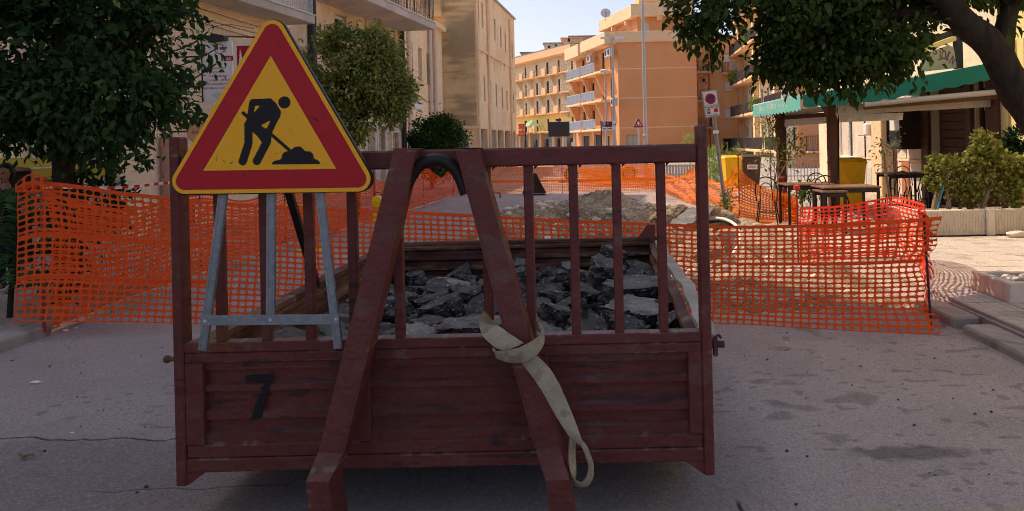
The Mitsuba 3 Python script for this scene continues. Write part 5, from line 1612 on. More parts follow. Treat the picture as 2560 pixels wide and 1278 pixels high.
def chair(label, x, y, yaw, m='blackmetal'):
    k = thing('bistro_chair', label, 'chair', 'bentwood style bistro chairs at the cafe tables')
    c, s = math.cos(yaw), math.sin(yaw)
    W = lambda p: np.array([x + p[0] * c - p[1] * s, y + p[0] * s + p[1] * c, GZ + .012 + p[2]])
    R = .2
    st_ = lathe([(.001, .43), (R - .02, .43), (R, .44), (R, .455), (R - .02, .465), (.001, .465)], 18)
    st_.vertices = np.array([W(v) for v in st_.vertices])
    part(k, 'seat', st_, 'blackmetal', smooth=30)
    part(k, 'seat_ring', tube([W((.15 * math.cos(t), .15 * math.sin(t), .24)) for t in np.linspace(0, 2 * math.pi, 20)], .008, 6), m, smooth=True)
    o = spl([(-.18, .14, .45), (-.19, .2, .65), (-.15, .23, .82), (0, .25, .89), (.15, .23, .82), (.19, .2, .65), (.18, .14, .45)], 30)
    i_ = spl([(-.1, .18, .46), (-.11, .21, .62), (-.08, .23, .74), (0, .24, .78), (.08, .23, .74), (.11, .21, .62), (.1, .18, .46)], 24)
    part(k, 'back_hoop', tube([W(q) for q in o], .012, 7), m, smooth=True)
    part(k, 'inner_hoop', tube([W(q) for q in i_], .009, 7), m, smooth=True)
    for a, b in ((-1, -1), (1, -1), (-1, 1), (1, 1)):
        part(k, 'leg', tube([W((a * .14, b * .14, .44)), W((a * .165, b * .16, .22)), W((a * .2, b * .2, 0))], .012, 7), m, smooth=True)


chair('black hoop-backed chair left of the bare brown table, behind the orange net', 3.25, 14.6, math.pi * .9)
chair('black hoop-backed chair behind the bare brown table, beside the amber house railing', 4.42, 15.25, .1)
chair('black hoop-backed chair half hidden by the thick pergola post', 4.15, 14.15, -.4)
chair('black chair with low seat in front of the cafe door table', 5.95, 15.5, math.pi)
chair('reddish hoop-backed chair behind the cafe door table against the cream wall', 7.1, 17.75, .2, 'reddoor')
chair('dark chair right of the cafe door table next to the jade bush', 7.05, 16.7, -1.2)
chair('dark chair tucked nearest the left jade bush', 6.55, 16.1, -2.4)

# bins
def bin_(name, label, x, y, w, d, h, m, yaw=0, txt=None):
    k = thing(name, label, 'wheelie bin')
    fr = Fr((x, y, GZ + .012 if x > KR else .005), (math.cos(yaw), math.sin(yaw), 0))
    b = [(-w * .4, d * .36), (w * .4, d * .36), (w * .4, -d * .36), (-w * .4, -d * .36)]
    t = [(-w * .5, d * .5), (w * .5, d * .5), (w * .5, -d * .5), (-w * .5, -d * .5)]
    part(k, 'body', hexa([fr.at(a, .06, c) for a, c in b], [fr.at(a, h * .9, c) for a, c in t]), m)
    part(k, 'rim', fr.rbx(-w * .53, w * .53, h * .87, h * .93, -d * .53, d * .53, .015), m)
    part(k, 'lid', hull([fr.at(a * 1.04, h * .932, c * 1.04) for a, c in t] + [fr.at(a * .8, h, c * .8) for a, c in t] + [fr.at(0, h * .95, d * .58)]), m)
    part(k, 'panel_groove', cat([fr.ext(Polygon([(-w * .3, h * .8), (w * .3, h * .8), (0, h * .45)]).buffer(.01).difference(Polygon([(-w * .3, h * .8), (w * .3, h * .8), (0, h * .45)]).buffer(-.012)), d * .42, d * .5)]), m)
    for s in (-1, 1):
        part(k, 'wheel', cyl(fr.at(s * w * .42, .1, -d * .42), fr.at(s * w * .48, .1, -d * .42), .1, 16), 'rubber', smooth=40)
    if txt:
        part(k, 'sticker', fr.rbx(-w * .25, w * .3, h * .55, h * .7, d * .47, d * .505, .004), 'white')
        part(k, 'lettering', fr.text(txt, h * .05, .01, h * .6, d * .507, bold=True, width=w * .4), 'red')
    return k


q = P(2117, 420, 17.6)
k = bin_('wheelie_bin', 'big yellow wheelie bin beside the thick pergola post against the cafe wall', q[0], 17.6, .62, .7, 1.12, 'yellowbin')
f_ = Fr((q[0], 17.6, GZ), (1, 0, 0))
part(k, 'lettering', f_.text('ZERO WASTE', .045, 0, .52, .315, bold=True, width=.34), 'black')
q = P(1828, 420, 26)
bin_('wheelie_bin', 'yellow wheelie bin behind the sagging orange net, beside the leaning parking sign', q[0], 26, .55, .6, 1.05, 'yellowbin', .1)
q = P(1876, 420, 26.5)
bin_('wheelie_bin', 'brown wheelie bin with white sticker next to the yellow bin behind the net', q[0], 26.5, .62, .6, 1.05, 'brownbin', -.05, 'UMIDO')

# railing behind the cafe tables and the slatted fence further off
rl = thing('street_railing', 'grey upright-bar railing in front of the amber house', 'railing')
fR_ = Fr((P(1925, 420, 30)[0], 30, 0), (1, 0, 0))
wR = fR_.hit(2046, 420)[0]
zt = P(1990, 398, 30)[2]
part(rl, 'rail', cat([fR_.bx(0, wR, zt - .04, zt, -.02, .02), fR_.bx(0, wR, zt - .22, zt - .19, -.015, .015), fR_.bx(0, wR, .25, .28, -.015, .015)]), 'grey')
for x in np.linspace(.03, wR - .03, 15):
    part(rl, 'upright', fR_.bx(x - .013, x + .013, .1, zt - .22, -.012, .012), 'grey')
sf = thing('slatted_fence', 'weathered grey slatted wooden fence behind the sagging net', 'fence')
fS = Fr((P(1658, 420, 32)[0], 32, 0), (1, 0, 0))
wS = fS.hit(1740, 420)[0]
zt = P(1700, 410, 32)[2]
part(sf, 'rail', cat([fS.bx(0, wS, zt - .1, zt - .05, -.06, -.02), fS.bx(0, wS, .3, .36, -.06, -.02)]), 'slab')
for x in np.arange(0, wS - .05, .115):
    part(sf, 'slat', fS.rbx(x, x + .09, .05, zt - .02, -.018, .006, .006), 'slab')

# the long planter with jade bushes
lp_ = thing('long_planter', 'long low cream concrete planter wall at the right edge of the cafe', 'planter')
YPn = 12.42
fP = Fr((5.08, YPn, GZ), (1, 0, 0))
for i, (a0, a1) in enumerate(((0, 1.12), (1.13, 4.5))):
    k = part(lp_, 'front_wall', fP.rbx(a0, a1, .02, .415, -.12, 0, .012), 'concrete')
    part(k, 'ribs', cat([fP.bx(x, x + .012, .05, .385, .001, .007) for x in np.arange(a0 + .05, a1 - .04, .045)]), 'concrete')
part(lp_, 'joint_post', fP.rbx(1.06, 1.19, .0, .43, .008, .055, .02), 'offwhite')
part(lp_, 'side_wall', fP.rbx(-.002, .12, .02, .41, -1.2, -.122, .012), 'concrete')
part(lp_, 'earth', fP.bx(.122, 4.5, .02, .34, -1.2, -.122), 'soil')
rk = stone((.36, .2, .14), 4, 2)
rk.apply_translation([6.42, 12.1, .16])
single('boulder', 'broken pale concrete piece at the foot of the long planter wall', 'boulder', rk, 'concrete')

# the square tree box with pebbles
tb = thing('tree_box', 'low concrete tree surround full of pebbles at the right edge', 'tree box')
BX0, BX1, BY0, BY1 = 3.90, 6.2, 7.47, 8.22
for (a, b, c, d) in ((BX0, BX1, BY0, BY0 + .11), (BX0, BX1, BY1 - .11, BY1), (BX0, BX0 + .10, BY0 + .113, BY1 - .113)):
    part(tb, 'edge_wall', rbx(a, b, c, d, .1, .295, .012), 'concrete')
part(tb, 'earth', bx(BX0 + .1, BX1, BY0 + .11, BY1 - .11, .1, .22), 'soil')
rng = np.random.default_rng(21)
for i in range(46):
    s = rng.uniform(.045, .085)
    m = stone((s * 1.4, s, s * .7), 300 + i, 2, .05)
    m.apply_transform(trimesh.transformations.rotation_matrix(rng.uniform(0, 6), (0, 0, 1)))
    m.apply_translation([rng.uniform(BX0 + .16, BX0 + 1.1), rng.uniform(BY0 + .17, BY1 - .17), .235 + rng.uniform(0, .03)])
    single('pebble', 'rounded pale pebble lying in the concrete tree surround', 'pebble', m, ('slab', 'offwhite', 'concrete')[i % 3], smooth=True, group='pebbles in the tree surround')

# the leaning no-parking sign
np_ = thing('parking_sign', 'leaning no-parking sign on a grey post behind the orange net', 'road sign')
YN = 12.6
A, B = P(1818, 512, YN), P(1785, 292, YN)
A[2] = min(A[2], .3)
part(np_, 'post', cyl(A - (B - A) * .15, B, .030, 12), 'galv', smooth=40)
part(np_, 'clip', cyl(P(1790, 326, YN), P(1791, 334, YN), .042, 10), 'white')
ang = math.radians(7.5)
c = P(1778, 259, YN - .05)
fN = Fr(c, (math.cos(ang), 0, math.sin(ang)), (-math.sin(ang), 0, math.cos(ang)))
s = YN / FPX
part(np_, 'plate', fN.ext(rect(-18 * s, 18 * s, -32 * s, 32 * s).buffer(.01), -.012, 0), 'signwhite')
part(np_, 'rim', fN.ext(rect(-18 * s, 18 * s, -32 * s, 32 * s).buffer(.012).difference(rect(-17 * s, 17 * s, -31 * s, 31 * s)), .001, .004), 'grey')
o = (0, 12 * s)
part(np_, 'red_ring', fN.ext(Point(*o).buffer(13 * s).difference(Point(*o).buffer(9.5 * s)).union(LineString([(-8.5 * s, o[1] + 8.5 * s), (8.5 * s, o[1] - 8.5 * s)]).buffer(1.6 * s)), .003, .006), 'signred')
part(np_, 'blue_disc', fN.ext(Point(*o).buffer(9.3 * s), .001, .0025), 'blue')
part(np_, 'lettering', cat([fN.text('GIOVEDI', 2.6 * s, 0, -5.5 * s, .001, width=32 * s), fN.text('E SABATO', 3.6 * s, 0, -11 * s, .001, bold=True, width=31 * s), fN.text('dalle 6,00 alle 15,00', 2.2 * s, 0, -29.5 * s, .001, width=30 * s)]), 'black')
part(np_, 'parking_symbol', fN.bx(-14 * s, -5 * s, -24 * s, -13 * s, .001, .003), 'blue')
part(np_, 'parking_letter', fN.text('P', 7 * s, -9.4 * s, -22 * s, .0032, bold=True), 'signwhite')
part(np_, 'tow_symbol', fN.bx(4 * s, 14 * s, -23 * s, -13 * s, .001, .003), 'hatred')
part(np_, 'tow_pictogram', fN.ext(Polygon([(6 * s, -21 * s), (9 * s, -21 * s), (12.5 * s, -15 * s), (10.5 * s, -15 * s), (9.5 * s, -18 * s), (6.5 * s, -18.5 * s)]), .0032, .005), 'black')
# ------------------------------------------------------------------ orange safety nets
def net_mesh(surf, L, H, cw, ch, hw=.74, hh=.68, seed=0, jitter=.0, corners=8, band=True):
    """A plastic net: cells cw x ch metres over length L and height H; surf(s, t) maps arrays s (0..1 along), t (0..1 up) to points."""
    nu, nv = max(1, int(round(L / cw))), max(1, int(round(H / ch)))
    rng = np.random.default_rng(seed)
    I, J = np.meshgrid(np.arange(nu), np.arange(nv), indexing='ij')
    I, J = I.ravel(), J.ravel()
    off = np.cumsum(rng.normal(0, jitter, (nu + 1,))) if jitter else np.zeros(nu + 1)
    edge = np.arange(nu + 1) + (rng.uniform(-jitter, jitter, nu + 1) if jitter else 0)
    sq = np.array([(-1, -1), (0, -1), (1, -1), (1, 0), (1, 1), (0, 1), (-1, 1), (-1, 0)], float)
    ang = np.arctan2(sq[:, 1], sq[:, 0])
    e = 2.8
    rr = (np.abs(np.cos(ang)) ** e + np.abs(np.sin(ang)) ** e) ** (-1 / e)
    ho = np.stack([np.cos(ang) * rr, np.sin(ang) * rr], -1)
    cu, hwid = (edge[I] + edge[I + 1]) / 2, (edge[I + 1] - edge[I]) / 2
    hs = hw * rng.uniform(.93, 1.05, len(I))
    vs = hh * rng.uniform(.93, 1.06, len(I))
    out_u = cu[:, None] + hwid[:, None] * sq[None, :, 0]
    out_v = J[:, None] + .5 + .5 * sq[None, :, 1]
    in_u = cu[:, None] + (hwid * hs)[:, None] * ho[None, :, 0]
    in_v = J[:, None] + .5 + .5 * vs[:, None] * ho[None, :, 1]
    U = np.concatenate([out_u, in_u], 1) / nu
    V = np.concatenate([out_v, in_v], 1) / nv
    pts = surf(U.ravel(), V.ravel())
    k = np.arange(8)
    k2 = (k + 1) % 8
    tri = np.vstack([np.stack([k, k2, 8 + k2], -1), np.stack([k, 8 + k2, 8 + k], -1)])
    F = (np.arange(len(I)) * 16)[:, None, None] + tri[None]
    return TM(pts, F.reshape(-1, 3))


def interp(xs, ys):
    xs, ys = np.asarray(xs, float), np.asarray(ys, float)
    from scipy.interpolate import PchipInterpolator
    return PchipInterpolator(xs, ys)


def net_surface(plan, top, bottom, fold=.03, fold_n=3.0, seed=0, bulge=0.0, flare=0.0):
    """plan: (x, y) stations; top and bottom: heights at those stations."""
    p = np.asarray(plan, float)
    d = np.r_[0, np.cumsum(np.linalg.norm(np.diff(p, axis=0), axis=1))]
    L = d[-1]
    fx, fy, ft, fb__ = (interp(d / L, q) for q in (p[:, 0], p[:, 1], top, bottom))

    def surf(s, t):
        s, t = np.clip(s, 0, 1), np.asarray(t)
        x, y = fx(s), fy(s)
        tx, ty = fx.derivative()(s), fy.derivative()(s)
        n = np.sqrt(tx * tx + ty * ty) + 1e-9
        nx, ny = ty / n, -tx / n
        w = meshkit.fbm(np.stack([s * L * .9, t * fold_n, 0 * s + seed], -1), 3, seed) - .5
        w2 = meshkit.noise(np.stack([s * L * 2.3, t * fold_n * 2.4, 0 * s + seed + 5], -1), seed + 3) - .5
        o = fold * 2 * w + fold * .7 * w2 + bulge * np.sin(np.pi * t) + flare * (1 - t) ** 3
        z = fb__(s) * (1 - t) + ft(s) * t + fold * .5 * (meshkit.fbm(np.stack([s * L * 1.1, t * 4, 0 * s + seed + 9], -1), 2, seed + 7) - .5) * np.sin(np.pi * t) * 2
        return np.stack([x + nx * o, y + ny * o, z], -1)
    return surf, L


def post(x, y, z0, z1, r=.010, m='postred', lean=(0, 0)):
    return cyl((x, y, z0), (x + lean[0], y + lean[1], z1), r, 8)


def strip(surf, t0, t1, n=160, s0=0, s1=1):
    s = np.linspace(s0, s1, n)
    a, b = surf(s, np.full(n, t0)), surf(s, np.full(n, t1))
    v = np.vstack([a, b])
    f = []
    for i in range(n - 1):
        f += [[i, i + 1, n + i + 1], [i, n + i + 1, n + i]]
    return TM(v, f)


def shifted(surf, dx):
    return lambda s, t: surf(s, t) + np.array(dx)


# across the street, in front
fn_ = thing('safety_net', 'nearest orange plastic safety net stretched right across the street behind the skip', 'safety net')
plan = [(-5.27, 7.36), (-5.1, 7.42), (-4.4, 7.5), (-4.0, 7.55), (-3.2, 7.66), (-2.2, 7.74), (-1.75, 7.76), (.62, 7.74), (1.2, 7.55), (2.05, 7.22), (2.55, 7.05), (2.94, 6.93)]
top = [1.36, 1.42, 1.315, 1.255, 1.155, 1.08, 1.05, .885, .865, .895, .935, .98]
bot = [.20, .19, .15, .12, .06, .03, .02, .02, .0, -.0, .0, .005]
surf, L = net_surface(plan, top, bot, .045, 4, 1, 0, .16)
surf_flat = surf
surf = lambda s, t: surf_flat(s, t) + np.stack([(.05 * np.sin(np.asarray(t) * 7 + 1) + .03 * np.sin(np.asarray(t) * 19)) * np.clip((s - .93) / .07, 0, 1) ** 2, .12 * np.sin(np.asarray(t) * 5) * np.clip((s - .9) / .1, 0, 1), .05 * np.sin(s * 40) * np.clip((s - .8) / .2, 0, 1) * (1 - np.asarray(t)) * 0], -1)
part(fn_, 'mesh', net_mesh(surf, L, 1.0, .072, .0475, .84, .72, 1, .06), 'net')
part(fn_, 'top_edge', strip(shifted(surf, (0, -.003, .012)), .985, 1.012), 'net')
for t, t1, s0, s1 in ((.30, .335, 0, .22), (.62, .65, 0, .22), (.60, .63, .8, 1)):
    part(fn_, 'fold_band', strip(shifted(surf, (0, .01, 0)), t, t1, 80, s0, s1), 'net')
part(fn_, 'post', post(-5.1, 7.45, .05, 1.47, .016), 'postred', label='rusty red post with flat cap')
part(fn_, 'post_cap', lathe([(.02, 0), (.05, .012), (.05, .03), (.02, .035)], 12, (-5.1, 7.45, 1.46)), 'postred')
part(fn_, 'post', post(2.95, 6.95, -.1, 1.0, .011, lean=(-.04, .02)), 'darkgrey')
# the loose corner at the left post
cs = lambda s, t: np.stack([-5.27 + .30 * s, 7.35 + .03 * s, 1.36 + .10 * np.sin(np.pi * np.clip(s, 0, 1)) * t + .07 * t], -1)
part(fn_, 'loose_corner', net_mesh(cs, .30, .09, .075, .045, .75, .7, 3), 'net')
# the flap that turns back at the right end
kn = thing('safety_net', 'tangled bright red safety net round the cafe corner of the dug-up pavement', 'safety net')
plan2 = [(2.64, 10.1), (3.1, 10.35), (3.9, 10.3), (3.95, 9.6), (3.4, 8.2), (2.97, 6.98)]
surf2, L2 = net_surface(plan2, [.80, .79, .90, .88, .92, .96], [.1, .1, .12, .1, .05, .0], .07, 3, 4)
part(kn, 'mesh', net_mesh(surf2, L2, .85, .085, .055, .76, .66, 4, .08), 'netred')
part(kn, 'top_edge', strip(surf2, .985, 1.02), 'netred')
part(kn, 'post', post(2.62, 10.1, -.05, 1.05, .012), 'postred')
part(kn, 'post_cap', lathe([(.015, 0), (.045, .02), (.04, .06), (.015, .07)], 10, (2.62, 10.1, 1.03)), 'hatred')
# along the left kerb
ln = thing('safety_net', 'long wrinkled orange safety net running along the left kerb', 'safety net')
ys = [7.5, 9.0, 10.6, 12.2, 13.6, 15.2, 16.9, 19.3, 22.0, 24.2, 26.2]
xs = [-5.08, -5.12, -5.18, -5.2, -5.2, -5.05, -4.95, -4.75, -4.57, -4.5, -4.45]
tp1 = [1.36, 1.06, 1.12, .92, 1.10, .90, 1.12, .82, 1.18, .72, 1.02]
surf3, L3 = net_surface(list(zip(xs, ys)), tp1, [.06] * 11, .10, 3.5, 8, .05)
part(ln, 'mesh', net_mesh(surf3, L3, 1.0, .085, .052, .80, .60, 8, .05), 'net')
part(ln, 'top_edge', strip(surf3, .985, 1.02, 260), 'net')
part(ln, 'bottom_edge', strip(surf3, -.02, .02, 260), 'net_lit')
for x, y, t in zip(xs[2::2], ys[2::2], tp1[2::2]):
    part(ln, 'post', post(x + .02, y, .0, t + .28, .011), 'postred')
# the far end
fn2 = thing('safety_net', 'farthest orange safety net closing off the end of the works', 'safety net')
surf4, L4 = net_surface([(-4.4, 26.3), (-3.3, 27.0), (-1.5, 27.05), (.5, 27.0), (2.25, 27.0)], [.98, .90, .88, .90, .90], [.03] * 5, .03, 3, 12)
part(fn2, 'mesh', net_mesh(surf4, L4, .88, .062, .055, .76, .72, 12), 'netorange')
for t in (.44, .98):
    part(fn2, 'fold_band', strip(shifted(surf4, (0, -.02, 0)), t, t + .05, 120), 'netorange')
surf5, L5 = net_surface([(-.3, 27.5), (1.0, 27.7), (2.3, 27.5)], [.84, .80, .88], [.2, .12, .05], .08, 3, 15)
part(fn2, 'second_layer', net_mesh(surf5, L5, .75, .062, .055, .6, .6, 15), 'netorange')
for x in (-3.3, -.9, 2.25):
    part(fn2, 'post', post(x, 26.98, 0, 1.05, .012), 'postred')
# right side
rn = thing('safety_net', 'sagging orange safety net along the right side of the works, past the yellow bin', 'safety net')
pr_ = [(2.27, 26.9), (2.52, 23.4), (2.75, 20.6), (2.84, 17.8), (2.92, 15.6)]
surf6, L6 = net_surface(pr_, [.92, .62, .98, .74, 1.16], [.03, .05, .03, .05, .02], .11, 4, 18)
part(rn, 'mesh', net_mesh(surf6, L6, .85, .085, .05, .74, .46, 18, .05), 'netorange')
part(rn, 'top_edge', strip(surf6, .985, 1.02), 'netorange')
surf7, L7 = net_surface([(2.92, 15.6), (3.15, 15.45), (3.45, 15.3), (3.7, 15.2), (3.95, 15.1)], [1.16, .92, .74, .66, .5], [.02, .03, .04, .06, .12], .11, 5, 21)
part(rn, 'mesh', net_mesh(surf7, L7, .8, .06, .045, .66, .36, 21, .1), 'netorange')
part(rn, 'bunched_end', net_mesh(net_surface([(3.7, 15.18), (3.85, 15.0), (3.72, 14.85), (3.9, 14.75)], [.66, .6, .5, .42], [.12, .15, .1, .13], .12, 5, 23)[0], .6, .5, .05, .045, .7, .6, 23, .1), 'netorange')
for x, y, z in ((2.75, 20.6, 1.02), (2.92, 15.6, 1.38), (3.68, 15.2, .93), (2.27, 26.9, 1.0)):
    k = part(rn, 'post', post(x, y, -.02, z, .012), 'postred')
    part(k, 'cap', lathe([(.015, 0), (.055, .015), (.05, .04), (.015, .045)], 10, (x, y, z - .01)), 'postred')


# barrier tape
def tape_strip(pts, w=.05, step=.3, twist=0.0):
    p = spl(pts, 80)
    d = np.r_[0, np.cumsum(np.linalg.norm(np.diff(p, axis=0), axis=1))]
    a = twist * d / d[-1]
    up = np.stack([0 * a, np.sin(a), np.cos(a)], -1) * w / 2
    v = np.vstack([p - up, p + up])
    n = len(p)
    f = []
    for i in range(n - 1):
        f += [[i, i + 1, n + i + 1], [i, n + i + 1, n + i]]
    return TM(v, f), np.stack([np.tile(d / step, 2), np.r_[np.zeros(n), np.ones(n)]], -1)


for pts, tw, lab in (([(-5.1, 7.47, 1.40), P(300, 469, 8.6), P(420, 457, 9.8), P(520, 448, 11), P(900, 440, 18)], .8, 'red and white barrier tape stretched from the left post across the cream wall'),
                     ([P(1950, 462, 15.0), P(1968, 480, 14.8), P(1985, 500, 14.5), P(1999, 520, 14.0)], 2.2, 'short end of barrier tape hanging from a post by the bare cafe table')):
    m, uv = tape_strip(pts, .032, .26, tw)
    single('barrier_tape', lab, 'barrier tape', m, 'tape', uv=uv)
for pts, lab in (([(2.6, 17.5, .05), (2.8, 16.2, .09), (3.05, 14.7, .06), (3.3, 13.6, .13)], 'yellow warning tape trailing on the ground under the right net'), ([(-4.7, 12.8, .03), (-4.5, 13.0, .05), (-4.2, 13.0, .03)], 'yellow tape scrap lying at the foot of the left net')):
    m, uv = tape_strip(pts, .12, 1, 1.3)
    single('warning_tape', lab, 'warning tape', m, 'tapeyellow')

# the amber hazard lamp on an iron rod
hl = thing('hazard_lamp', 'amber hazard lamp hung on an iron rod left of the lifting frame', 'hazard lamp')
YHz = 12.0
A, B = P(934, 424, YHz), P(941, 560, YHz)
B[2] = 0
part(hl, 'rod', cyl(B, A, .012, 8), 'postred')
c = P(944, 505, YHz - .05)
dl_ = lathe([(.001, -.05), (.085, -.045), (.095, -.02), (.095, .02), (.08, .05), (.001, .06)], 20)
dl_.apply_transform(trimesh.transformations.rotation_matrix(math.pi / 2, (1, 0, 0)))
dl_.apply_translation(c)
part(hl, 'lens', dl_, 'lens', smooth=40)
part(hl, 'battery_case', rbx(c[0] - .08, c[0] + .07, c[1] - .04, c[1] + .06, c[2] - .30, c[2] - .10, .02), 'lens')
part(hl, 'handle', tube(spl([c + [-.05, 0, .09], c + [-.02, 0, .14], c + [.05, 0, .13], c + [.07, 0, .08]], 12), .006, 6), 'blackmetal')

# back of a sign and a folded frame by the far net
bs = thing('sign_back', 'dark back of a triangular sign standing at the far net behind the skip bars', 'road sign')
YK = 26.2
f = Fr((P(1335, 470, YK)[0], YK, 0), (1, 0, 0))
part(bs, 'plate', f.ext(Polygon([(-.36, .09), (.36, .09), (.05, .70), (-.05, .70)]).buffer(.03), -.02, 0), 'brownmetal')
part(bs, 'stand', cat([bar(f.at(-.28, .0, .02), f.at(-.1, .7, .02), .03, .02), bar(f.at(.28, .0, .02), f.at(.1, .7, .02), .03, .02), f.bx(-.38, .38, .01, .05, .025, .06)]), 'blackmetal')
fo = thing('folding_stand', 'small dark metal trestle standing on the road before the far net', 'trestle')
f = Fr((P(1240, 490, 25.4)[0], 25.4, 0), (1, 0, 0))
part(fo, 'frame', cat([bar(f.at(-.13, .16, 0), f.at(.12, .16, 0), .02, .02), bar(f.at(.12, .16, 0), f.at(.15, 0, 0), .02, .02), bar(f.at(-.13, .16, 0), f.at(-.16, 0, 0), .02, .02)]), 'darkgrey')
part(fo, 'rear_legs', cat([bar(f.at(.1, .16, -.01), f.at(.1, 0, -.3), .02, .02), bar(f.at(-.1, .16, -.01), f.at(-.1, 0, -.3), .02, .02)]), 'darkgrey')

# the white car beyond the far net
cr = thing('parked_car', 'white car parked behind the far orange net', 'car')
xc = P(1500, 420, 35)[0]
M_ = lambda prof, y0, y1: TM(*(lambda m: (m.vertices[:, [0, 2, 1]] * [1, 1, 1], m.faces[:, ::-1]))(trimesh.creation.extrude_polygon(Polygon(prof), y1 - y0, engine='earcut')))
body = [(-2.0, .28), (2.0, .28), (2.05, .6), (1.9, .8), (1.0, .92), (-1.2, .95), (-1.95, .86), (-2.06, .6)]
cab = [(-1.5, .94), (.95, .91), (.35, 1.42), (-1.0, 1.44)]
for nm, pr__, y0, y1, mm in (('body', body, 34.6, 36.3, 'carwhite'), ('cabin', cab, 34.75, 36.15, 'carwhite')):
    m = M_(pr__, y0, y1)
    m.apply_translation([xc, y0 - m.bounds[0][1], 0])
    part(cr, nm, m, mm)
part(cr, 'side_window', cat([bx(xc - .95, xc - .2, 34.735, 34.748, 1.0, 1.36), bx(xc - .12, xc + .5, 34.735, 34.748, 1.0, 1.34)]), 'glass')
for a in (-1.25, 1.25):
    k = part(cr, 'wheel', cyl((xc + a, 34.55, .31), (xc + a, 34.8, .31), .31, 20), 'rubber', smooth=40)
    part(k, 'rim', cyl((xc + a, 34.53, .31), (xc + a, 34.56, .31), .2, 14), 'silver', smooth=40)
part(cr, 'headlight', rbx(xc - 2.03, xc - 1.8, 34.58, 34.7, .62, .76, .02), 'lightgrey')
# ------------------------------------------------------------------ trees and plants
def leaves(pos, out, size, seed, ratio=.45, droop=.35, spread=.8, cols=((.035, .075, .02), (.07, .12, .03)), bright=None, fold=.12):
    """Leaf blades at pos (n x 3) growing roughly along out (n x 3); returns mesh and vertex colours."""
    rng = np.random.default_rng(seed)
    n = len(pos)
    d = out + rng.normal(0, spread, (n, 3)) + [0, 0, -droop]
    d /= np.linalg.norm(d, axis=1, keepdims=True) + 1e-9
    s = np.cross(d, rng.normal(size=(n, 3)) + [0, 0, 1.6])
    s /= np.linalg.norm(s, axis=1, keepdims=True) + 1e-9
    u = np.cross(s, d)
    L = size * rng.uniform(.5, 1.35, n)
    W = L * ratio * rng.uniform(.85, 1.15, n)
    shp = [(0, 0, 0), (.32, -.5, fold), (.32, .5, fold), (.68, -.40, fold * .6), (.68, .40, fold * .6), (1.0, 0, -.10)]
    v = np.stack([pos + d * (L * a)[:, None] + s * (W * b)[:, None] + u * (L * c)[:, None] for a, b, c in shp], 1)
    t = np.array([[0, 2, 1], [1, 2, 4], [1, 4, 3], [3, 4, 5]])
    f = (np.arange(n) * 6)[:, None, None] + t[None]
    k = np.clip(.5 * rng.random((n, 1)) + 1.4 * (meshkit.fbm(pos * 2.2 + seed, 3, seed)[:, None] - .42) + .12, 0, 1)
    c = np.array(cols[0]) * (1 - k) + np.array(cols[1]) * k
    if bright is not None:
        w = rng.random(n) < bright[0]
        c[w] = bright[1]
    c = c * rng.uniform(.8, 1.2, (n, 1))
    return TM(v.reshape(-1, 3), f.reshape(-1, 3)), np.repeat(c, 6, axis=0)


def crown_points(blobs, n, seed, inner=.45, twig=5, tw=.10, gap=.40, gap_f=1.7):
    """Leaf positions bunched on twigs through the volume of blobs (centre, radii)."""
    rng = np.random.default_rng(seed)
    vol = np.array([b[1][0] * b[1][1] * b[1][2] for b in blobs]) ** .67
    which = rng.choice(len(blobs), n // twig, p=vol / vol.sum())
    d = rng.normal(size=(n // twig, 3))
    d /= np.linalg.norm(d, axis=1, keepdims=True)
    r = (inner + (1 - inner) * rng.random((n // twig, 1)) ** .6) * (1 + .14 * rng.normal(size=(n // twig, 1)))
    C, R = np.array([b[0] for b in blobs]), np.array([b[1] for b in blobs])
    q = C[which] + d * R[which] * r
    keep = meshkit.fbm(q * gap_f + seed, 3, seed) > gap
    q, d = q[keep], d[keep]
    m = len(q)
    pos = (q[:, None] + rng.normal(0, tw, (m, twig, 3))).reshape(-1, 3)
    out = np.repeat(d, twig, axis=0)
    return pos, out


def limb(pts, r0, r1, n=24, sides=10, seed=0, rough=.12):
    p = spl(pts, n)
    m = tube(p, np.linspace(r0, r1, n), sides)
    d = meshkit.fbm(m.vertices * 6 + seed, 3, seed) - .5
    c = np.repeat(p, sides, axis=0)
    k = len(c)
    off = m.vertices[:k] - c
    m.vertices[:k] += off * (d[:k] * 2 * rough)[:, None]
    return m


def boughs(root, blobs, r, seed):
    out = []
    for i, (c, R) in enumerate(blobs):
        root, c = np.asarray(root, float), np.asarray(c, float)
        mid = root * .45 + c * .55 + [0, 0, .12]
        out.append(limb([root, mid, c + (c - mid) * .5], r, r * .25, 14, 7, seed + i))
    return out


def PB(px, py, Y, rx, ry, rz):
    return (P(px, py, Y), (rx, ry, rz))


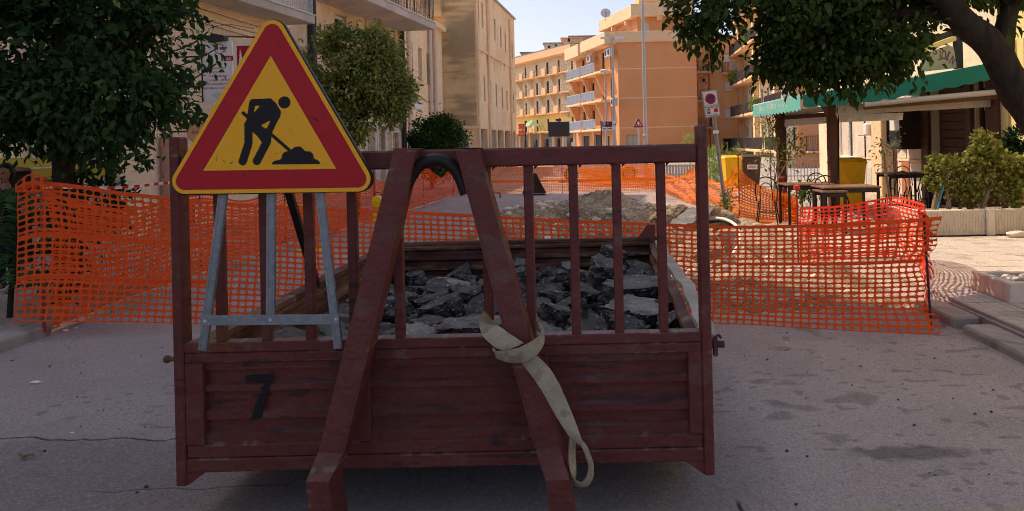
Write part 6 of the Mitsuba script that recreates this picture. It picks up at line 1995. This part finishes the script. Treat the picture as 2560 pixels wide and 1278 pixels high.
# the dark tree on the left
t1 = thing('pavement_tree', 'dark dense leafy tree filling the upper left corner of the view', 'tree')
part(t1, 'trunk', cat([limb([(-5.95, 9.1, .05), (-5.93, 9.1, .8), (-5.98, 9.12, 1.6), (-5.9, 9.1, 2.4), (-5.95, 9.1, 3.2)], .15, .09, seed=2),
                       limb([(-5.95, 9.1, 1.7), (-5.6, 9.0, 2.3), (-5.1, 8.8, 2.7)], .07, .03, seed=3), limb([(-5.98, 9.1, 1.8), (-6.5, 8.9, 2.5), (-6.9, 8.7, 3.0)], .07, .03, seed=4)]), 'bark', smooth=True)
B1 = [PB(62, 120, 9.0, .85, .9, .85), PB(222, 60, 9.1, .8, .9, .8), PB(352, 90, 9.0, .62, .75, .62), PB(112, 260, 8.9, .75, .9, .6), PB(292, 240, 8.8, .68, .8, .55), PB(377, 200, 8.9, .35, .5, .42), PB(392, 60, 9.0, .32, .4, .4), PB(282, -40, 9.2, .7, .8, .5),
      PB(72, -50, 9.2, .9, .9, .6), PB(232, 340, 8.9, .42, .5, .33), PB(397, 275, 8.7, .22, .3, .22), PB(22, 270, 8.6, .45, .5, .26)]
pos, out = crown_points(B1, 21000, 31, .3, 6, .08, .42)
m, c = leaves(pos, out, .115, 32, .46, .5, .75, ((.02, .045, .018), (.06, .11, .038)), (.015, (.16, .22, .07)))
part(t1, 'crown', m, 'leaf', color=c)
for m in boughs((-5.93, 9.1, 2.2), B1[:7], .035, 400):
    part(t1, 'bough', m, 'bark', smooth=True)
tw_ = []
for k, (pts, r) in enumerate(((((430, 130, 8.8), (480, 110, 8.75), (520, 80, 8.7)), .012), (((420, 230, 8.7), (480, 200, 8.65), (540, 160, 8.6)), .012), (((400, 290, 8.7), (460, 285, 8.6), (505, 300, 8.5)), .01), (((330, 370, 8.7), (350, 400, 8.6), (372, 412, 8.55)), .009),
                              (((430, 170, 8.7), (490, 150, 8.6), (545, 120, 8.6)), .01), (((250, 380, 8.8), (280, 405, 8.7), (300, 420, 8.6)), .009), (((10, 350, 8.6), (20, 365, 8.6), (30, 372, 8.6)), .009), (((420, 40, 8.8), (470, 30, 8.75), (500, 55, 8.7)), .01))):
    p = spl([P(*q) for q in pts], 10)
    tw_.append(tube(p, r * .7, 5))
    rng = np.random.default_rng(50 + k)
    nl_ = 20 if k in (0, 1, 4, 7) else 42
    idx = rng.integers(2, 10, nl_)
    q = p[idx] + rng.normal(0, .05, (nl_, 3))
    m, c = leaves(q, np.repeat([[.4, -.1, -.2]], nl_, 0), .105, 60 + k, .45, .5, .7, ((.016, .036, .016), (.05, .095, .03)))
    part(t1, 'twig_leaves', m, 'leaf', color=c)
for m in tw_:
    part(t1, 'twig', m, 'bark')
fr_ = P(495, 78, 8.75)
part(t1, 'fruit', trimesh.creation.icosphere(2, .026).apply_translation(fr_), 'rope_blue' if False else 'greencloth', smooth=True)

# oleander blossom behind it
ol = thing('flowering_shrub', 'magenta flowering shrub showing through the dark tree', 'shrub')
pos, out = crown_points([PB(265, 60, 10.3, .55, .25, .4)], 260, 71, .2, 4, .05)
m, c = leaves(pos, out, .09, 72, .8, .1, .8, ((.5, .05, .2), (.75, .35, .5)))
part(ol, 'blossoms', m, 'leaf', color=c)
part(ol, 'stem', limb([(-6.6, 10.3, .1), (-6.5, 10.3, 1.6), P(265, 60, 10.3)], .03, .012, seed=6), 'bark', smooth=True)

# the round tree beyond
t2 = thing('round_tree', 'round clipped green street tree in front of the weathered house', 'tree')
YT = 18.6
part(t2, 'trunk', limb([(-5.45, YT, .05), (-5.4, YT, 1.0), (-5.46, YT, 2.0), (-5.4, YT, 2.7)], .11, .07, seed=8), 'bark', smooth=True)
k2 = 18.6 / 21
B2 = [PB(880, 200, YT, 1.05 * k2, 1.0 * k2, .95 * k2), PB(830, 150, YT, .72 * k2, .8 * k2, .72 * k2), PB(935, 150, YT, .75 * k2, .8 * k2, .75 * k2), PB(975, 230, YT, .62 * k2, .8 * k2, .62 * k2), PB(800, 240, YT, .5 * k2, .7 * k2, .6 * k2), PB(900, 290, YT, .62 * k2, .7 * k2, .55 * k2), PB(965, 285, YT - .2, .42 * k2, .5 * k2, .4 * k2), PB(850, 110, YT, .5 * k2, .6 * k2, .4 * k2), PB(930, 110, YT, .4 * k2, .5 * k2, .35 * k2), PB(790, 130, YT, .28 * k2, .4 * k2, .3 * k2), PB(1005, 215, YT, .33 * k2, .4 * k2, .4 * k2), PB(890, 335, YT, .25 * k2, .3 * k2, .2 * k2)]
pos, out = crown_points(B2, 34000, 33, .45, 6, .085, .42, 2.0)
m, c = leaves(pos, out, .115, 34, .42, .25, .7, ((.12, .155, .042), (.33, .36, .11)), (.07, (.46, .50, .18)))
part(t2, 'crown', m, 'leaf', color=c)
for m in boughs((-5.4, YT, 2.3), B2[:9], .035, 420):
    part(t2, 'bough', m, 'bark', smooth=True)
# the dark clipped bush further back
t3 = thing('clipped_bush', 'dark green clipped ball bush before the arcade building', 'bush')
YU = 30
part(t3, 'stem', limb([(-5.9, YU, .05), (-5.85, YU, .7), (-5.9, YU, 1.3)], .09, .06, seed=9), 'bark', smooth=True)
B3 = [PB(1092, 345, YU, .92, .9, .72), PB(1060, 340, YU, .58, .6, .62), PB(1128, 345, YU, .58, .6, .6), PB(1092, 400, YU, .85, .8, .7), PB(1100, 312, YU, .5, .6, .35), PB(1034, 345, YU, .22, .3, .3)]
pos, out = crown_points(B3, 14000, 35, .55, 6, .07, .36)
m, c = leaves(pos, out, .10, 36, .5, .1, .7, ((.02, .05, .015), (.055, .11, .03)))
part(t3, 'crown', m, 'leaf', color=c)

# the big tree on the right, its trunk in the pebble box
t4 = thing('leaning_tree', 'big tree leaning in from the upper right with a thick dark bough', 'tree')
YG = 7.85
trk = [(4.75, 7.85, .2), (4.72, 7.85, .9), (4.55, 7.85, 1.6), tuple(P(2560, 262, 7.75)), tuple(P(2478, 118, 7.6)), tuple(P(2400, 48, 7.5)), tuple(P(2330, -60, 7.4))]
br = [limb(trk, .225, .10, 40, 14, 5, .16), limb([tuple(P(2500, 150, 7.65)), tuple(P(2515, 60, 7.7)), tuple(P(2540, -60, 7.8))], .12, .07, seed=11), limb([tuple(P(2400, 50, 7.5)), tuple(P(2290, 30, 7.7)), tuple(P(2150, 50, 7.9)), tuple(P(2020, 90, 8.1))], .075, .02, seed=12),
      limb([tuple(P(2360, 0, 7.45)), tuple(P(2150, -70, 7.6)), tuple(P(1930, -40, 7.9)), tuple(P(1780, 40, 8.2))], .07, .02, seed=13), limb([tuple(P(2200, 45, 7.8)), tuple(P(2160, 130, 7.7)), tuple(P(2130, 200, 7.7))], .03, .012, seed=14)]
part(t4, 'trunk', cat(br), 'bark', smooth=True)
B4 = [PB(1760, 16, 8.3, .38, .7, .42), PB(1790, 81, 8.3, .22, .4, .26), PB(1825, -10, 8.2, .32, .6, .34), PB(1945, 26, 8.1, .36, .7, .4), PB(1945, 91, 8.2, .24, .5, .28), PB(1990, 116, 8.1, .4, .6, .40), PB(1975, 146, 8.2, .25, .4, .22), PB(2080, 96, 8.0, .5, .7, .5), PB(2090, 146, 7.9, .3, .5, .22),
      PB(2180, 96, 7.9, .5, .7, .48), PB(2190, 136, 7.9, .26, .4, .20), PB(2120, 176, 7.8, .18, .3, .13), PB(2250, 56, 7.8, .38, .6, .38), PB(2240, 136, 7.8, .25, .4, .22), PB(2060, 6, 8.0, .6, .9, .5), PB(2200, -20, 7.9, .7, .9, .5), PB(2350, -30, 7.8, .5, .7, .3), PB(2470, -30, 7.9, .4, .6, .25),
      PB(1930, -80, 8.2, .6, 1.0, .3), PB(2110, -90, 8.0, .7, .9, .4), PB(2330, -110, 7.9, .7, .8, .4), PB(2600, -100, 8.0, .7, .8, .5), PB(1720, 71, 8.3, .13, .2, .16), PB(1705, 36, 8.3, .12, .2, .14), PB(1925, 166, 8.2, .10, .2, .16)]
pos, out = crown_points(B4, 24000, 37, .2, 6, .06, .43, 2.4)
m, c = leaves(pos, out, .092, 38, .5, .5, .8, ((.035, .065, .018), (.09, .13, .035)), (.03, (.20, .22, .06)))
part(t4, 'crown', m, 'leaf', color=c)
for m in boughs(P(2240, 30, 7.75), B4[4:13], .03, 440):
    part(t4, 'bough', m, 'bark', smooth=True)
for k, (px, py, Y, nl, sp, dn) in enumerate(((1700, 30, 8.2, 14, .05, (-.6, 0, -.2)), (1725, 110, 8.2, 26, .06, (-.3, 0, -.6)), (1790, 135, 8.2, 30, .06, (0, 0, -1)), (1905, 178, 8.1, 20, .05, (-.2, 0, -1)), (1895, 160, 8.1, 16, .06, (-.8, 0, -.3)), (2125, 222, 7.8, 34, .06, (0, 0, -1)), (2205, 190, 7.8, 30, .06, (.3, 0, -1)), (1985, 196, 8.1, 24, .07, (0, 0, -1)),
                                              (2255, 165, 7.8, 30, .06, (.3, 0, -1)), (2530, 60, 7.2, 9, .05, (.6, 0, -.4)), (2050, 208, 7.9, 28, .07, (0, 0, -1)), (1892, 205, 8.0, 10, .05, (-.5, 0, -.6)))):
    rng = np.random.default_rng(150 + k)
    q = P(px, py, Y) + rng.normal(0, sp, (nl, 3))
    m, c = leaves(q, np.repeat([dn], nl, 0), .10, 160 + k, .48, .3, .5, ((.035, .065, .018), (.10, .14, .035)))
    part(t4, 'twig_leaves', m, 'leaf', color=c)


# jade bushes in the long planter
def jade(label, stems, blobs, n, seed):
    k = thing('jade_bush', label, 'bush')
    for i, s in enumerate(stems):
        part(k, 'stem', limb(s, .055 - .012 * i, .022, 18, 10, seed + i, .2), 'concrete' if i < 0 else 'jadebark', smooth=True)
    pos, out = crown_points(blobs, n, seed, .45, 7, .035)
    m, c = leaves(pos, out + [0, 0, .5], .075, seed + 1, .72, -.3, .8, ((.13, .15, .035), (.30, .31, .085)), (.10, (.42, .40, .14)), .2)
    part(k, 'crown', m, 'leaf', color=c)
    return k


mat('jadebark', (.27, .2, .14), .9)
YJ = 12.85
jade('left jade bush of the long planter, with a blue rope on its stem', [[P(2335, 535, YJ), P(2345, 480, YJ), P(2375, 435, YJ)], [P(2370, 535, YJ), P(2372, 500, YJ), P(2360, 450, YJ)], [P(2395, 535, YJ), P(2420, 470, YJ), P(2440, 430, YJ)]],
     [PB(2355, 415, YJ, .2, .2, .16), PB(2335, 455, YJ, .13, .18, .12), PB(2385, 420, YJ, .17, .2, .14), PB(2390, 480, YJ, .14, .15, .1), PB(2330, 475, YJ, .08, .1, .06), PB(2402, 440, YJ, .12, .15, .12)], 1500, 81)
jade('tallest jade bush in the middle of the long planter before the roller shutter', [[P(2425, 535, YJ), P(2432, 480, YJ), P(2450, 420, YJ), P(2455, 370, YJ)], [P(2450, 535, YJ), P(2470, 480, YJ), P(2480, 440, YJ)]],
     [PB(2455, 360, YJ, .17, .2, .17), PB(2440, 400, YJ, .17, .2, .16), PB(2470, 420, YJ, .18, .2, .16), PB(2430, 450, YJ, .16, .2, .13), PB(2415, 500, YJ, .18, .2, .12), PB(2465, 470, YJ, .17, .2, .15), PB(2485, 380, YJ, .10, .15, .12)], 2000, 83)
jade('right-hand jade bush of the long planter reaching the edge of the view', [[P(2515, 535, YJ), P(2510, 480, YJ), P(2530, 420, YJ)]],
     [PB(2530, 410, YJ, .19, .2, .16), PB(2515, 450, YJ, .18, .2, .16), PB(2545, 470, YJ, .2, .2, .16), PB(2520, 510, YJ, .2, .2, .12), PB(2575, 430, YJ, .2, .2, .2)], 1800, 85)
single('blue_rope', 'blue rope tied slanting down the stem of the left jade bush', 'rope', tube(spl([P(2362, 455, YJ - .12), P(2352, 490, YJ - .12), P(2343, 530, YJ - .12)], 14), .014, 7), 'rope_blue', smooth=True)
ds_ = thing('dark_shrub', 'dark glossy shrub behind the right-hand jade bush', 'shrub')
pos, out = crown_points([PB(2520, 375, 13.6, .26, .25, .22), PB(2550, 350, 13.6, .25, .25, .2), PB(2555, 410, 13.6, .25, .25, .25), PB(2500, 400, 13.6, .15, .2, .15)], 1700, 87, .35, 7, .04)
m, c = leaves(pos, out, .10, 88, .34, .0, .8, ((.008, .02, .01), (.03, .06, .025)))
part(ds_, 'crown', m, 'leaf', color=c)
part(ds_, 'stem', limb([P(2540, 540, 13.6), P(2535, 460, 13.6), P(2530, 390, 13.6)], .04, .02, seed=4), 'bark', smooth=True)


def sapling(name, label, cat_, base, pts, n, spread, size, cols, seed, pot=None):
    k = thing(name, label, cat_)
    st_ = [limb([base] + [P(*q) for q in s], .022, .007, 20, 7, seed + i, .1) for i, s in enumerate(pts)]
    part(k, 'stem', cat(st_), 'jadebark', smooth=True)
    rng = np.random.default_rng(seed)
    q = np.vstack([spl([P(*x) for x in s], 40)[rng.integers(8, 40, n // len(pts))] for s in pts]) + rng.normal(0, spread, (n // len(pts) * len(pts), 3))
    m, c = leaves(q, rng.normal(size=q.shape) * .5, size, seed + 1, .4, .2, .7, cols)
    part(k, 'foliage', m, 'leaf', color=c)
    if pot:
        part(k, 'pot', lathe([(.001, 0), (.14, 0), (.19, .3), (.21, .3), (.21, .36), (.17, .36), (.001, .33)], 16, (base[0], base[1], GZ + .012)), pot, smooth=30)
    return k


sapling('olive_sapling', 'thin olive sapling with few grey-green leaves before the cafe door', 'sapling', np.array([P(2232, 520, 14.6)[0], 14.6, GZ]), [[(2228, 520, 14.6), (2215, 440, 14.6), (2208, 380, 14.6), (2200, 345, 14.6)], [(2226, 500, 14.6), (2212, 390, 14.6), (2230, 365, 14.6), (2242, 350, 14.6)]], 150, .10, .075, ((.14, .17, .08), (.3, .3, .16)), 91)
sapling('climbing_vine', 'straggling green vine climbing beside the left pergola post', 'vine', np.array([P(1935, 520, 18.6)[0], 18.6, GZ]), [[(1930, 480, 18.6), (1925, 400, 18.6), (1932, 330, 18.6), (1920, 295, 18.5)], [(1935, 470, 18.6), (1945, 380, 18.6), (1935, 310, 18.6), (1930, 285, 18.5)], [(1940, 460, 18.3), (1970, 400, 18.2), (1978, 360, 18.2), (1985, 345, 18.2)]], 900, .17, .085, ((.09, .15, .03), (.28, .34, .08)), 93)
sapling('potted_plant', 'low leafy pot plant under the bare brown cafe table', 'potted plant', np.array([P(2005, 500, 15.9)[0], 15.9, GZ]), [[(2005, 500, 15.9), (2002, 485, 15.9), (1998, 470, 15.9)], [(2005, 500, 15.9), (2012, 480, 15.9), (2018, 470, 15.9)]], 300, .10, .09, ((.05, .10, .025), (.16, .24, .06)), 95, 'terracotta')
for i, (px, py, Y, r, n) in enumerate(((1800, 405, 30, .55, 1900), (1772, 400, 31, .45, 1300), (1842, 393, 30.5, .35, 700), (1722, 358, 40, .55, 900))):
    k = thing('feathery_shrub', ('light green feathery shrub behind the leaning parking sign post', 'light green feathery shrub showing just right of the tall skip post', 'tips of a feathery shrub above the yellow bin behind the net', 'pale shrub tips over the skip rail left of its tall right post')[i], 'shrub')
    b = P(px, py, Y)
    pos, out = crown_points([(b, (r, .5, r * 1.1)), (b - [0, 0, r], (r * .9, .5, r))], n, 200 + i, .2, 5, .08)
    m, c = leaves(pos, out + [0, 0, .9], .16, 210 + i, .16, -.3, .6, ((.16, .24, .05), (.38, .46, .14)))
    part(k, 'foliage', m, 'leaf', color=c)
    part(k, 'stem', limb([(b[0], Y, .05), (b[0] + .05, Y, b[2] * .5), tuple(b)], .04, .015, seed=i), 'jadebark', smooth=True)
for i, (px, py, Y, r, n, lab) in enumerate(((1818, 500, 12.5, .10, 260, 'small weed growing round the foot of the leaning parking sign'), (250, 480, 9.6, .34, 900, 'low dark hedge plant behind the near net, below the barrier tape'), (205, 470, 9.2, .28, 600, 'low dark hedge plant at the trunk of the dark left tree'))):
    k = thing('low_plant', lab, 'plant')
    b = P(px, py, Y)
    pos, out = crown_points([(b, (r * 1.3, r, r)), (b - [0, 0, r * .9], (r, r, r))], n, 220 + i, .2, 5, .03)
    m, c = leaves(pos, out + [0, 0, .4], .05 if i == 0 else .10, 230 + i, .4, 0, .7, ((.10, .14, .04), (.22, .26, .09)) if i == 0 else ((.02, .045, .015), (.05, .09, .03)))
    part(k, 'foliage', m, 'leaf', color=c)
    part(k, 'stem', limb([(b[0], Y, .03), (b[0], Y, b[2])], .015, .008, 8, 6, i), 'bark')
# balcony greenery on the long wing
for i, (t, z) in enumerate(((2.5, 7.4), (5.0, 7.4), (16.0, 4.1), (12.0, 10.6), (25, 7.4))):
    k = thing('balcony_plant', ('trailing green plant on the planted balcony beside the hanging laundry', 'second trailing plant on the planted balcony beside the hanging laundry', 'plant pots row on the lower planted balcony behind the awning', 'plant on the upper long balcony behind the big tree', 'plant on the near end of the middle long balcony')[i], 'plant')
    b = frG.at(t, z + 1.0, 1.4)
    pos, out = crown_points([(b, (.55, .8, .4)), (b - [.1, 0, .45], (.35, .7, .35))], 700, 240 + i, .2, 5, .08)
    m, c = leaves(pos, out, .17, 250 + i, .4, .3, .7, ((.12, .2, .03), (.34, .42, .10)))
    part(k, 'foliage', m, 'leaf', color=c)


# compound-leaved plant at the left kerb
cp = thing('compound_leaf_plant', 'dark young tree with long feather-like leaves at the left edge before the net', 'plant')
rng = np.random.default_rng(44)
base = np.array([-5.75, 7.9, .1])
stm, lp_pos, lp_out = [limb([base, base + [.03, 0, .5], base + [-.02, 0, 1.15]], .03, .014, 10, 7, 2)], [], []
for i in range(26):
    a = rng.uniform(-2.6, .9) if i % 3 else rng.uniform(0, 6.3)
    h = rng.uniform(.25, 1.25)
    r = rng.uniform(.45, .75)
    s0 = base + [0, 0, h]
    dr_v = np.array([math.cos(a), math.sin(a), 0])
    p = spl([s0, s0 + dr_v * r * .5 + [0, 0, .14], s0 + dr_v * r - [0, 0, .08 + .1 * rng.random()]], 26)
    stm.append(tube(p, np.linspace(.006, .002, 26), 5))
    side = np.cross(dr_v, [0, 0, 1])
    for j in range(4, 26):
        for s in (-1, 1):
            lp_pos.append(p[j])
            lp_out.append(side * s * 1.4 + dr_v * .5)
m, c = leaves(np.array(lp_pos), np.array(lp_out), .14, 45, .27, .25, .12, ((.03, .075, .03), (.075, .15, .05)))
part(cp, 'foliage', m, 'leaf', color=c)
part(cp, 'stem', cat(stm), 'bark')

# ------------------------------------------------------------------ the person at the left edge
ps = thing('person', 'dark-haired person in a green sleeveless top at the left edge under the awning', 'person')
ox, oy, oz = P(14, 450, 9.4)[0], 9.4, .10
Jn = {'pel': (0, 0, .76, .125), 'wai': (0, 0, .90, .115), 'che': (0, 0, 1.08, .13), 'neb': (0, 0, 1.19, .06), 'nec': (.01, -.01, 1.25, .047),
      'shl': (.165, 0, 1.14, .05), 'ell': (.21, .03, .89, .037), 'wrl': (.10, -.17, .87, .026), 'shr': (-.165, 0, 1.14, .05), 'elr': (-.21, .02, .9, .037), 'wrr': (-.2, -.12, .72, .026),
      'hil': (.075, 0, .72, .085), 'knl': (.085, -.02, .40, .055), 'anl': (.085, .02, .08, .035), 'tol': (.09, -.14, .03, .03), 'hir': (-.075, 0, .72, .085), 'knr': (-.085, -.02, .40, .055), 'anr': (-.085, .02, .08, .035), 'tor': (-.09, -.14, .03, .03)}


def sph(c, r, n=16):
    return m3.Manifold.sphere(r, n).translate(tuple(map(float, c)))


def bone(a, b):
    return m3.Manifold.batch_hull([sph(a[:3], a[3]), sph(b[:3], b[3])])


def skel(bones, J, ref=.025, it=8):
    m = m3.Manifold.batch_boolean([bone(J[a], J[b]) for a, b in bones], m3.OpType.Add).refine_to_length(ref).to_mesh()
    m = TM(m.vert_properties[:, :3], m.tri_verts)
    m.merge_vertices()
    trimesh.smoothing.filter_taubin(m, iterations=it)
    return m


bones = [('pel', 'wai'), ('wai', 'che'), ('che', 'neb'), ('neb', 'nec'), ('che', 'shl'), ('shl', 'ell'), ('ell', 'wrl'), ('che', 'shr'), ('shr', 'elr'), ('elr', 'wrr'), ('pel', 'hil'), ('hil', 'knl'), ('knl', 'anl'), ('anl', 'tol'), ('pel', 'hir'), ('hir', 'knr'), ('knr', 'anr'), ('anr', 'tor')]
J2 = dict(Jn)
for sd, w, dv in (('l', Jn['wrl'], np.array([-.5, -.8, -.1])), ('r', Jn['wrr'], np.array([.1, -.4, -.9]))):
    dv = dv / np.linalg.norm(dv)
    w = np.array(w[:3])
    sv = np.cross(dv, (0, 0, 1) if sd == 'l' else (1, 0, 0))
    sv /= np.linalg.norm(sv)
    nv = np.cross(sv, dv)
    J2['pa' + sd] = (*(w + dv * .06), .026)
    bones.append(('wr' + sd, 'pa' + sd))
    for i, (o, ln) in enumerate(((-.028, .055), (-.009, .07), (.010, .066), (.027, .05))):
        k0, k1, k2 = f'f{sd}{i}a', f'f{sd}{i}b', f'f{sd}{i}c'
        q = w + dv * .075 + sv * o
        J2[k0], J2[k1], J2[k2] = (*q, .0095), (*(q + dv * ln * .55 - nv * .008), .0085), (*(q + dv * ln * .9 - nv * .028), .0075)
        bones += [('pa' + sd, k0), (k0, k1), (k1, k2)]
    q = w + dv * .025 + sv * -.03
    J2['t' + sd], J2['u' + sd] = (*q, .011), (*(q + dv * .04 - sv * .03 - nv * .01), .009)
    bones += [('wr' + sd, 't' + sd), ('t' + sd, 'u' + sd)]
body = skel(bones, J2, .018, 6)
hd = trimesh.creation.icosphere(3, 1.0)
hv = hd.vertices * [.072, .09, .108]
hv[:, 0] *= 1 - .25 * np.clip(-hv[:, 2] / .1, 0, 1)
hd = TM(hv + [.01, -.02, 1.385], hd.faces)
nose = hull([(.01, -.105, 1.41), (-.005, -.108, 1.365), (.025, -.108, 1.365), (.01, -.132, 1.37), (.01, -.1, 1.35)])
ears = [trimesh.creation.icosphere(1, .02).apply_scale([.5, 1, 1.3]).apply_translation([.01 + s * .072, -.005, 1.385]) for s in (-1, 1)]
PT = lambda m: m.copy().apply_translation([ox, oy, oz])
part(ps, 'body', PT(cat([body, hd, nose] + ears)), 'skin', smooth=True)
part(ps, 'eye', PT(cat([trimesh.creation.icosphere(1, .010).apply_translation([.01 + s * .028, -.105, 1.395]) for s in (-1,)])), 'black')
part(ps, 'eye', PT(trimesh.creation.icosphere(1, .010).apply_translation([.038, -.105, 1.395])), 'black')
part(ps, 'mouth', PT(rbx(-.012, .032, -.112, -.1, 1.333, 1.342, .003)), 'maroon')
hr = trimesh.creation.icosphere(3, 1.0)
hv = hr.vertices * [.088, .098, .115]
hv[:, 1] = np.where((hv[:, 1] < -.03) & (hv[:, 2] < .045), -.03, hv[:, 1])
hr = TM(hv + [.01, .0, 1.405], hr.faces)
part(ps, 'hair', PT(hr), 'hair', smooth=True)
sh2 = {k: (v[0], v[1], v[2], v[3] + .014) for k, v in Jn.items()}
sh2['sl'] = (.17, 0, 1.13, .066)
sh2['sr'] = (-.17, 0, 1.13, .066)
part(ps, 'top', PT(skel([('pel', 'wai'), ('wai', 'che'), ('che', 'sl'), ('che', 'sr')], sh2)), 'shirt', smooth=True)
part(ps, 'trousers', PT(skel([('pel', 'hil'), ('hil', 'knl'), ('knl', 'anl'), ('pel', 'hir'), ('hir', 'knr'), ('knr', 'anr')], {k: (v[0], v[1], v[2], v[3] + .012) for k, v in Jn.items()})), 'trousers', smooth=True)

# ------------------------------------------------------------------ litter on the road
for px, py, s, m_, lab, ct in ((66, 1148, .075, 'tanleaf', 'curled dry yellow leaf lying on the road at lower left', 'leaf'),):
    q = G(px, py)
    sh = patch(-1, 1, -1, 1, 12, 8, lambda X, Y: .35 * X ** 2 * .5 + .3 * Y * Y + .15 * np.sin(X * 4))
    v = sh.vertices.copy()
    v[:, 1] *= (1 - v[:, 0] ** 2 * .85) * .45
    single('dry_leaf', lab, ct, TM(v * s * .6 + q + [0, 0, .012], sh.faces), m_, smooth=True)
for i, (px, py, s, lab) in enumerate(((88, 959, .05, 'flat white paper scrap on the road at the left, nearer the net'), (181, 1083, .02, 'tiny crumpled white scrap on the road left of the number 7'), (163, 829, .045, 'white scrap at the left kerb beside the net post'), (190, 822, .03, 'small white stone at the left kerb, right of the white scrap'), (1967, 858, .02, 'tiny white scrap on the road before the right net'))):
    q = G(px, py)
    m = stone((s * 1.6, s, s * .45), 700 + i, 2, .12)
    m.apply_translation(q + [0, 0, s * .2])
    single('paper_scrap' if i not in (3,) else 'white_stone', lab, 'litter' if i != 3 else 'stone', m, 'white')
peb = []
rng = np.random.default_rng(9)
for i in range(200):
    x, y = (rng.uniform(.8, 3.1), rng.uniform(3.2, 7.2)) if i < 110 else (rng.uniform(-5.0, -2.2), rng.uniform(3.6, 7.2))
    s = .004 + .016 * rng.random() ** 2
    m = stone((s * 1.3, s, s * .8), i, 0)
    m.apply_translation([x, y, s * .25])
    peb.append(m)
struct('road_grit', cat(peb), 'rubble', 'dark grit scattered over the road', kind='stuff', uv=np.zeros((sum(len(m.vertices) for m in peb), 2)))
